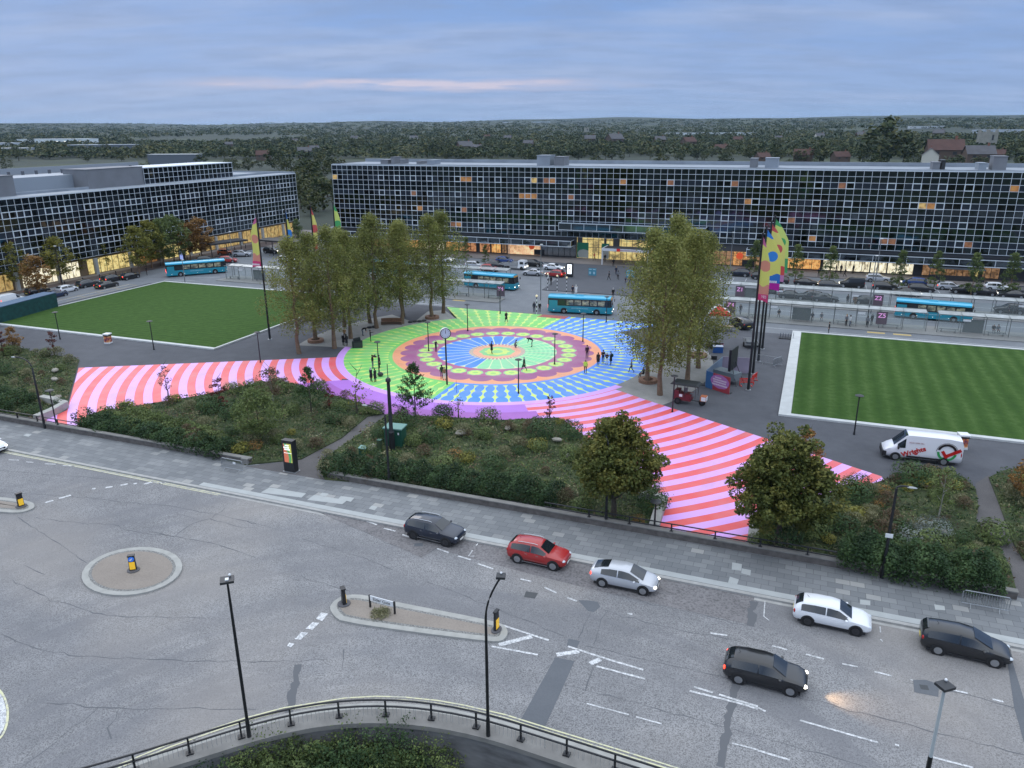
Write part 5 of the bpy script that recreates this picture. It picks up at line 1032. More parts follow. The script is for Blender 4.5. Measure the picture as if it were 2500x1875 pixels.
m = MB(); m.add([(p.x, p.y, -.2) for p in inn]+[(p.x, p.y, -4.8) for p in inn], [(i, i+1, n+i+1, n+i) for i in range(n-1)]); part('wall_face', m, concd, t, True)
t = thing('curved_railing', 'curved black two bar railing with square posts around the sunken planting', 'railing', tuple(OO), TH)
pl = [a.lerp(b, .62) for a, b in zip(e_, c_)]; d = [0]
for i in range(1, n): d.append(d[-1]+(pl[i]-pl[i-1]).length)
for z in (1.02, .62): m = MB(); m.tube([(p.x, p.y, z) for p in pl], .055, 6); part('rail', m, blk, t, True)
a0_ = AV(839, 1757, .06); P0 = Vector((a0_[0], -a0_[1])); k0 = min(range(n), key=lambda i: (pl[i]-P0).length)
for k in range(-7, 12):
    s = d[k0]+k*2.42
    if s < 0 or s > d[-1]: continue
    i = max(j for j in range(n) if d[j] <= s); i = min(i, n-2); p = pl[i].lerp(pl[i+1], (s-d[i])/(d[i+1]-d[i])); tt = (pl[i+1]-pl[i]); rz = math.atan2(tt.y, tt.x); m = MB(); m.box((p.x, p.y, .54), (.09, .09, .96), rz); m.box((p.x, p.y, .09), (.34, .30, .09), rz); part('post', m, blk, t)
m = MB()
for k in range(int(d[-1]/.22)):
    s = k*.22; i = max(0, min(n-2, int(s/d[-1]*(n-1)))); p = pl[i].lerp(pl[i+1], min(1, max(0, (s-d[i])/(d[i+1]-d[i])))); m.box((p.x, p.y, .33), (.014, .014, .56))
m.mi = [0]*len(m.f); part('mesh_infill', m, PM('thin_grey_wire', (.3, .31, .31), .6), t)
# ---- traffic islands with cobbled rims
isl = tarmac('tan_island_surface', (.22, .19, .165), (.29, .255, .22), 8, .2, .9, .3)
def island(label, pts, name='traffic_island'):
    t = thing(name, label, 'traffic island', tuple(OO), TH); P_ = [Vector(p) for p in pts]; c = sum(P_, Vector((0, 0)))/len(P_)
    m = MB(); m.prism([tuple(p) for p in P_], RZ-.1, RZ+.12); part('kerb', m, conc_l, t)
    inn_ = []
    N_ = len(P_); ar = sum(P_[i].x*P_[(i+1) % N_].y-P_[(i+1) % N_].x*P_[i].y for i in range(N_)); sg = 1 if ar > 0 else -1
    for i in range(N_): tt = (P_[(i+1) % N_]-P_[i-1]).normalized(); inn_.append(P_[i]+Vector((-tt.y, tt.x))*sg*.42)
    inn2 = [P_[i]+(Vector((-(P_[(i+1) % N_]-P_[i-1]).normalized().y, (P_[(i+1) % N_]-P_[i-1]).normalized().x)))*sg*.62 for i in range(N_)]
    cb_ = MT('granite_setts', (.2, .2, .19), .9); cb_.base(cb_.ramp(cb_.noise(9, 2), [(.4, (.13, .13, .125)), (.6, (.26, .26, .25))])) if 'granite_setts' not in _mc else None
    _mc.setdefault('granite_setts', cb_.m)
    m = MB(); m.sheet([tuple(p) for p in inn_], RZ+.124); part('sett_border', m, _mc['granite_setts'], t); m = MB(); m.sheet([tuple(p) for p in inn2], RZ+.128); part('surface', m, isl.m, t); return t
def ell_px(cx, cy, rx, ry, rot, n=28):
    out = []
    for k in range(n): q = 2*math.pi*k/n; x, y = rx*math.cos(q), ry*math.sin(q); out.append((cx+x*math.cos(rot)-y*math.sin(rot), cy+x*math.sin(rot)+y*math.cos(rot)))
    return out
g1 = [AV(*p, RZ+.12) for p in ((203, 1420), (443, 1370), (323, 1333), (318, 1454))]
island('oval tan traffic island with the blue and yellow bollard', PX(ell_px(322, 1394, 124, 57, -.13), z=RZ+.12))
isl2 = [(806, 1478), (806, 1488), (815, 1503), (835, 1517), (1000, 1541), (1200, 1566), (1225, 1564), (1238, 1553), (1240, 1538), (1230, 1525), (1205, 1516), (1100, 1495), (950, 1466), (890, 1452), (850, 1451), (820, 1462)]
def smooth_closed(l, k=2):
    for _ in range(k):
        o = []
        for i in range(len(l)): a, b = Vector(l[i]), Vector(l[(i+1) % len(l)]); o += [a.lerp(b, .25), a.lerp(b, .75)]
        l = o
    return l
island('long wedge shaped traffic island with the street name sign', [tuple(p) for p in smooth_closed(PX(isl2, z=RZ+.12), 1)])
island('cut off traffic island at the left edge with a yellow bollard', [tuple(p) for p in smooth_closed(PX([(-120, 1205), (0, 1213), (50, 1219), (80, 1226), (86, 1235), (78, 1243), (50, 1251), (20, 1251), (-120, 1238)], z=RZ+.12), 1)])
def bollard(label, px, py, arrow=True, rz=0, flat=False):
    g_ = G(px, py, RZ+.13); t = thing('traffic_bollard', label, 'bollard', tuple(g_), rz); m = MB(); m.lathe([(.42, 0), (.42, .05), (.3, .07)], 14); part('base', m, PM('bollard_base', (.09, .09, .1), .8), t)
    m = MB(); m.box((0, 0, .60), (.46, .24, 1.06), taper=.85); m.box((0, 0, 1.16), (.46, .30, .09)); part('housing', m, blk, t)
    m = MB(); m.box((0, -.118, .42), (.36, .05, .56)); part('yellow_panel', m, PM('bollard_yellow', (.85, .50, .03), .4, emit=(1, .6, .05), es=.25), t)
    if arrow: m = MB(); m.lathe([(.19, 0), (.19, .05)], 18); q = part('keep_left_disc', m, PM('sign_blue', (.02, .12, .55), .4, emit=(.05, .25, .9), es=.25), t); q.location = (0, -.10, .93); q.rotation_euler = (R(90), 0, 0); m = MB(); m.box((0, 0, .056), (.20, .05, .012), rz=.7); m.box((-.06, -.05, .056), (.05, .12, .012)); m.box((-.06, -.06, .0565), (.12, .05, .012)); part('arrow', m, wht, q)
    return t
bollard('yellow bollard with blue arrow disc on the oval island', 326, 1392, True, .25); 
t = bollard('thin yellow bollard seen edge on at the tip of the wedge island', 1212, 1538, False, 1.1); t.scale = (1, .7, 1.15); bollard('dark bollard seen from behind at the round end of the wedge island', 840, 1474, False, 2.0); bollard('yellow bollard on the cut off island at the left edge', 52, 1236, False, .9)
# street name sign
g_ = G(934, 1490, RZ+.13); t = thing('street_name_sign', 'white street name sign on two short black posts in the wedge island', 'street sign', tuple(g_), TH-.05)
for s in (-.92, .92): m = MB(); m.box((s, 0, .42), (.10, .10, .95)); part('post', m, blk, t)
m = MB(); m.box((0, -.03, .70), (1.72, .05, .36)); part('name_plate', m, wht, t); text('Elder Gate', .30, blk, t, (0, -.062, .69), (R(90), 0, 0), 'street_name', .003)
g_ = G(930, 1500, RZ+.12); o = put('low_shrub', tuft(88, L_PAL, .28, .8, 420), None, tuple(g_), 0, 'dry grey weeds at the foot of the street name sign', 'weeds')
# ---- lamps
def plaza_lamp(label, px, py, h=4.1):
    g_ = G(px, py); t = thing('plaza_lamp', label, 'street lamp', tuple(g_), 0, 'mushroom topped lamps of the square'); m = MB(); m.tube([(0, 0, 0), (0, 0, 1.2), (0, 0, h)], [.085, .07, .055], 8); part('pole', m, blk, t); m = MB(); m.lathe([(.12, 0), (.12, .03), (.09, .25)], 10); part('base', m, blk, t)
    m = MB(); m.lathe([(.06, -.22), (.14, -.10), (.40, -.06), (.42, -.02), (.26, .05), (.04, .09)], 14, (0, 0, h)); part('lamp_head', m, blk2, t, True)
for (x, y), lb in zip([(147, 828.5), (376, 853.7), (636, 884.7), (925.8, 911.6), (1046.7, 857), (1142, 808), (1221, 765.7), (1266, 960.5), (1354, 889.5), (1423, 833.6), (1480, 787), (1641.4, 1006), (2085, 1060.8)],
    ['slim black lamp nearest the left edge, in front of the left lawn', 'slim black lamp in front of the middle of the left lawn', 'slim black lamp at the top edge of the western stripes', 'mushroom topped black lamp on the green ovals beside the film crew', 'black lamp on the ring of flowers left of the centre disc', 'black lamp on the scallops behind the clock', 'black lamp at the back edge of the green fan', 'mushroom topped black lamp on the front blue ovals', 'black lamp on the ring of flowers right of the centre disc', 'black lamp on the scallops at the back right of the mural', 'black lamp at the back edge of the mural in front of the bus', 'black lamp beside the pedal cart at the edge of the eastern stripes', 'black lamp in front of the right lawn near the van']): plaza_lamp(lb, x, y)
plaza_lamp('short black lamp behind the railing at the left side of the eastern ramp', 1597, 1298, 2.55); plaza_lamp('dark lamp rising behind the railing of the western ramp', 139.5, 1045.7, 4.15)
g_ = G(1091.5, 939); t = thing('clock_post', 'tall black post carrying a round white clock in front of the mural centre', 'clock', tuple(g_), .25); m = MB(); m.tube([(0, 0, 0), (0, 0, 6.1)], [.11, .09], 10); part('post', m, blk, t)
m = MB(); m.tube([(0, -.22, 0), (0, .22, 0)], .62, 28); q = part('clock_drum', m, wht, t); q.location = (0, 0, 6.35); m = MB(); m.tube([(0, -.235, 0), (0, -.222, 0)], .55, 28); part('clock_face', m, PM('clock_white', (.55, .60, .66), .5), q)
m = MB(); m.tube([(0, -.225, 0), (0, -.205, 0)], .64, 28); part('clock_rim', m, blk, q)
m = MB(); m.box((0, -.25, .2), (.04, .02, .42)); m.box((-.02, -.252, .14), (.05, .02, .28)); part('hands', m, blk, q); 
m = MB()
for k in range(12): a = k*math.pi/6; m.box((.44*math.sin(a), -.245, .44*math.cos(a)), (.03, .02, .10), ry=a)
part('hour_marks', m, blk, q)
def curve_lamp(label, px, py, h, reach, az, zc=None, head='curl', r=.10, z=0, mat=None):
    g_ = G(px, py, z); t = thing('curved_lamp_post' if head == 'curl' else 'lamp_post', label, 'street lamp', tuple(g_), az); mt_ = mat or blk
    m = MB(); m.tube([(0, 0, 0), (0, 0, 1.1)], [.14, .12] if r > .09 else [.11, .10], 10); part('base', m, mt_, t)
    zc = zc or h*.86
    pts = [(0, 0, 1.1), (0, 0, zc*.6), (0, 0, zc)]
    if head == 'curl': pts += [(reach*(1-math.cos(q)), 0, zc+(h-zc)*math.sin(q)) for q in np.linspace(.25, math.pi/2, 7)]; pts.append((reach*1.35, 0, h+.02)); tip = (reach*1.35, 0, h)
    elif head == 'sweep': pts += [(reach*q**1.8, 0, zc+(h-zc)*q) for q in np.linspace(.15, 1, 8)]; tip = (reach, 0, h)
    else: pts += [(0, 0, h)]; tip = (0, 0, h)
    m = MB(); m.tube(pts, [r]*2+[r*.8]+[r*.6]*(len(pts)-3), 10); part('column', m, mt_, t, True)
    m = MB()
    if head == 'curl': m.ell((tip[0]+.18, 0, tip[2]-.03), (.34, .13, .07)); part('lantern', m, gry, t, True)
    elif head == 'box': m.box((0, 0, h+.06), (.62, .55, .12)); q = part('lantern', m, blk2, t); m = MB(); m.ell((.12, .2, h+.2), (.07, .07, .07), 8, 5); part('photocell', m, wht, q); m = MB(); m.box((0, -.06, h+.14), (.16, .2, .05)); part('bracket', m, wht, q)
    elif head == 'sweep': m.box((tip[0], 0, tip[2]+.05), (.42, .42, .12)); q = part('lantern', m, blk2, t); m = MB(); m.ell((tip[0], .1, tip[2]+.16), (.06, .06, .06), 8, 5); part('photocell', m, wht, q)
    return t
pi = math.pi
curve_lamp('black swan neck lamp post over the left bed and striped ramp', 110, 1046, 7.5, 1.5, TH+pi+.05)
curve_lamp('black swan neck lamp post in front of the tall column, in the hedge', 951, 1187, 7.2, 1.2, TH+pi+.05)
t = curve_lamp('black swan neck lamp post with a white notice, in front of the autumn maple', 1479, 1284, 7.3, .9, TH+pi/2+.6); m = MB(); m.box((0, -.14, 3.3), (.42, .03, .3), rz=0); q = part('notice_plate', m, wht, t); q.rotation_euler = (0, 0, -TH-pi/2-.5)
t = curve_lamp('straight black lamp post with a white notice at the right bed', 2153, 1411, 6.9, .5, TH, head='curl', zc=6.7); m = MB(); m.box((0, -.16, 3.3), (.46, .03, .3)); part('notice_plate', m, wht, t)
curve_lamp('straight black lamp post with square head beside the curved railing, left', 609, 1800, 9.05, 0, .3, head='box', r=.08)
curve_lamp('bent black lamp post beside the curved railing, centre', 1192, 1798, 9.25, .75, -.1, zc=7.0, head='sweep', r=.08)
g3 = G(2292, 1652, 8.6); t = thing('lamp_post', 'grey lamp post at the lower right whose foot is below the frame', 'street lamp', (g3.x+.05, g3.y-.4, RZ), .3); m = MB(); m.tube([(0, 0, 0), (0, 0, 5.2)], [.12, .09], 10); m.tube([(0, 0, 5.2), (0, 0, 8.55)], [.07, .06], 10, 1); part('column', m, [blk, PM('pale_grey_paint', (.42, .46, .48), .5)], t, True); m = MB(); m.box((0, 0, 8.62), (.55, .5, .12)); q = part('lantern', m, blk2, t); m = MB(); m.ell((.16, .14, 8.75), (.06, .06, .06), 8, 5); part('photocell', m, wht, q)
for (x, y), h, lb in (((1320, 733), 9.8, 'tall thin grey lamp post behind the rear of the central bus'), ((1243, 655), 9.5, 'tall thin grey lamp post by the parked flatbed truck'), ((1780, 688), 9.6, 'tall thin grey lamp post left of the flagpoles'), ((2116, 792), 10.5, 'tall thin grey lamp post between the two right shelters'), ((2126, 765), 12, 'second tall thin grey lamp post just behind the first between the shelters'), ((573, 672), 9.0, 'thin grey lamp post at the left shelter'), ((452, 690), 4.5, 'short grey sign post at the corner of the left lawn'), ((890, 655), 9.5, 'thin grey lamp post behind the left grove')):
    t = thing('lamp_post', lb, 'street lamp', tuple(G(x, y)), .2); m = MB(); m.tube([(0, 0, 0), (0, 0, h)], [.10, .06], 8); part('column', m, PM('mid_grey_paint', (.16, .17, .18), .5), t); m = MB(); m.ell((.1, 0, h+.05), (.32, .16, .08), 8, 5); part('lantern', m, wht, t)
for (x, y), h, lb in (((155, 710), 8.5, 'slim black lamp post on the west street pavement'), ((440, 640), 7.5, 'slim black lamp post behind the left display')):
    t = thing('lamp_post', lb, 'street lamp', tuple(G(x, y)), .2); m = MB(); m.tube([(0, 0, 0), (0, 0, h)], [.10, .06], 8); part('column', m, blk, t); m = MB(); m.ell((0, 0, h+.05), (.3, .16, .08), 8, 5); part('lantern', m, wht, t)
# tall thick column in the centre bed
t = thing('beacon_column', 'tall thick tapering black column with a thin spike rising from the centre bed', 'column', tuple(G(958, 1100)), 0); m = MB(); m.tube([(0, 0, 0), (0, 0, 1.9)], [.30, .28], 12); m.tube([(0, 0, 1.9), (0, 0, 2.1), (0, 0, 7.0)], [.30, .19, .15], 12); part('shaft', m, blk, t, True)
m = MB(); m.lathe([(.22, 0), (.26, .08), (.22, .3), (.06, .42)], 12, (0, 0, 6.9)); part('collar', m, blk2, t); m = MB(); m.tube([(0, 0, 7.2), (0, 0, 8.6)], .035, 6); part('spike', m, blk, t)
# electrical cabinets
t = thing('electrical_cabinet', 'large dark green electrical cabinet with pale green roof in the centre bed', 'cabinet', tuple(G(965, 1092)+Vector((0, .5, 0))), TH+.12); cg = PM('cabinet_green', (.012, .075, .05), .5); m = MB(); m.box((0, 0, .95), (1.75, 1.3, 1.9)); part('body', m, cg, t); m = MB(); m.box((0, 0, 1.95), (1.95, 1.5, .12)); part('roof', m, PM('cabinet_roof', (.13, .27, .24), .5), t)
for s in (-.42, .42): m = MB(); m.box((s, -.665, .9), (.78, .03, 1.6)); part('door', m, cg, t)
m = MB(); m.box((.6, -.69, 1.5), (.14, .02, .22)); part('notice', m, wht, t)
t = thing('small_cabinet', 'small green cabinet with sloped pale lid beside the tan boulder', 'cabinet', tuple(G(888, 1112)), TH); m = MB(); m.box((0, 0, .4), (.7, .5, .8)); part('body', m, cg, t); m = MB(); m.box((0, 0, .84), (.78, .58, .07), rx=.2); part('lid', m, PM('cabinet_roof', (.13, .27, .24), .5), t)
t = thing('small_cabinet', 'narrow olive green post box cabinet left of the big green cabinet', 'cabinet', tuple(G(928, 1103)), TH); m = MB(); m.box((0, 0, .6), (.36, .36, 1.2)); part('body', m, PM('olive_cabinet', (.045, .07, .035), .6), t); m = MB(); m.box((0, 0, 1.22), (.42, .42, .05)); part('lid', m, cg, t)
# display totems
def totem(label, px, py, rz, w_, h, scr, sz0, sz1, foot=True):
    t = thing('display_totem', label, 'display', tuple(G(px, py)), rz); m = MB(); m.box((0, 0, h/2+.03), (w_, .55, h)); part('housing', m, blk, t); m = MB(); m.box((0, 0, .025), (w_+.2, .8, .05)); part('plinth', m, gry, t)
    m = MB(); m.add([(-w_*.36, -.282, sz0), (w_*.36, -.282, sz0), (w_*.36, -.282, sz1), (-w_*.36, -.282, sz1)], [(0, 1, 2, 3)]); part('screen', m, scr, t); return t
s1 = MT('screen_art', (.05, .05, .05), .3); x, y, z = s1.xyz(); f = x+(z*2.2).cos()*.22+s1.noise(1.5, 2)*.3
c = s1.mix(f.gt(.02), (.75, .20, .10), (.08, .42, .12)); c = s1.mix(f.gt(.30), c, (.68, .70, .12)); s1.l(c, s1.b.inputs['Emission Color']); s1.b.inputs['Emission Strength'].default_value = .75
t = totem('tall black display totem with red, green and yellow screen at the footpath entrance', 712, 1150, TH-.0, 1.15, 3.0, s1.m, .95, 2.75)
def bars(t, spec, mat, y=-.29, name='lettering'):
    m = MB()
    for x0, x1, z, h in spec:
        x = x0
        while x < x1: w_ = random.uniform(.5, .9)*h; m.box((x+w_/2, y, z), (w_, .008, h)); x += w_+h*.22
    part(name, m, mat, t)
bars(t, [(-.22, .12, 2.58, .12), (-.38, .18, 2.38, .13), (-.3, .22, 2.2, .13), (-.38, .38, 1.86, .05)], PM('screen_white', (.9, .9, .9), .5, emit=(.9, .95, .95), es=.8))
s2 = PM('white_screen', (.8, .8, .85), .4, emit=(.85, .92, 1), es=1.25); t = totem('black display totem with glowing white screen on the station forecourt', 1391, 677, TH, 1.3, 2.9, s2, .75, 2.7); m = MB(); m.tube([(0, -.286, 1.9), (0, -.284, 1.9)], .16, 12); part('screen_logo', m, PM('screen_grey', (.5, .45, .45), .5), t)
s3 = PM('blue_screen', (.3, .4, .7), .4, emit=(.35, .45, .95), es=.8); t = totem('black display totem with blue screen behind the left bus', 447, 640, TH, 1.3, 2.8, s3, .7, 2.6)
# posters drums on lawn edges
for (x, y), lb in (((265, 838), 'small orange and purple poster box at the edge of the left lawn'), ((2347, 1094), 'small orange and purple poster box behind the van')):
    t = thing('poster_bin', lb, 'bin', tuple(G(x, y)), TH+.2); m = MB(); m.box((0, 0, .1), (.8, .8, .2)); part('base', m, PM('white_plastic', (.7, .72, .74), .5), t)
    pm = MT('poster_print', (.5, .2, .1), .5); pm.base(pm.ramp(pm.noise(2.2, 3), [(.38, (.10, .02, .10)), (.5, (.62, .20, .06)), (.62, (.75, .45, .25))])) if 'poster_print' not in _mc else None; _mc.setdefault('poster_print', pm.m)
    m = MB(); m.box((0, 0, .75), (.72, .72, 1.1)); part('poster', m, _mc['poster_print'], t); m = MB(); m.box((0, 0, 1.38), (.9, .9, .16)); part('cap', m, wht, t); m = MB(); m.box((0, 0, 1.2), (.8, .8, .18)); part('opening', m, blk, t)
# crowd barriers
def barrier(label, px, py, rz, L_=2.3, mat=None, tilt=0, sign=False):
    t = thing('crowd_barrier', label, 'barrier', tuple(G(px, py)), rz); mt_ = mat or gry; m = MB(); h = 1.1
    m.tube([(-L_/2, 0, .2), (-L_/2, 0, h-.1), (-L_/2+.1, 0, h), (L_/2-.1, 0, h), (L_/2, 0, h-.1), (L_/2, 0, .2), (-L_/2, 0, .2)], .035, 6); part('frame', m, mt_, t)
    m = MB(); 
    for i in range(1, 18): m.box((-L_/2+L_*i/18, 0, .6), (.024, .024, .8))
    part('bars', m, mt_, t)
    for s in (-.8, .8): m = MB(); m.tube([(s, -.3, 0), (s, 0, .2), (s, .3, 0)], .022, 5); part('foot', m, mt_, t)
    if sign: m = MB(); m.box((.3, -.03, .8), (.28, .02, .2)); part('notice', m, wht, t)
    t.rotation_euler = (tilt, 0, rz)
barrier('grey crowd barrier on the pavement beside the hedge, left', 568, 1149, TH, sign=True); barrier('silver crowd barrier on the pavement at the far right', 2403, 1487, TH, 2.6)
g_ = G(588, 1134); t = thing('stone_block', 'square pale stone block at the end of the low wall beside the barrier', 'block', tuple(G(602, 1132)), TH); m = MB(); m.box((0, 0, .3), (.7, .6, .6)); part('block', m, cop_m, t)
# ---- flagpoles
def flag(label, px, py, h, design, side=1, wd=1.7, fh=7.0, az=0.0, pole=True, ph=.0):
    t = thing('flagpole', label, 'flagpole', tuple(G(px, py)), TH); m = MB(); m.tube([(0, 0, 0), (0, 0, 1.5), (0, 0, h)], [.17, .15, .10], 10); part('pole', m, blk, t, True); m = MB(); m.lathe([(.32, 0), (.32, .05), (.2, .09)], 12); part('base', m, gry, t); m = MB(); m.ell((0, 0, h+.08), (.13, .13, .10), 8, 5); part('finial', m, blk, t)
    NU, NV = 12, 26; vs = []
    for j in range(NV+1):
        q = j/NV; z = h-.25-fh*q; ww = wd*min(1, (q/.42)**.75) if q < .42 else wd*(1-.05*math.sin(q*5)); 
        for i in range(NU+1):
            u = i/NU; vs.append((side*(.12+ww*u)*math.cos(az), .20*math.sin(u*4+q*6+ph)*u*(.5+q)+(.12+ww*u)*math.sin(az), z-.12*u*u*fh*.2))
    fs = [(j*(NU+1)+i, j*(NU+1)+i+1, (j+1)*(NU+1)+i+1, (j+1)*(NU+1)+i) for j in range(NV) for i in range(NU)]
    m = MB(); m.add(vs, fs); mt_ = MT('flag_cloth_'+design, (.6, .6, .2), .8); x, y, z = mt_.xyz(); zz = (z-(h-.25-fh))/fh; xx = (x*side)/wd
    C_ = {'blue': ((.04, .22, .62), (.64, .63, .16), (.03, .16, .5), (.45, .02, .32)), 'green': ((.07, .36, .13), (.56, .66, .18), (.07, .32, .13), (.07, .32, .13)), 'coral': ((.62, .26, .18), (.64, .65, .16), (.62, .27, .2), (.6, .06, .18)), 'red': ((.55, .10, .10), (.66, .62, .18), (.6, .08, .08), (.5, .2, .4))}[design]
    dd = ((xx-.5)*(xx-.5)*(wd/1.7)**2+((zz-.55)*(zz-.55))*(fh/1.7)**2*1.0).sq()
    wav = (xx*7).cos()*.02
    c = mt_.mix(dd.lt(.36), C_[1], C_[0]); c = mt_.mix(zz.lt(wav+.24), c, C_[2]); c = mt_.mix(zz.lt(.10), c, C_[3]); c = mt_.mix(zz.gt(wav+.86), c, C_[0] if design != 'coral' else (.55, .15, .3))
    mt_.base(c); tr = mt_.n('ShaderNodeBsdfTranslucent'); mt_.l(c, tr.inputs[0]); ms = mt_.n('ShaderNodeMixShader'); ms.inputs[0].default_value = .4; mt_.l(mt_.b.outputs[0], ms.inputs[1]); mt_.l(tr.outputs[0], ms.inputs[2]); mt_.l(ms.outputs[0], mt_.nt.nodes['Material Output'].inputs[0])
    fl_ = part('flag', m, mt_.m, t, True); return t, fl_
for (x, y), des, lb, ph in [((1826.6, 952), 'coral', 'nearest black flagpole of the right row, yellow flag with coral foot', 0), ((1838, 912.5), 'blue', 'second flagpole of the right row, yellow flag with a blue flower', 1), ((1851, 882), 'red', 'third flagpole of the right row, yellow and red flag half hidden', 2), ((1861, 852), 'green', 'farthest flagpole of the right row, pale flag with a green flower', 3)]:
    t, f_ = flag(lb, x, y, 17.9, des, 1, [1.2, 1.85, 1.9, 2.0][ph], 7.0, [-.5, .1, .2, .25][ph], ph=ph)
    if des == 'coral': text('YES', .42, wht, t, (.75, -.75, 11.15), (R(90), 0, -.5), 'flag_word', .002)
    if des == 'blue': m = MB(); [m.box((x_, -.32, 11.6), (.16, .01, .26)) for x_ in np.arange(.3, 1.7, .22)]; part('flag_word', m, wht, t)
for i, (v, des, lb) in enumerate([(85.4, 'coral', 'nearest flagpole of the left row, in front of the left grove, coral and yellow flag'), (79.0, 'blue', 'left row flagpole with narrow blue and yellow flag'), (72.8, 'red', 'left row flagpole with pink and yellow flag above the grove'), (66.7, 'green', 'left row flagpole with green flag before the station corner')]):
    p_ = W(44.6, v); g_ = p_; t, f_ = flag(lb, 1250, 900, 17.9, des, -1 if i == 0 else 1, [1.5, .55, .75, 1.1][i], 7.0, .1, ph=i); t.location = p_
    if i == 0: m = MB(); [m.box((-x_, -.25, 10.95), (.13, .01, .24)) for x_ in np.arange(.25, 1.5, .18)]; part('flag_word', m, wht, t)
# ---- bus shelters
gl = MT('shelter_glass', (.5, .55, .55), .1); tr = gl.n('ShaderNodeBsdfTransparent'); tr.inputs[0].default_value = (.85, .9, .9, 1); ms = gl.n('ShaderNodeMixShader'); ms.inputs[0].default_value = .80; gl.l(gl.b.outputs[0], ms.inputs[1]); gl.l(tr.outputs[0], ms.inputs[2]); gl.l(ms.outputs[0], gl.nt.nodes['Material Output'].inputs[0])
rg2 = MT('shelter_roof_glass', (.42, .45, .45), .3); xx, yy, zz = rg2.xyz(); rg2.base(rg2.mix(rg2.ramp(rg2.noise(.8, 4), [(.3, (0, 0, 0)), (.7, (1, 1, 1))]), (.30, .33, .32), (.52, .55, .56))); tr = rg2.n('ShaderNodeBsdfTransparent'); ms = rg2.n('ShaderNodeMixShader'); rg2.l(rg2.b.outputs[0], ms.inputs[1]); rg2.l(tr.outputs[0], ms.inputs[2]); ms.inputs[0].default_value = .28; rg2.l(ms.outputs[0], rg2.nt.nodes['Material Output'].inputs[0])
stl = PM('shelter_steel', (.17, .185, .185), .5, .3); pnk = PM('stop_letter_pink', (.8, .35, .7), .5, emit=(.9, .45, .85), es=.25)
def shelter(label, a0, a1, v, dv, signs, boards=(), tall=2.65):
    t = thing('bus_shelter', label, 'bus shelter', frt(a0, v), TH); L_ = a1-a0; n = max(1, int(L_/3.0)); s = L_/n; m = MB()
    for i in range(n): m.add([(i*s+.03, -.2, tall+.10), ((i+1)*s-.03, -.2, tall+.10), ((i+1)*s-.03, dv/2, tall-.06), (i*s+.03, dv/2, tall-.06), ((i+1)*s-.03, dv+.2, tall+.16), (i*s+.03, dv+.2, tall+.16)], [(0, 1, 2, 3), (3, 2, 4, 5)])
    part('glass_roof', m, rg2.m, t)
    m = MB()
    for i in range(n+1): m.box((i*s, .12, tall/2), (.09, .09, tall)); m.box((i*s, dv-.1, tall/2), (.07, .07, tall)); m.box((i*s, dv/2, tall), (.07, dv+.3, .08))
    m.box((L_/2, -.2, tall+.10), (L_, .08, .10)); m.box((L_/2, dv+.2, tall+.16), (L_, .08, .10)); part('steel_frame', m, stl, t)
    m = MB(); 
    for i in range(n): m.add([(i*s+.08, .1, .25), ((i+1)*s-.08, .1, .25), ((i+1)*s-.08, .1, 2.2), (i*s+.08, .1, 2.2)], [(0, 1, 2, 3)])
    part('glass_screens', m, gl.m, t)
    for i in range(0, n, 2): m = MB(); m.box((i*s+s/2, .55, .5), (s*.8, .35, .06)); m.box((i*s+s*.2, .55, .25), (.06, .3, .5)); m.box((i*s+s*.8, .55, .25), (.06, .3, .5)); part('bench', m, stl, t)
    for i in boards: m = MB(); m.box((i*s+s/2, .2, 1.25), (s*.85, .14, 1.95)); part('timetable_board', m, PM('timetable_grey', (.10, .105, .10), .6), t)
    for a, tx in signs: m = MB(); m.box((a-a0, .0, 1.55), (1.5, .16, 1.9)); q = part('stop_board', m, PM('stop_board_plum', (.12, .095, .115), .5), t); text(tx, .95, pnk, t, (a-a0, -.10, 1.9), (R(90), 0, 0), 'stop_letters', .004, bold=.015)
    for i in range(1, n, 4): m = MB(); m.box((i*s+.6, .05, 2.05), (1.0, .06, .30)); part('departure_display', m, wht, t)
shelter('glass bus shelter on the near left platform, stretching from the left lawn', 5, 25, 48.6, 2.2, [], (2,))
shelter('glass bus shelter with pink Y4 on the near platform behind the left grove', 38, 66, 48.6, 2.2, [(AV(1207, 713, 1.9)[0], 'Y4')], (2,))
shelter('long glass bus shelter with pink Z4 and Z5 on the near right platform', 96, 134, 48.6, 2.2, [(AV(1780, 752, 1.9)[0], 'Z4'), (AV(2155, 776, 1.9)[0], 'Z5')], (6,)); shelter('right hand continuation of the long glass shelter, behind the right lawn', 135.5, 166, 48.6, 2.2, [], (1,))
shelter('rear glass bus shelter with pink Z1 and Z2 in front of the parked cars', 97, 166, 35.3, 2.4, [(AV(1803, 714, 1.9)[0], 'Z1'), (AV(2147, 737, 1.9)[0], 'Z2')], (3, 12)); shelter('rear glass bus shelter left of the station forecourt', 38, 62, 35.6, 2.4, [], (5,))
# belisha beacons and bollards of the crossing
for (x, y), lb in (((1310, 767), 'striped crossing beacon at the mural edge between the two men'), ((1383, 718), 'striped crossing beacon on the forecourt near the white screen'), ((1360, 713), 'shorter striped beacon left of it, behind the bus'), ((1337, 708), 'small striped beacon beside the left traffic lane')):
    t = thing('crossing_beacon', lb, 'beacon', tuple(G(x, y)), 0); 
    for i in range(8): m = MB(); m.tube([(0, 0, i*.36), (0, 0, (i+1)*.36)], .065, 8, 0); part('band', m, blk if i % 2 else wht, t)
    m = MB(); m.ell((0, 0, 3.05), (.19, .19, .19), 10, 6); part('globe', m, PM('beacon_globe', (.8, .7, .5), .4, emit=(1, .75, .35), es=.35), t, True)
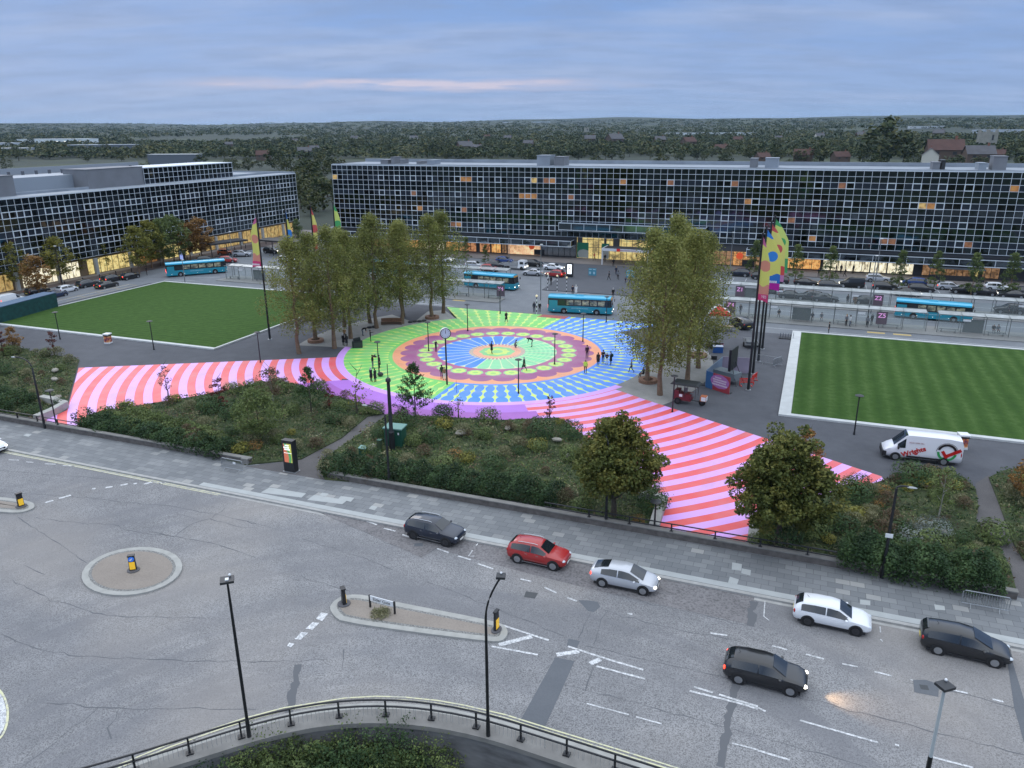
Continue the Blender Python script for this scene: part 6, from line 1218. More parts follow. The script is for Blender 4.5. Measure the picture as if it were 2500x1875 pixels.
# blue poster pairs on the forecourt
for (x, y), lb in (((1446, 675), 'pair of blue poster boards left on the forecourt'), ((1538, 680), 'pair of blue poster boards right on the forecourt')):
    t = thing('poster_pair', lb, 'notice board', tuple(G(x, y)), TH)
    for s in (-.42, .42): m = MB(); m.box((s, 0, .95), (.78, .1, 1.5)); q = part('panel', m, PM('panel_blue', (.05, .25, .36), .5), t); m = MB(); m.box((s-.05, -.06, .75), (.4, .02, .5)); m.box((s, -.06, 1.45), (.6, .02, .2)); part('printed_sheet', m, PM('pale_blue_print', (.35, .55, .65), .5), q)
# west street: traffic lights, bollards, planters, shrub beds
g_ = G(107, 688); t = thing('traffic_light', 'traffic light showing green on the west street pavement', 'traffic light', tuple(g_), TH-.2); m = MB(); m.tube([(0, 0, 0), (0, 0, 3.2)], .07, 8); part('post', m, blk, t); m = MB(); m.box((0, 0, 3.0), (.4, .3, 1.1)); h_ = part('head', m, blk, t)
m = MB(); m.ell((0, -.17, 2.7), (.2, .08, .2)); part('green_lamp', m, PM('green_signal', (.05, .8, .3), .4, emit=(.1, 1, .4), es=2.5), h_); m = MB(); m.ell((0, -.17, 3.35), (.17, .08, .17)); part('red_lamp', m, PM('red_signal', (.8, .15, .05), .4, emit=(1, .2, .08), es=1.2), h_)
bp = None
for i in range(22):
    v = -12+i*4.1; 
    if bp is None: bp = thing('pavement_bollard', 'thin black bollard in the row before the west offices', 'bollard', frt(-19.6, v), 0, 'black bollards before the west offices'); m = MB(); m.tube([(0, 0, 0), (0, 0, 1.05)], .1, 6); part('post', m, blk, bp)
    else: dup(bp, frt(-19.6, v), 0)
# ================================================================ VEHICLES
def paint(name, col, rough=.28, metal=.0):
    if 'paint_'+name not in _mc:
        t = MT('paint_'+name, col, rough, metal); t.b.inputs['Coat Weight'].default_value = .6; t.b.inputs['Coat Roughness'].default_value = .08; _mc['paint_'+name] = t.m
    return _mc['paint_'+name]
glass = PM('car_glass', (.012, .016, .02), .06); glass.node_tree.nodes['Principled BSDF'].inputs['Specular IOR Level'].default_value = .9
tyre = PM('tyre_rubber', (.012, .012, .013), .85); rimm = PM('alloy_rim', (.42, .43, .45), .35, .8); rimd = PM('dark_rim', (.06, .06, .065), .4, .6); chrome = PM('chrome_trim', (.55, .57, .6), .2, 1); trimb = PM('black_trim', (.018, .018, .02), .55)
hl_on = PM('headlight_lit', (.9, .9, .85), .3, emit=(1, .93, .75), es=5); hl_off = PM('headlight_glass', (.55, .6, .65), .12); tl_on = PM('tail_light_lit', (.8, .05, .02), .3, emit=(1, .06, .03), es=3); tl_off = PM('tail_light_red', (.40, .02, .02), .25); plate_w = PM('plate_white', (.75, .75, .72), .5); plate_y = PM('plate_yellow', (.75, .6, .12), .5)
# x, z bottom, z shoulder, z top, half width, half width at top   (x runs from tail -1 to nose +1)
PROF = {
 'hatch': [(-1, .42, .72, .92, .80, .66), (-.965, .28, .84, 1.08, .90, .68), (-.88, .22, .92, 1.28, .96, .66), (-.74, .2, .95, 1.44, .985, .66), (-.45, .19, .95, 1.50, 1, .68), (-.05, .19, .93, 1.51, 1, .69), (.16, .19, .92, 1.44, 1, .68), (.50, .19, .90, .99, .985, .80), (.76, .22, .84, .90, .96, .80), (.93, .26, .70, .77, .86, .70), (1, .38, .56, .60, .70, .58)],
 'suv': [(-1, .46, .80, 1.02, .80, .66), (-.97, .30, .92, 1.20, .91, .70), (-.90, .26, 1.02, 1.36, .96, .64), (-.77, .24, 1.04, 1.50, .985, .64), (-.45, .24, 1.02, 1.59, 1, .67), (-.05, .24, 1.0, 1.61, 1, .68), (.12, .24, .99, 1.54, 1, .67), (.50, .24, .97, 1.06, .985, .80), (.78, .26, .90, .96, .95, .80), (.93, .30, .82, .90, .88, .72), (1, .42, .66, .70, .74, .62)],
 'liftback': [(-1, .42, .80, 1.0, .80, .70), (-.95, .28, .92, 1.12, .92, .70), (-.72, .2, .94, 1.30, .97, .64), (-.40, .18, .93, 1.45, 1, .64), (-.02, .18, .91, 1.49, 1, .66), (.18, .18, .90, 1.42, 1, .66), (.62, .2, .84, .95, .98, .78), (.82, .23, .76, .82, .93, .76), (.95, .28, .62, .68, .80, .62), (1, .38, .5, .54, .64, .52)],
 'mpv': [(-1, .42, .85, 1.1, .84, .70), (-.97, .28, .93, 1.25, .93, .72), (-.88, .22, .97, 1.45, .97, .70), (-.6, .2, .97, 1.54, 1, .70), (-.15, .2, .95, 1.58, 1, .72), (.12, .2, .93, 1.50, 1, .70), (.56, .2, .88, 1.00, .985, .80), (.80, .23, .80, .87, .95, .78), (.94, .27, .68, .74, .84, .66), (1, .38, .54, .58, .68, .54)],
 'saloon': [(-1, .42, .78, .92, .80, .70), (-.95, .28, .90, 1.02, .92, .76), (-.70, .2, .93, 1.05, .97, .74), (-.42, .18, .92, 1.38, 1, .62), (-.12, .18, .91, 1.44, 1, .64), (.12, .18, .90, 1.38, 1, .64), (.46, .2, .88, .96, .98, .78), (.78, .23, .82, .87, .94, .78), (.95, .28, .66, .72, .82, .66), (1, .38, .54, .58, .66, .54)],
 'van': [(-1, .40, 1.2, 2.0, .93, .86), (-.985, .32, 1.25, 2.42, .98, .86), (-.6, .28, 1.25, 2.54, 1, .84), (.30, .28, 1.25, 2.54, 1, .84), (.42, .28, 1.25, 2.46, 1, .80), (.72, .28, 1.22, 1.42, .98, .80), (.86, .30, 1.08, 1.18, .94, .76), (.95, .32, .9, .96, .88, .7), (1, .42, .62, .66, .8, .66)],
 'smallvan': [(-1, .40, 1.05, 1.7, .93, .84), (-.98, .30, 1.1, 1.88, .97, .84), (-.5, .26, 1.1, 1.95, 1, .82), (.10, .26, 1.08, 1.95, 1, .80), (.24, .26, 1.08, 1.86, 1, .78), (.60, .26, 1.05, 1.20, .98, .78), (.84, .28, .95, 1.02, .94, .76), (.95, .32, .8, .86, .86, .7), (1, .42, .6, .64, .76, .64)]}
def car(label, px, py, rz, kind='hatch', col=('black', (.012, .013, .016)), L_=4.3, W_=1.78, z=RZ, lights=None, cat='car', group=None, rim=None, rails=False, H_=1.0, name='parked_car', detail=True, rear_lit=False, pos=None):
    p_ = Vector(pos) if pos is not None else G(px, py, z)
    t = thing(name, label, cat, (p_.x, p_.y, z), rz, group); P_ = PROF[kind]; xs_ = [q[0] for q in P_]
    hl_, hw_ = L_/2, W_/2
    def at(x): r = [np.interp(x, xs_, [q[k] for q in P_]) for k in range(1, 6)]; return r[0]*H_, r[1]*H_, r[2]*H_, r[3]*hw_, r[4]*hw_
    N_ = 44; X_ = sorted(set(list(np.linspace(-1, 1, N_)))); vs = []
    for x in X_:
        zb, zs, zt, hw, ht = at(x); half = [(0, zb), (hw*.80, zb), (hw*.97, zb+(zs-zb)*.25), (hw, zb+(zs-zb)*.62), (hw*.975, zs), (ht+(hw*.975-ht)*.5, zs+(zt-zs)*.5), (ht, zt-.06*min(1, (zt-zs)/.3)), (ht*.82, zt), (0, zt+.03)]
        vs += [(x*hl_, -y, zz) for y, zz in half]+[(x*hl_, y, zz) for y, zz in half[-2:0:-1]]
    n = 16; fs = [(i*n+k, (i+1)*n+k, (i+1)*n+(k+1) % n, i*n+(k+1) % n) for i in range(len(X_)-1) for k in range(n)]+[tuple(range(n)), tuple(range((len(X_)-1)*n+n-1, (len(X_)-1)*n-1, -1))]
    m = MB(); m.add(vs, fs); pm_ = paint(*col)
    wx = [(-.60 if kind not in ('van', 'smallvan') else -.56)*hl_, (.62 if kind not in ('van',) else .66)*hl_]; wr = .33 if kind != 'van' else .36
    if kind in ('suv',): wr = .36
    for x in wx:
        for s in (-1, 1): m.tube([(x, s*(at(x/hl_)[3]-.10), wr+.01), (x, s*(at(x/hl_)[3]+.012), wr+.01)], wr+.075, 18, 1)
    m.box((0, 0, .24), (L_*.86, W_*.92, .14), mi=1)
    body = part('body', m, [pm_, trimb], t, True)
    def side(x0, x1, lo=.10, hi=.90, nm='side_window', mt_=glass, cutf=.12, both=True):
        for s in (-1, 1):
            if not both and s == 1: continue
            a = []; b = []; K = 12
            for i in range(K+1):
                x = x0+(x1-x0)*i/K; zb, zs, zt, hw, ht = at(x); y0, z0 = hw*.975, zs; y1, z1 = ht, zt-.06
                a.append((x*hl_, s*(y0+(y1-y0)*lo+.016), z0+(z1-z0)*lo)); b.append((x*hl_, s*(y0+(y1-y0)*hi+.016), z0+(z1-z0)*hi))
            m = MB(); a = [(p[0], p[1]+s*.014, p[2]) for p in a]; b = [(p[0], p[1]+s*.014, p[2]) for p in b]; m.add(a+b, [(i, i+1, K+2+i, K+1+i) if s == -1 else (i+1, i, K+1+i, K+2+i) for i in range(K)]); part(nm, m, mt_, t)
    def across(x0, x1, nm, w_=.84):
        K = 8; vs = []
        for i in range(K+1):
            x = x0+(x1-x0)*i/K; zb, zs, zt, hw, ht = at(x); wid = ht*w_
            for y in (-wid, -wid*.6, 0, wid*.6, wid): vs.append((x*hl_, y, zt+.03*(1-abs(y)/ht)+.014))
        m = MB(); m.add(vs, [(i*5+k, (i+1)*5+k, (i+1)*5+k+1, i*5+k+1) for i in range(K) for k in range(4)]); part(nm, m, glass, t, True)
    if kind == 'van': side(.44, .64, .05, .85); across(.40, .73, 'windscreen', .93)
    elif kind == 'smallvan': side(.22, .50, .05, .85); side(-.30, .12, .15, .85) if rim == 'win' else None; across(.22, .62, 'windscreen', .92)
    else:
        x1 = {'hatch': .40, 'suv': .36, 'liftback': .50, 'mpv': .46, 'saloon': .38}[kind]; x0 = {'hatch': -.80, 'suv': -.84, 'liftback': -.66, 'mpv': -.86, 'saloon': -.55}[kind]
        xm = -.16; side(x0, xm-.015); side(xm+.015, x1); across({'hatch': .17, 'suv': .16, 'liftback': .20, 'mpv': .14, 'saloon': .14}[kind], {'hatch': .49, 'suv': .45, 'liftback': .60, 'mpv': .55, 'saloon': .455}[kind], 'windscreen', .92); across({'hatch': -.955, 'suv': -.96, 'liftback': -.90, 'mpv': -.965, 'saloon': -.66}[kind], {'hatch': -.77, 'suv': -.81, 'liftback': -.46, 'mpv': -.85, 'saloon': -.44}[kind], 'rear_window', .86)
    for x in wx:
        for s in (-1, 1):
            yy = s*(at(x/hl_)[3]-.07); m = MB(); m.tube([(x, yy-s*.1, wr), (x, yy+s*.095, wr)], [wr, wr], 20); w_ = part('wheel', m, tyre, t)
            m = MB(); m.tube([(x, yy+s*.09, wr), (x, yy+s*.108, wr)], wr*.66, 16); 
            for k in range(5): a = k*2*math.pi/5; m.box((x+math.cos(a)*wr*.33, yy+s*.112, wr+math.sin(a)*wr*.33), (wr*.62, .012, .05), ry=-a)
            part('rim', m, rimd if rim == 'dark' else rimm, w_)
    if detail:
        lit_h = lights in ('on', 'head'); lit_t = lights in ('on', 'tail') or rear_lit
        for s in (-1, 1):
            zb, zs, zt, hw, ht = at(.93); m = MB(); m.ell((hl_*.93, s*hw*.80, zs*.93), (.17, .15, .085), 10, 6); part('headlight', m, hl_on if lit_h else hl_off, t, True)
            zb, zs, zt, hw, ht = at(-.965); m = MB(); m.ell((-hl_*.965, s*hw*.90, zs*.97 if kind != 'van' else 1.1), (.07, .12, .13 if kind != 'van' else .3), 10, 6); part('tail_light', m, tl_on if lit_t else tl_off, t, True)
            zb, zs, zt, hw, ht = at(x_m := {'van': .62, 'smallvan': .45}.get(kind, .36)); m = MB(); m.ell((hl_*x_m, s*(hw+.10), zs+.06), (.09, .12, .075 if kind != 'van' else .16), 8, 5); part('door_mirror', m, pm_ if kind != 'van' else trimb, t, True)
            if kind not in ('van', 'smallvan'):
                m = MB(); m.box((-hl_*.30, s*hw*.985, at(-.3)[1]*.88), (.2, .03, .03)); m.box((hl_*.08, s*hw*.985, at(.08)[1]*.88), (.2, .03, .03)); part('door_handle', m, chrome if rails else pm_, t)
        m = MB(); m.box((hl_+.005, 0, .46), (.03, .52, .12)); part('number_plate', m, plate_w, t); m = MB(); m.box((-hl_-.005, 0, .62), (.03, .52, .12)); part('number_plate', m, plate_y, t)
        m = MB(); m.box((hl_*.985, 0, .52), (.07, W_*.5, .16)); part('grille', m, trimb, t)
        if kind not in ('van', 'smallvan'): m = MB(); m.tube([(-hl_*.62, 0, at(-.62)[2]+.01), (-hl_*.68, 0, at(-.62)[2]+.14)], .012, 5); part('aerial', m, trimb, t)
        if rails:
            for s in (-1, 1): m = MB(); m.tube([(x*hl_, s*at(x)[4]*.95, at(x)[2]+.035) for x in np.linspace(-.62, .06, 7)], .022, 5); part('roof_rail', m, chrome, t)
            for s in (-1, 1): m = MB(); m.box((0, s*(W_/2+.004), .30), (L_*.44, .02, .05)); part('sill_trim', m, chrome, t)
    return t
BK = ('black', (.012, .013, .016)); NV = ('navy', (.012, .018, .035)); WH = ('white', (.74, .76, .79)); SV = ('silver', (.50, .52, .56), .3, .25); RDp = ('red', (.36, .022, .022)); DG = ('dark_grey', (.045, .05, .056), .3, .3); BL = ('blue', (.02, .06, .22)); DB = ('dark_blue', (.014, .03, .08))
TR = TH
def near(px, py): return G(px, py, RZ)
n_ = near(960, 1336); car('black compact SUV with silver roof rails, first in the kerbside line', 0, 0, TR-.06, 'suv', NV, 4.5, 1.88, rails=True, pos=W(*AV(1062-12-0, 1322, RZ)) if False else G(1063, 1312, RZ), rim='dark')
car('bright red SUV with silver roof rails parked behind the black one', 0, 0, TR-.03, 'suv', RDp, 4.35, 1.82, rails=True, pos=G(1316, 1369, RZ))
car('silver liftback taxi with lit headlights in the kerbside line', 0, 0, TR+.0, 'liftback', SV, 4.48, 1.76, lights='on', pos=G(1525, 1427, RZ))
car('white hatchback with black wheels in the kerbside line', 0, 0, TR-.03, 'hatch', WH, 4.45, 1.82, rim='dark', pos=G(2028, 1520, RZ))
car('long black people carrier, last in the kerbside line at the right', 0, 0, TR-.05, 'mpv', BK, 4.65, 1.80, pos=G(2351, 1592, RZ))
car('black car driving along the near lane with glowing tail light and headlight', 0, 0, TR-.01, 'hatch', BK, 4.4, 1.82, lights='on', name='moving_car', pos=G(1866, 1660, RZ))
lp_ = bpy.data.lights.new('headlamp_beam', 'SPOT'); lp_.energy = 480; lp_.color = (1, .62, .30); lp_.spot_size = R(62); lp_.spot_blend = 1.0; lp_.shadow_soft_size = .1
mc_ = [o for o in COL.objects if o.name.startswith('moving_car') and not o.parent][0]; lo = bpy.data.objects.new('headlamp_beam', lp_); COL.objects.link(lo); lo.parent = mc_; lo.location = (2.45, -.2, .75); lo.rotation_euler = (0, R(-72), 0)
car('white car just entering at the left edge with a bright headlight', 0, 0, TR-.03, 'hatch', WH, 4.3, 1.8, lights='on', name='moving_car', pos=G(-32, 1100, RZ))
# small badge on the silver taxi door
# left street
UPW = TH+pi/2
for a in [((28, 742), 'smallvan', WH, 'white van with side window at the left edge of the west street', UPW+.02, 'tail', 5.0, 1.95), ((93, 719), 'suv', BK, 'black SUV between the white van and the blue saloon', UPW, 'none', 4.5, 1.85), ((136, 727), 'saloon', DB, 'dark blue saloon on the west street behind the green hoarding', UPW, 'none', 4.6, 1.82), ((165, 714), 'hatch', WH, 'white hatchback waiting on the west street', UPW, 'none', 4.0, 1.75), ((215, 701), 'suv', DG, 'dark grey SUV parked on the west street pavement side', UPW, 'none', 4.5, 1.85),
          ((262, 703), 'saloon', BK, 'black saloon with red tail lights on the west street', UPW, 'tail', 4.7, 1.85), ((275, 688), 'suv', BK, 'black SUV with red tail lights ahead of the grey one', UPW, 'tail', 4.6, 1.85), ((316, 681), 'saloon', BK, 'black estate car with red tail lights, first behind the left bus', UPW, 'tail', 4.8, 1.85), ((558, 641), 'hatch', RDp, 'red car half hidden behind the front of the left bus', UPW-1.2, 'none', 4.2, 1.75), ((592, 626), 'suv', SV, 'silver SUV with lit tail light beside the coral flag', UPW-1.2, 'tail', 4.4, 1.8), ((505, 640), 'suv', BK, 'dark car behind the roof of the left bus', UPW-.9, 'none', 4.4, 1.8), ((552, 622), 'hatch', ('orange', (.5, .12, .03)), 'small orange car far along the west street', UPW-1.2, 'none', 3.8, 1.7), ((665, 618), 'suv', BK, 'dark SUV on the far road between the buildings', TH, 'head', 4.5, 1.85), ((736, 618), 'hatch', SV, 'silver car on the far road behind the left grove', TH, 'head', 4.2, 1.8), ((700, 640), 'hatch', WH, 'white car glimpsed behind the left flagpoles', TH, 'none', 4.2, 1.8),
          ((1232, 642), 'hatch', BL, 'bright blue hatchback by the flatbed truck', TH, 'none', 4.0, 1.75), ((1213, 655), 'suv', DG, 'dark grey estate left of the flatbed truck', TH, 'none', 4.6, 1.85), ((1301, 650), 'suv', BK, 'black SUV right of the flatbed truck', TH, 'none', 4.6, 1.85), ((1352, 659), 'saloon', WH, 'white coupe at the kerb of the forecourt', TH-.1, 'head', 4.5, 1.8), ((1355, 676), 'hatch', RDp, 'dark red car with lit headlights turning by the forecourt', TH-.2+pi, 'on', 4.1, 1.75), ((1301, 672), 'saloon', SV, 'pale silver car above the left rear shelter', TH+pi, 'none', 4.4, 1.8), ((1196, 662), 'hatch', RDp, 'small red car with glowing tail light behind the rear bus', TH, 'tail', 4.0, 1.7), ((1160, 655), 'suv', SV, 'silver car partly hidden by the left grove', TH, 'none', 4.4, 1.8), ((1085, 640), 'suv', WH, 'white car seen through the left grove', TH, 'head', 4.4, 1.8), ((1030, 650), 'hatch', DG, 'grey car seen through the left grove', TH, 'none', 4.2, 1.8), ((960, 640), 'hatch', WH, 'pale car seen through the middle of the left grove', TH, 'none', 4.2, 1.8),
          ((1803, 674), 'suv', NV, 'dark blue SUV parked right of the grove by the orange shop', TH+pi, 'none', 4.5, 1.85)]:
    (x, y), k, c, lb, rz, li, l_, w_ = a; car(lb, x, y, rz, k, c, l_, w_, lights=li, detail=True)
for i, ((x, y), k, c, li) in enumerate([((1896, 693), 'suv', BK, 0), ((1967, 697), 'saloon', BK, 'head'), ((2027, 704), 'hatch', DG, 0), ((2078, 702), 'smallvan', BK, 'head'), ((2142, 688), 'suv', SV, 0), ((2160, 707), 'hatch', BK, 'tail'), ((2229, 697), 'suv', BL, 'head'), ((2248, 713), 'suv', BK, 0), ((2318, 707), 'hatch', SV, 'tail'), ((2352, 716), 'suv', BK, 'tail'), ((2398, 721), 'suv', BK, 'head'), ((2434, 709), 'hatch', WH, 0), ((2468, 727), 'saloon', BK, 0), ((2510, 722), 'suv', BK, 0), ((1932, 729), 'saloon', BK, 0), ((1975, 732), 'suv', DG, 0), ((2014, 736), 'saloon', DG, 0), ((2116, 742), 'saloon', BK, 0), ((2463, 765), 'suv', BK, 'tail'), ((1862, 682), 'hatch', BK, 0), ((2215, 722), 'saloon', BK, 'head'), ((1880, 716), 'suv', DG, 0)]):
    where = ['nearest the flagpoles', 'second from the flagpoles', 'beside the tall dark van', 'taller than its neighbours, left of the bright shop front', 'before the bright shop front', 'just below the silver one', 'blue and high, under the conical tree', 'left of the terrace trees', 'with a red tail lamp below the awning', 'reddish tail lamp, under the awning trees', 'right of the awning trees', 'white, close to the right edge', 'low black one near the right edge', 'cut by the right edge', 'behind the Z2 shelter at its left', 'grey, behind the rear shelter', 'grey, seen through the rear shelter', 'long black one behind the Z2 board', 'seen through the shelter at the far right', 'left of the flag banners', 'low, with a headlamp, between two trees', 'behind the flagpoles below the first row'][i]
    car('parked %s car %s' % (c[0].replace('_', ' '), where), x, y, TH+(0 if i % 3 else pi), k, c, 4.5, 1.85, lights=li, group=None)
# flatbed truck
g_ = G(1256, 657, RZ); t = thing('flatbed_truck', 'white cab flatbed truck with lit headlamp in front of the station', 'truck', tuple(g_), TH)
m = MB(); m.box((1.9, 0, 1.25), (1.7, 1.95, 1.6), taper=.88); part('cab', m, paint(*WH), t); m = MB(); m.box((2.63, 0, 1.55), (.12, 1.6, .62), ry=-.22); part('windscreen', m, glass, t); m = MB(); m.box((1.95, -.94, 1.55), (.8, .08, .5)); part('side_window', m, glass, t)
m = MB(); m.box((-1.1, 0, .85), (4.1, 2.05, .14)); m.box((-1.1, -1.0, 1.08), (4.1, .05, .38)); m.box((-1.1, 1.0, 1.08), (4.1, .05, .38)); m.box((-3.12, 0, 1.08), (.05, 2.0, .38)); m.box((.92, 0, 1.3), (.06, 2.0, .8)); part('flatbed', m, PM('truck_bed_grey', (.3, .31, .32), .6), t)
for x in (-1.9, 2.0):
    for s in (-1, 1): m = MB(); m.tube([(x, s*.72, .4), (x, s*.98, .4)], .4, 16); part('wheel', m, tyre, t)
m = MB(); m.box((2.8, -.7, .72), (.08, .3, .2)); m.box((2.8, .7, .72), (.08, .3, .2)); part('headlamp', m, hl_on, t)
# pickup with open bed, and dark estate beside the gazebo
t = car('black pickup truck standing beside the red and white gazebo', 1808, 798, TH+2.2, 'suv', BK, 4.6, 1.85, z=0); t['category'] = 'pickup'
g_ = G(1832, 846); t = thing('flat_trailer', 'small open trailer loaded with flight cases behind the flagpoles', 'trailer', tuple(g_), TH+1.75); m = MB(); m.box((0, 0, .6), (2.9, 1.7, .1)); m.box((0, .85, .8), (2.9, .05, .35)); m.box((0, -.85, .8), (2.9, .05, .35)); part('bed', m, PM('trailer_grey', (.22, .23, .24), .5, .3), t)
for i in range(4): m = MB(); m.box((-1+i*.65, .1, .82), (.5, 1.2, .3)); part('load', m, PM('case_grey', (.13, .14, .15), .6), t)
for s in (-1, 1): m = MB(); m.tube([(0, s*.86, .33), (0, s*1.02, .33)], .33, 14); part('wheel', m, tyre, t)
# ---- the white van with its livery, on the path below the right lawn
pv_ = G(2243, 1120, 0); t = car('long white van with red script and a ringed tick on its side', 0, 0, TH+pi+.05, 'van', ('van_white', (.72, .73, .78)), 6.45, 2.05, z=0, pos=pv_, name='delivery_van', cat='van')
vr = PM('livery_red', (.50, .012, .012), .4); vk = PM('livery_black', (.02, .012, .014), .4); vg = PM('livery_green', (.03, .30, .08), .4); yS = 1.035
def on_side(m, name, mt_, parent=None): return part(name, m, mt_, parent or t)
text('Wrights', .62, vr, t, (.72, yS, 1.02), (R(90), R(-24), R(180)), 'lettering', .006, bold=.022)
text('SOLD HERE 24hr', .17, PM('livery_grey', (.3, .1, .1), .5), t, (.55, yS-.03, 1.86), (R(84), 0, R(180)), 'small_lettering', .004)
m = MB(); RC, ZC = -1.95, 1.28
def ring(a0, a1, r0, r1, mt_, nm):
    m = MB(); K = 24; vs = []
    for i in range(K+1): a = R(a0+(a1-a0)*i/K); vs += [(RC-math.cos(a)*r0, yS+.004, ZC+math.sin(a)*r0), (RC-math.cos(a)*r1, yS+.004, ZC+math.sin(a)*r1)]
    m.add(vs, [(2*i, 2*i+1, 2*i+3, 2*i+2) for i in range(K)]); part(nm, m, mt_, t)
ring(8, 165, .60, .80, vk, 'livery_arc'); ring(180, 350, .60, .80, vg, 'livery_arc'); ring(20, 178, .84, .88, vk, 'livery_arc')
m = MB(); m.box((RC+.18, yS+.008, ZC-.22), (.26, .01, .75), ry=R(33)); m.box((RC-.52, yS+.009, ZC-.02), (.30, .01, 1.35), ry=R(-58)); part('livery_tick', m, vr, t)
m = MB(); m.box((-.1, yS+.0, .52), (2.7, .03, .17)); part('rubbing_strip', m, trimb, t); m = MB(); m.box((3.08, 0, .55), (.35, 1.9, .5)); part('front_bumper', m, trimb, t)
# ---- buses
btq, btl, btd = paint('bus_turquoise', (.010, .25, .35), .35), paint('bus_roof_blue', (.02, .38, .60), .4), PM('bus_dark_glass', (.02, .024, .028), .08)
bwin = MT('bus_window_lit', (.05, .06, .06), .1); k = bwin.noise(1.3, 4, rough=.7, stretch=(1, 1, 2)); bwin.l(bwin.ramp(k, [(.42, (.02, .02, .02)), (.55, (.35, .36, .26)), (.72, (.75, .75, .55))]), bwin.b.inputs['Emission Color']); bwin.b.inputs['Emission Strength'].default_value = .45
def bus(label, rear, front, L_=None, dest=True, flip=1):
    g0, g1 = G(rear[0], rear[1], RZ), G(front[0], front[1], RZ); d = (g1-g0); L_ = L_ or d.length; rz = math.atan2(d.y, d.x); c = (g0+g1)/2+Vector((-d.y, d.x, 0)).normalized()*1.2
    t = thing('bus', label, 'bus', (c.x, c.y, RZ), rz, None); hl_ = L_/2; W_ = 2.45; H_ = 2.95
    m = MB(); xs_ = [-hl_, -hl_+.12, hl_-.55, hl_-.18, hl_]; vs = []
    sect = lambda x, f, zt: [(x, -W_/2*f, .32), (x, -W_/2*f, 1.35), (x, W_/2*f, 1.35), (x, W_/2*f, .32)]
    prof_ = [(-hl_, .93), (-hl_+.15, 1), (hl_-.9, 1), (hl_-.25, .95), (hl_, .80)]
    for x, f in prof_: vs += sect(x, f, 0)
    m.add(vs, [(i*4+k, (i+1)*4+k, (i+1)*4+(k+1) % 4, i*4+(k+1) % 4) for i in range(4) for k in range(4)]+[(0, 1, 2, 3), (19, 18, 17, 16)])
    wx = [-hl_+2.7, hl_-2.5]
    for x in wx:
        for s in (-1, 1): m.tube([(x, s*(W_/2-.1), .48), (x, s*(W_/2+.008), .48)], .56, 16, 1)
    part('lower_body', m, [btq, trimb], t)
    m = MB(); vs = []; pr2 = [(-hl_+.02, .92), (-hl_+.2, .985), (hl_-1.0, .985), (hl_-.45, .94), (hl_-.22, .80)]
    for x, f in pr2: vs += [(x+(.0 if x < 0 else .12), -W_/2*f, 1.35), (x, -W_/2*f*.97, 2.55), (x, W_/2*f*.97, 2.55), (x+(.0 if x < 0 else .12), W_/2*f, 1.35)]
    m.add(vs, [(i*4+k, (i+1)*4+k, (i+1)*4+(k+1) % 4, i*4+(k+1) % 4) for i in range(4) for k in range(4)]+[(0, 1, 2, 3), (19, 18, 17, 16)]); part('window_band', m, btd, t)
    m = MB(); vs = []
    for x, f in [(-hl_+.02, .90), (-hl_+.25, .97), (hl_-1.0, .97), (hl_-.5, .92), (hl_-.3, .80)]: vs += [(x, -W_/2*f, 2.55), (x, -W_/2*f*.97, 2.78), (x, -W_/2*f*.72, 2.93), (x, W_/2*f*.72, 2.93), (x, W_/2*f*.97, 2.78), (x, W_/2*f, 2.55)]
    m.add(vs, [(i*6+k, (i+1)*6+k, (i+1)*6+(k+1) % 6, i*6+(k+1) % 6) for i in range(4) for k in range(6)]+[(0, 1, 2, 3, 4, 5), (29, 28, 27, 26, 25, 24)]); rf = part('roof', m, btl, t, True)
    m = MB(); m.box((-.2, 0, 2.97), (1.3, 1.0, .07)); part('roof_hatch', m, btl, rf)
    m = MB(); m.box((-hl_+.9, -W_/2-.003, 1.75), (1.4, .03, .95)); m.box((-hl_+.9, W_/2+.003, 1.75), (1.4, .03, .95)); part('rear_quarter_panel', m, btq, t)
    nW = 6; x0 = -hl_+1.75; x1 = hl_-1.1; st_ = (x1-x0)/nW
    for i in range(nW):
        for s in (-1, 1): m = MB(); m.box((x0+st_*(i+.5), s*(W_/2*.985+.006), 1.95), (st_*.84, .02, .80)); part('side_window', m, bwin.m if i != 0 else btd, t)
    for x in wx:
        for s in (-1, 1):
            m = MB(); m.tube([(x, s*(W_/2-.22), .46), (x, s*(W_/2+.02), .46)], .46, 18); w_ = part('wheel', m, tyre, t); m = MB(); m.tube([(x, s*(W_/2+.018), .46), (x, s*(W_/2+.035), .46)], .24, 12); part('rim', m, gry, w_)
    m = MB(); m.box((hl_-.17, 0, 1.95), (.10, 1.85, 1.05), ry=-.10); part('windscreen', m, glass, t)
    m = MB(); m.box((hl_-.24, 0, 2.60), (.12, 1.5, .26)); part('destination_display', m, PM('amber_display', (.05, .03, .01), .4, emit=(.9, .5, .1), es=.3), t)
    for s in (-1, 1): m = MB(); m.ell((hl_-.03, s*.85, .72), (.07, .16, .1), 8, 5); part('headlight', m, hl_on, t); m = MB(); m.box((-hl_-.01, s*1.0, 1.15), (.05, .18, .5)); part('tail_light', m, tl_on, t); m = MB(); m.box((hl_+.1, s*1.28, 2.1), (.10, .22, .42)); part('wing_mirror', m, trimb, t)
    for s in (-1, 1):
        m = MB(); 
        for x in np.linspace(-hl_+1, hl_-1, 5): m.box((x, s*(W_/2+.01), .62), (.10, .02, .06))
        part('side_marker_lights', m, PM('marker_lamp', (.8, .8, .8), .4, emit=(1, 1, .95), es=1.2), t)
        if s == -1:
            m = MB(); x = -1.3
            while x < 1.3: w_ = random.uniform(.08, .14); m.box((x, s*(W_/2+.012), 1.02), (w_, .01, .14)); x += w_+.05
            part('side_lettering', m, PM('pale_turquoise', (.25, .5, .6), .5), t)
    return t
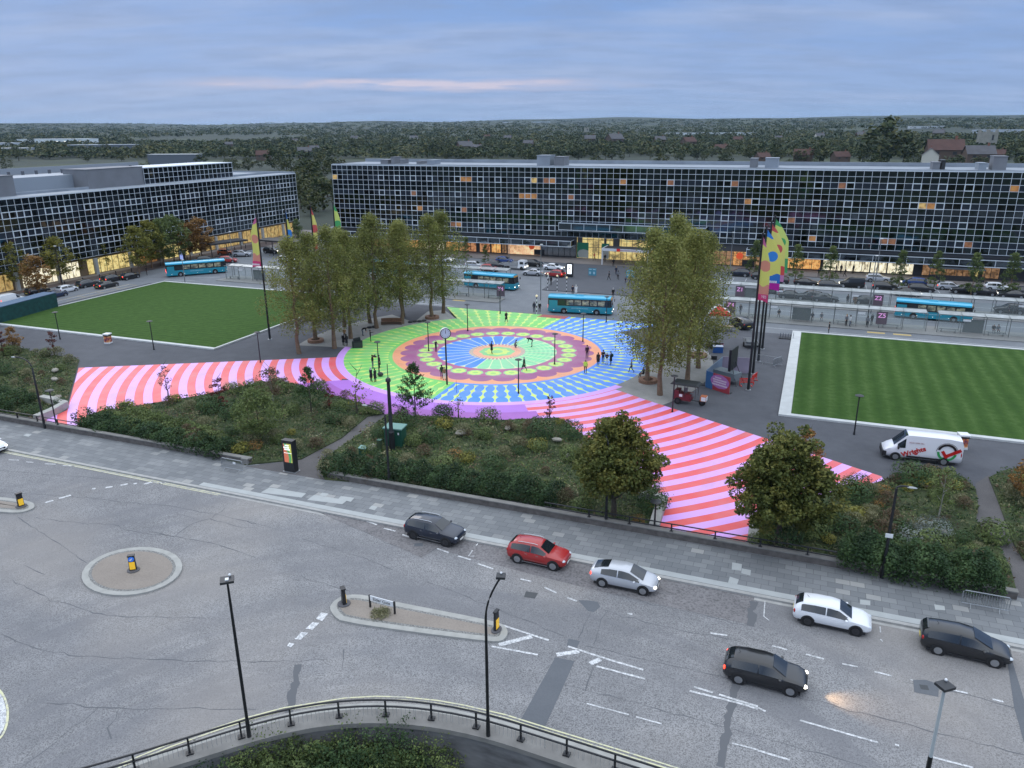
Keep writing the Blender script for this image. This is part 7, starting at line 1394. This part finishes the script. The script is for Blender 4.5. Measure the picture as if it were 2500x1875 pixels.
bus('turquoise single deck bus passing behind the mural in the centre', (1336, 764), (1495, 772), 10.6)
bus('turquoise single deck bus at the rear platform, right of the left grove', (1126, 700), (1262, 712), 10.8)
bus('turquoise single deck bus turning on the west street behind the left lawn', (408, 678), (556, 666))
bus('turquoise single deck bus waiting between the two right shelters', (2182, 775), (2372, 792), 10.8)
bus('turquoise bus mostly hidden behind the left grove', (890, 668), (1015, 678), 10.8)
# ---- green hoarding / container at the left lawn
c0, c1 = AV(-60, 808), AV(143, 750); L_ = math.hypot(c1[0]-c0[0], c1[1]-c0[1]); rz = math.atan2(-(c1[1]-c0[1]), c1[0]-c0[0])
t = thing('site_hoarding', 'dark green boxed site hoarding with blue top at the left lawn corner', 'hoarding', frt(*c0), TH+rz); m = MB(); m.box((L_/2, 1.2, 1.25), (L_, 2.4, 2.5)); part('panels', m, MT('hoarding_green', (.008, .055, .055), .6).vary(1.5, .4).m, t); m = MB(); m.box((L_*.66, 1.2, 2.56), (L_*.68, 2.5, .12)); part('roof', m, PM('hoarding_blue', (.07, .13, .22), .6), t)
# ---- gazebo
g_ = G(1752, 796); t = thing('gazebo', 'pop up gazebo with red and white roof right of the grove', 'gazebo', tuple(g_), TH+.25); rm, wm = PM('canvas_red', (.62, .02, .03), .7), PM('canvas_white', (.70, .72, .76), .7); S = 1.65
for k, mt_ in enumerate((rm, wm, rm, wm)):
    q = [(-S, -S), (S, -S), (S, S), (-S, S)]; a, b = q[k], q[(k+1) % 4]; m = MB(); m.add([(a[0], a[1], 2.25), (b[0], b[1], 2.25), (0, 0, 3.35), (a[0], a[1], 1.95), (b[0], b[1], 1.95)], [(0, 1, 2), (3, 4, 1, 0)]); part('canopy_panel', m, mt_, t)
for x in (-S+.04, S-.04):
    for y in (-S+.04, S-.04): m = MB(); m.tube([(x, y, 0), (x, y, 2.2)], .03, 6); part('leg', m, gry, t)
m = MB(); m.box((.1, -S-1.2, .75), (2.2, .8, .05)); 
tb = thing('trestle_table', 'trestle table in front of the gazebo', 'table', tuple(g_+Vector((.3, -3.0, 0))), TH+.1); m = MB(); m.box((0, 0, .75), (2.4, .8, .05)); part('table_top', m, PM('table_tan', (.32, .24, .17), .7), tb)
for x in (-1, 1): m = MB(); m.box((x, 0, .36), (.05, .7, .72)); part('leg', m, trimb, tb)
# ---- cooler boxes, speakers, screen trailer, boards
for (px, py, c, lb, s) in ((1752, 860, ('cool_blue', (.02, .09, .30)), 'blue cooler box with pale lid near the right grove', 1), (1745, 850, ('case_black', (.02, .02, .022)), 'black flight case with a white parcel on top, beside the coolers', 1.0), (1756, 848, ('cool_pink', (.40, .15, .22)), 'pink crate behind the blue cooler', .8), (1733, 846, ('box_brown', (.20, .14, .10)), 'brown boxes piled under the grove edge', .9), (1743, 877, ('case_black', (.02, .02, .022)), 'single small black box on the gravel edge', .55)):
    t = thing('storage_box', lb, 'box', tuple(G(px, py)), TH+.2); m = MB(); m.box((0, 0, .42*s), (1.3*s, .8*s, .84*s)); part('box', m, PM(c[0], c[1], .5), t); m = MB(); m.box((0, 0, .87*s), (1.34*s, .84*s, .07)); part('lid', m, PM('lid_pale' if 'blue' in c[0] else 'lid_dark', (.45, .5, .6) if 'blue' in c[0] else (.05, .05, .055), .5), t)
g_ = G(1772, 935); t = thing('screen_trailer', 'black LED screen raised on a grey trailer inside the coloured boards', 'screen', tuple(G(1774, 932)), TH-.5); m = MB(); m.box((0, 0, .95), (3.0, 1.5, .9)); part('trailer_body', m, PM('trailer_blue_grey', (.16, .20, .22), .5), t); m = MB(); m.box((.5, .2, 3.0), (.28, 2.6, 2.6), rz=.3); part('screen', m, blk, t); m = MB(); m.box((.35, .2, 3.0), (.05, 2.45, 2.4), rz=.3); part('screen_back', m, blk2, t)
for s in (-1, 1): m = MB(); m.tube([(1.9, s*.8, 0), (.7, s*.4, 2.6)], .04, 6); part('strut', m, blk2, t); m = MB(); m.tube([(s*.7, -.78, .33), (s*.7, -.98, .33)], .33, 14); part('wheel', m, tyre, t)
def board(label, p0, p1, h, mt_, txt=False):
    g0, g1 = G(*p0), G(*p1); d = g1-g0; t = thing('event_board', label, 'board', tuple(g0), math.atan2(d.y, d.x)); L_ = d.length; m = MB(); m.box((L_/2, 0, h/2), (L_, .07, h)); part('panel', m, mt_, t); m = MB(); 
    for x in (.1, L_-.1): m.box((x, .3, .04), (.08, .7, .06))
    part('feet', m, trimb, t)
    if txt: bars(t, [(1.25, 2.1, h-.42, .16), (1.0, 2.9, h-.68, .18), (1.1, 2.7, h-.95, .18), (.95, 3.0, h-1.25, .18)], PM('text_white_pink', (.72, .60, .70), .6), -.045)
    return t
bm = MT('event_print', (.3, .1, .1), .6); x, y, z = bm.xyz(); c = bm.mix(x.gt(1.0), (.035, .13, .30), (.36, .045, .06)); dq = ((x-2.0)*(x-2.0)*.62+(z-1.15)*(z-1.15)*1.5).sq()+bm.noise(1.4, 1)*.2; c = bm.mix(dq.lt(1.12), c, (.42, .16, .42)); bm.base(c)
board('blue and red printed board with a pink cloud of white words', (1722.5, 945), (1780, 963), 2.0, bm.m, True); board('pale blue board side of the screen enclosure, left', (1722, 943), (1761, 909), 2.0, PM('board_pale_blue', (.20, .27, .36), .6)); board('pale pink and blue board behind the screen trailer', (1762, 908), (1828, 912), 2.0, MT('board_pink_blue', (.30, .26, .34), .6).vary(.4, .3).m)
# red plastic barriers
for i, (p, rz_, lb) in enumerate([((1822, 943), .35, 'red plastic barrier at the foot of the nearest flagpole'), ((1841, 932), 1.3, 'red plastic barrier end on beside the first flagpole')]):
    t = thing('plastic_barrier', lb, 'barrier', tuple(G(*p)), TH+rz_); m = MB(); rp = PM('plastic_red', (.60, .04, .03), .5); m.box((0, 0, .95), (1.7, .05, .12)); m.box((0, 0, .5), (1.6, .04, .10)); m.box((-.8, 0, .55), (.08, .05, .9)); m.box((.8, 0, .55), (.08, .05, .9))
    for k_ in range(7): m.box((-.6+k_*.2, 0, .7), (.10, .045, .5))
    part('panel', m, rp, t); m = MB(); m.box((-.6, 0, .05), (.1, .5, .06)); m.box((.6, 0, .05), (.1, .5, .06)); part('foot', m, rp, t)
barrier('folded steel barriers leaning behind the farthest flagpoles', 1878, 890, TH-.2, 3.2); barrier('steel barrier standing askew near the lawn corner', 1897, 893, TH+1.1, 2.0)
t = thing('bike_rack', 'small dark rack of parked cycles at the corner of the right lawn', 'bicycle rack', tuple(G(1921, 826)), TH)
for k_ in range(6): m = MB(); m.tube([(-.9+k_*.35, -.5, 0), (-.9+k_*.35, -.5, .8), (-.9+k_*.35, .5, .8), (-.9+k_*.35, .5, 0)], .03, 6); part('hoop', m, PM('slate_steel', (.07, .09, .13), .5), t)
m = MB(); m.box((0, 0, .05), (2.2, 1.2, .1)); part('base', m, trimb, t)
# pedal cart
t = thing('pedal_cart', 'dark red three wheeled pedal cart with black canopy beside the eastern stripes', 'pedal cart', tuple(G(1675, 985)), TH-.12); rc = PM('cart_maroon', (.13, .012, .018), .5)
m = MB(); m.box((-.35, 0, .85), (1.9, 1.15, .75)); m.box((-1.0, 0, 1.3), (.5, 1.1, .5)); part('body', m, rc, t); m = MB(); m.box((-.1, 0, 2.42), (3.0, 1.6, .20), taper=.85); m.box((-.1, 0, 2.3), (3.1, 1.7, .06)); part('canopy', m, PM('cart_canopy', (.016, .02, .022), .6), t)
for x in (-1.25, -.1, 1.1):
    for y in (-.62, .62): m = MB(); m.tube([(x, y, .9), (x, y, 2.35)], .03, 6); part('canopy_post', m, blk2, t)
m = MB(); m.box((-.2, .3, 1.45), (.35, .3, .45)); m.box((.55, 0, 1.1), (.3, .4, .4)); part('seat', m, PM('seat_grey', (.16, .16, .17), .6), t); m = MB(); m.box((1.9, 0, .9), (.65, .7, .55)); q = part('front_box', m, PM('cart_orange', (.42, .13, .05), .5), t); m = MB(); m.box((1.95, -.36, .9), (.5, .02, .45)); m.box((2.24, 0, .9), (.02, .55, .45)); part('white_panel', m, wht, q)
m = MB(); m.box((-.5, -.59, 1.05), (.35, .02, .3)); part('notice', m, wht, t)
for (x, y) in ((-.8, -.62), (-.8, .62), (1.75, 0)): m = MB(); m.tube([(x, y-.05, .38), (x, y+.05, .38)], .38, 18); w_ = part('wheel', m, tyre, t); m = MB(); m.tube([(x, y-.06, .38), (x, y+.06, .38)], .2, 10); part('rim', m, rimd, w_)
m = MB(); m.tube([(.2, 0, .5), (1.75, 0, .45)], .05, 6); part('frame_tube', m, blk2, t)
# black speaker stack, kit bags, timber bench, tree seats
t = thing('speaker_stack', 'stack of black loudspeaker cabinets at the left edge of the mural', 'loudspeaker', tuple(G(873, 848)), .1); m = MB(); m.box((0, 0, .45), (1.4, .8, .9)); m.box((-.05, .2, 1.1), (1.0, .5, .42), rz=.2, ry=-.18); part('cabinet', m, PM('speaker_black', (.012, .018, .018), .7), t); m = MB(); m.box((.1, -.42, .45), (1.1, .03, .7)); part('grille', m, blk2, t)
for (x, y), lb in (((1017, 787), 'heap of black kit bags on the gravel behind the mural'), ((918, 800), 'black cloth bag by the leaning tree trunk')):
    t = thing('kit_bag', lb, 'bag', tuple(G(x, y)), .3); m = MB(); 
    for i in range(4 if x > 1000 else 2): m.ell((-1+i*.75, (i % 2)*.2, .16), (.42, .28, .2), 8, 5)
    part('fabric', m, blk2, t)
wood_ = PM('bench_timber', (.20, .11, .07), .8, var=.3, scale=6); t = thing('timber_bench', 'curved timber bench on the gravel behind the mural', 'bench', tuple(G(956, 792)), .0); m = MB(); cur = [(x, .35*math.cos(x*.9)-.2) for x in np.linspace(-1.6, 1.6, 12)]; m.strip(cur, .5, .42, h=.08); part('seat', m, wood_, t); m = MB(); m.strip([(x, y+.3) for x, y in cur], .06, .45, h=.5); part('backrest', m, wood_, t); m = MB(); m.strip(cur, .3, 0, h=.42); part('plinth', m, PM('bench_dark_timber', (.11, .07, .05), .9), t)
for (x, y), lb in (((771, 834), 'round timber tree seat at the left of the grove'), ((1055, 777), 'round timber tree seat by the mural fan'), ((1582, 932), 'round timber tree seat of the seated person'), ((1705, 870), 'round timber tree seat by the cooler boxes')):
    t = thing('tree_seat', lb, 'bench', tuple(G(x, y)), 0); m = MB(); K = 20
    m.add([(r*math.cos(2*pi*k_/K), r*math.sin(2*pi*k_/K), z) for r, z in ((1.15, 0), (1.15, .38), (.62, .38), (.62, 0)) for k_ in range(K)], [(j*K+k_, j*K+(k_+1) % K, (j+1)*K+(k_+1) % K, (j+1)*K+k_) for j in range(3) for k_ in range(K)]); part('ring_seat', m, wood_, t); m = MB(); m.lathe([(.6, 0), (.6, .04)], 14); part('soil', m, PM('seat_soil', (.06, .045, .035), .9), t)
# ================================================================ PEOPLE
def skel(pose):
    J = {'pel': (0, 0, .95), 'abd': (0, 0, 1.12), 'che': (0, 0, 1.34), 'nec': (0, 0, 1.50), 'hea': (.01, 0, 1.60), 'top': (.01, 0, 1.70)}
    for s, n in ((1, 'L'), (-1, 'R')): J.update({'sh'+n: (0, .17*s, 1.42), 'el'+n: (-.02, .22*s, 1.14), 'ha'+n: (.06, .23*s, .90), 'hp'+n: (0, .09*s, .92), 'kn'+n: (.02, .10*s, .50), 'an'+n: (-.02, .10*s, .08), 'to'+n: (.13, .12*s, .04)})
    u = {}
    if pose == 'walk': u = {'knL': (.20, .09, .53), 'anL': (.26, .09, .12), 'toL': (.40, .10, .10), 'knR': (-.04, -.09, .50), 'anR': (-.34, -.09, .14), 'toR': (-.22, -.10, .04), 'haL': (-.16, .22, .93), 'haR': (.22, -.22, .98), 'elL': (-.10, .22, 1.15), 'elR': (.02, -.22, 1.14)}
    if pose == 'hold': u = {'elL': (.05, .24, 1.16), 'haL': (.30, .10, 1.22), 'elR': (.05, -.24, 1.16), 'haR': (.30, -.10, 1.22), 'hea': (.05, 0, 1.59), 'top': (.06, 0, 1.68)}
    if pose == 'shoot': u = {'elL': (.12, .30, 1.36), 'haL': (.30, .14, 1.52), 'elR': (.12, -.30, 1.36), 'haR': (.30, -.14, 1.52)}
    if pose == 'bend': u = {'abd': (.10, 0, 1.08), 'che': (.36, 0, 1.16), 'nec': (.52, 0, 1.14), 'hea': (.62, 0, 1.10), 'top': (.70, 0, 1.04), 'shL': (.42, .17, 1.16), 'shR': (.42, -.17, 1.16), 'elL': (.46, .20, .88), 'elR': (.46, -.20, .88), 'haL': (.52, .14, .66), 'haR': (.52, -.14, .66), 'pel': (-.08, 0, .93), 'hpL': (-.08, .09, .90), 'hpR': (-.08, -.09, .90)}
    if pose == 'sit': u = {k: (v[0], v[1], v[2]-.48) for k, v in J.items() if k[:2] in ('pe', 'ab', 'ch', 'ne', 'he', 'to', 'sh', 'el', 'ha', 'hp') and k not in ('toL', 'toR')}; u.update({'knL': (.44, .12, .50), 'knR': (.44, -.12, .50), 'anL': (.46, .12, .08), 'anR': (.50, -.12, .08), 'toL': (.60, .13, .04), 'toR': (.64, -.13, .04), 'haL': (.34, .12, .58), 'haR': (.34, -.12, .58), 'elL': (.06, .24, .68), 'elR': (.06, -.24, .68), 'top': (.04, 0, 1.24)})
    if pose == 'crouch': u = {'pel': (-.10, 0, .34), 'abd': (-.02, 0, .52), 'che': (.08, 0, .74), 'nec': (.12, 0, .90), 'hea': (.15, 0, 1.0), 'top': (.16, 0, 1.09), 'shL': (.10, .17, .84), 'shR': (.10, -.17, .84), 'elL': (.30, .22, 1.0), 'haL': (.40, .24, 1.26), 'elR': (.26, -.20, .66), 'haR': (.40, -.14, .78), 'hpL': (-.10, .09, .33), 'hpR': (-.10, -.09, .33), 'knL': (.26, .14, .46), 'knR': (.26, -.14, .46), 'anL': (-.02, .12, .08), 'anR': (-.02, -.12, .08), 'toL': (.14, .13, .04), 'toR': (.14, -.13, .04)}
    if pose == 'point': u = {'elR': (.24, -.20, 1.40), 'haR': (.50, -.18, 1.44)}
    J.update(u)
    if pose in ('sit',): J['top'] = (J['hea'][0]+.01, 0, J['hea'][2]+.10)
    E_ = [('pel', 'abd'), ('abd', 'che'), ('che', 'nec'), ('nec', 'hea'), ('hea', 'top')]
    for n in 'LR': E_ += [('che', 'sh'+n), ('sh'+n, 'el'+n), ('el'+n, 'ha'+n), ('pel', 'hp'+n), ('hp'+n, 'kn'+n), ('kn'+n, 'an'+n), ('an'+n, 'to'+n)]
    Rr_ = {'pel': .135, 'abd': .125, 'che': .135, 'nec': .052, 'hea': .088, 'top': .070, 'sh': .062, 'el': .046, 'ha': .030, 'hp': .085, 'kn': .060, 'an': .042, 'to': .036}
    rad = {k: Rr_.get(k, Rr_.get(k[:2], .05)) for k in J}
    for n, s in (('L', 1), ('R', -1)):       # five short fingers on each hand
        h, e = Vector(J['ha'+n]), Vector(J['el'+n]); d = (h-e).normalized(); sd = Vector((0, 0, 1)).cross(d); sd = sd.normalized() if sd.length > .1 else Vector((0, 1, 0)); J['pa'+n] = tuple(h+d*.06); rad['pa'+n] = .024; E_.append(('ha'+n, 'pa'+n))
        for k, (o_, l_) in enumerate(((-.03, .07), (-.01, .085), (.01, .08), (.03, .06), (.045, .035))):
            kk = 'f%d%s' % (k, n); b = h+d*(.06 if k < 4 else .0); J[kk] = tuple(b+sd*o_*1.0+d*l_+Vector((.01, 0, -.015))); rad[kk] = .009; E_.append((('pa' if k < 4 else 'ha')+n, kk))
    return J, E_, rad
_pb = {}
def body_mesh(pose):
    if pose in _pb: return _pb[pose]
    J, E_, rad = skel(pose); ks_ = list(J); ks_.remove('pel'); ks_ = ['pel']+ks_; idx = {k: i for i, k in enumerate(ks_)}
    me = bpy.data.meshes.new('sk'); me.from_pydata([J[k] for k in ks_], [(idx[a], idx[b]) for a, b in E_], []); o = bpy.data.objects.new('sk', me); COL.objects.link(o)
    md = o.modifiers.new('s', 'SKIN'); md.use_smooth_shade = True
    for i, k in enumerate(ks_): me.skin_vertices[0].data[i].radius = (rad[k], rad[k]*(1.25 if k in ('che', 'abd', 'pel') else 1)); me.skin_vertices[0].data[i].use_root = (i == 0)
    sb = o.modifiers.new('u', 'SUBSURF'); sb.levels = 1; sb.render_levels = 1
    dg = bpy.context.evaluated_depsgraph_get(); out = bpy.data.meshes.new_from_object(o.evaluated_get(dg)); COL.objects.unlink(o); bpy.data.objects.remove(o)
    fc = []; hd = Vector(J['hea']); nk = Vector(J['nec']); pel = Vector(J['pel'])
    for p in out.polygons:
        c = p.center; mi = 0
        if (c-hd).length < .19 and (c-nk).length > .06: mi = 2 if not (c.z > hd.z+.03 or c.x < hd.x-.02) else 3
        elif min((c-Vector(J['haL'])).length, (c-Vector(J['haR'])).length) < .06 or any((c-Vector(J['pa'+n])).length < .12 for n in 'LR'): mi = 2
        elif min((c-Vector(J['an'+n])).length for n in 'LR') < .13 or min((c-Vector(J['to'+n])).length for n in 'LR') < .1: mi = 4
        else:
            dl = min(((c-Vector(J['kn'+n])).length) for n in 'LR'); 
            if dl < (c-Vector(J['che'])).length*.9 and dl < .48 and c.z < pel.z+.02: mi = 1
        fc.append(mi)
    for _ in range(5): out.materials.append(None)
    out.polygons.foreach_set('material_index', fc); _pb[pose] = (out, J); return _pb[pose]
skin_ = [PM('skin_light', (.50, .30, .22), .6), PM('skin_brown', (.20, .10, .06), .6)]; hair_ = [PM('hair_dark', (.02, .014, .01), .7), PM('hair_grey', (.4, .4, .4), .7), PM('hair_fair', (.3, .2, .1), .7)]
CC = {'black': (.012, .012, .015), 'navy': (.015, .02, .045), 'grey': (.16, .17, .19), 'white': (.70, .70, .70), 'tan': (.26, .15, .07), 'hivis': (.62, .80, .08), 'green': (.02, .06, .03), 'jeans': (.05, .07, .12), 'blue': (.04, .10, .28), 'red': (.35, .03, .03), 'plum': (.05, .015, .04)}
pc = 0
def person(label, px, py, az, pose='stand', top='black', leg='black', h=1.0, coat=False, z=0, group=None, bag=None, hood=False, pos=None):
    global pc; pc += 1; me, J = body_mesh(pose); key = (pose, top, leg, pc % 2, pc % 3)
    me2 = me.copy(); _mi = np.zeros(len(me.polygons), dtype=np.int32); me.polygons.foreach_get('material_index', _mi); me2.materials.clear()
    for mt_ in (PM('cloth_'+top, CC[top], .9), PM('cloth_'+leg, CC[leg], .9), skin_[(pc*7) % 5 == 0], hair_[(0, 0, 1, 0, 2)[pc % 5]], PM('shoe_black', (.012, .012, .012), .6)): me2.materials.append(mt_)
    me2.polygons.foreach_set('material_index', _mi)
    p_ = G(px, py, z); o = put('person', me2, None, tuple(p_), az, label, 'person', group); o.scale = (h, h, h)
    hd = J['hea']; m = MB(); m.ell((hd[0]-.015, 0, hd[2]+.055), (.105, .098, .085), 10, 6); hr = part('hair', m, hair_[(0, 0, 1, 0, 2)[pc % 5]] if not hood else PM('cloth_'+top, CC[top], .9), o, True)
    m = MB(); 
    for s in (-1, 1): m.ell((hd[0]+.082, s*.032, hd[2]+.012), (.012, .014, .009), 6, 4)
    part('eyes', m, PM('eye_dark', (.02, .015, .012), .3), o); m = MB(); m.ell((hd[0]+.098, 0, hd[2]-.012), (.018, .012, .022), 6, 4); part('nose', m, skin_[(pc*7) % 5 == 0], o); m = MB(); m.ell((hd[0]+.082, 0, hd[2]-.045), (.010, .024, .006), 6, 4); part('mouth', m, PM('lips', (.3, .1, .09), .6), o)
    if coat: m = MB(); m.lathe([(.21, .50), (.19, .75), (.165, 1.0), (.155, 1.2)], 12, sx=.85, sy=1.05); m.mi = m.mi; part('coat', m, PM('cloth_'+top, CC[top], .9), o, True)
    if bag: m = MB(); m.ell((-.20, 0, 1.22), (.12, .17, .24), 8, 6); part('backpack', m, PM('cloth_'+bag, CC[bag], .9), o, True)
    return o
A_ = math.pi
P = person
P('person holding a tablet beside the mural centre, dark coat and backpack', 1200.6, 863, .1, 'hold', 'black', 'black', 1.0, True, bag='grey')
P('long haired person standing on the purple ring left of the centre disc', 1064.5, 858.5, -.6, 'hold', 'black', 'plum', .97)
P('dark dressed person directly behind the clock post', 1079, 924.5, 2.0, 'stand', 'green', 'black', 1.02)
P('person in tan jacket and white trousers at the clock post', 1085.5, 928, -1.4, 'stand', 'tan', 'white', .97)
P('person pointing with one arm at the left edge of the mural', 905, 834, .2, 'point', 'black', 'black', 1.0)
P('person bending over on the gravel at the left grove', 886, 819.6, 0, 'bend', 'black', 'jeans', 1.02)
P('first of the dark clad group beside the speaker stack', 839, 844, 1.0, 'stand', 'black', 'black', 1.05, True); P('second of the dark clad group, nearest the speaker stack', 847, 845, 2.3, 'stand', 'black', 'black', 1.0, True); P('person behind the dark clad group with brown hair and rust top', 842, 829, -1.2, 'hold', 'tan', 'black', 1.0)
P('camera operator with raised arms on the green ovals', 910.4, 899, -.4, 'shoot', 'black', 'grey', 1.03)
P('person in long black coat beside the left front lamp', 926.7, 899, -2.6, 'stand', 'black', 'black', 1.02, True); P('left one of the two people in black at the mural edge', 906.6, 931.7, .8, 'stand', 'black', 'black', 1.05, True); P('right one of the two people in black at the mural edge', 916.5, 932.6, 2.6, 'stand', 'black', 'black', 1.0, True)
P('man in dark suit and white shirt walking on the green fan', 1236, 787, -1.2, 'walk', 'black', 'black', 1.02, True)
P('person stooping on the green half of the centre disc', 1298.6, 846.7, 3.0, 'bend', 'black', 'grey', 1.05); P('person crouching with a raised arm by the orange ring', 1257.9, 849, .3, 'crouch', 'grey', 'black', 1.0)
P('person striding in a dark green coat below the centre disc', 1279.6, 904.6, 2.6, 'walk', 'green', 'black', 1.04, True); P('man in plum jacket standing on the scallops, right', 1433, 875.6, -1.6, 'stand', 'plum', 'black', 1.08)
P('steward in a yellow high visibility vest seen from behind', 1429, 911.8, 1.4, 'stand', 'hivis', 'black', 1.05)
P('woman in long black robe, leftmost of the group of four', 1460, 892, -1.9, 'stand', 'black', 'black', 1.0, True, hood=True); P('tall man in black, second of the group of four', 1472, 888, -1.4, 'hold', 'black', 'black', 1.08); P('shorter person with white bag, third of the group of four', 1481, 890, -1.6, 'hold', 'black', 'white', .93); P('rightmost of the group of four, holding up a phone, with green bag', 1491, 890, 2.9, 'hold', 'black', 'black', 1.03, True, bag='green')
P('person walking under the branches at the right edge of the mural', 1541, 910, 2.8, 'walk', 'grey', 'black', 1.03); P('person in black seated on the timber ring under the right grove', 1571, 921, A_+.35, 'sit', 'black', 'black', 1.08)
P('left one of two men waiting at the crossing beacon', 1304, 763.5, 1.5, 'stand', 'navy', 'navy', 1.08); P('right one of two men waiting at the crossing beacon', 1317.5, 763.5, 1.7, 'stand', 'black', 'black', 1.06)
P('walker striding across the station forecourt', 1486.6, 684.5, 3.0, 'walk', 'black', 'black', 1.1); P('dark walker further back on the forecourt', 1503.8, 672, 1.5, 'walk', 'navy', 'navy', 1.1); P('walker in pale jacket in the middle of the forecourt', 1508.6, 683.5, 1.6, 'walk', 'grey', 'black', 1.12); P('child walking on the forecourt', 1527, 692, -1.5, 'stand', 'navy', 'black', .72); P('adult walking next to the child on the forecourt', 1538, 694, -1.5, 'walk', 'black', 'navy', 1.05)
P('person just outside the entrance canopy', 1497.4, 652, 1.5, 'walk', 'black', 'black', 1.1); P('person under the left half of the entrance canopy', 1476.6, 640, -1.5, 'stand', 'black', 'black', 1.1); P('person under the right half of the entrance canopy', 1554, 637, -1.6, 'stand', 'black', 'black', 1.1); P('walker in front of the lit hall left of the canopy', 1451, 636.5, .2, 'walk', 'red', 'black', 1.08); P('person walking away behind the front of the central bus', 1496.5, 728, 1.6, 'walk', 'black', 'black', 1.1)
P('person in dark coat behind the roof of the central bus', 1398, 720, -1.5, 'stand', 'navy', 'black', 1.05); P('person in white hooded coat behind the central bus', 1406, 720, 1.6, 'stand', 'white', 'white', 1.08, True, hood=True)
P('person standing on the left street kerb', 359, 672, .4, 'stand', 'black', 'black', 1.1)
P('person at the shelter next to the Z4 board', 1768.6, 768, .3, 'stand', 'black', 'black', 1.08); P('person in black with bag between the flagpoles and Z4', 1807, 768.5, -2, 'walk', 'black', 'navy', 1.05)
for i, ((x, y), t_, l_) in enumerate([((1901, 773), 'black', 'black'), ((1960, 779), 'black', 'black'), ((1982.5, 781), 'navy', 'black'), ((2004.6, 782), 'grey', 'grey'), ((2424, 812), 'black', 'black'), ((2435, 813), 'grey', 'navy')]): P(['passenger seated at the left end of the near shelter', 'seated passenger in black left of the middle of the near shelter', 'seated passenger in navy next to the one in black', 'seated passenger in grey behind the shelter glass', 'seated passenger at the right part of the near shelter', 'grey clad passenger seated at the right part of the near shelter'][i], x, y, TH-A_/2, 'sit', t_, l_, 1.05)
for i, ((x, y), t_, l_) in enumerate([((2064.8, 795.4), 'grey', 'black'), ((2074, 797.5), 'white', 'jeans'), ((2116, 799.6), 'grey', 'black'), ((2127, 794), 'black', 'black'), ((2022.6, 815), 'black', 'black'), ((2087, 746), 'tan', 'tan'), ((2068, 744), 'black', 'black'), ((2460, 771), 'plum', 'black'), ((1338, 690), 'white', 'black'), ((1345, 697), 'black', 'black')]): P(['passenger in grey at the near shelter beside the one in white', 'passenger in white top and jeans at the near shelter', 'passenger in grey left of the Z5 board', 'heavily built passenger in black left of the Z5 board', 'person in black walking on the white edge of the right lawn', 'passenger in tan coat at the rear shelter', 'dark passenger left of the one in tan', 'passenger in plum at the far right rear shelter', 'person in pale top at the rear left shelter end', 'person in black at the rear left shelter end'][i], x, y, -1.2+i, 'stand', t_, l_, 1.06)
for i, (x, y) in enumerate([(2040, 668), (2052, 668), (2082, 668), (2062, 676), (1998, 676), (2395, 668)]): P(['shopper at the left of the bright shop front', 'shopper second from the left at the bright shop front', 'shopper reading at the bright shop front', 'dark walker on the pavement before the bright shop', 'dark walker left of the bright shop front', 'person in the lit yellow doorway at the right'][i], x, y, i, 'walk' if i % 2 else 'stand', 'black', 'black', 1.08)
# camera on the operator's shoulder, tablet in the hand
g_ = G(910.4, 899); t = thing('film_camera', 'black film camera carried at head height by the operator', 'camera', tuple(g_+Vector((.34, -.14, 1.50))), -.4); m = MB(); m.box((0, 0, .08), (.42, .14, .18)); m.tube([(.2, 0, .08), (.34, 0, .08)], .06, 8); part('camera_body', m, blk, t); m = MB(); m.box((-.05, 0, .24), (.12, .42, .12)); part('rig', m, blk2, t)
g_ = G(927, 915); t = thing('kit_bag', 'round black kit bag at the foot of the left front lamp', 'bag', tuple(G(929, 919)), 0); m = MB(); m.ell((0, 0, .28), (.38, .3, .3), 10, 6); part('fabric', m, blk2, t)
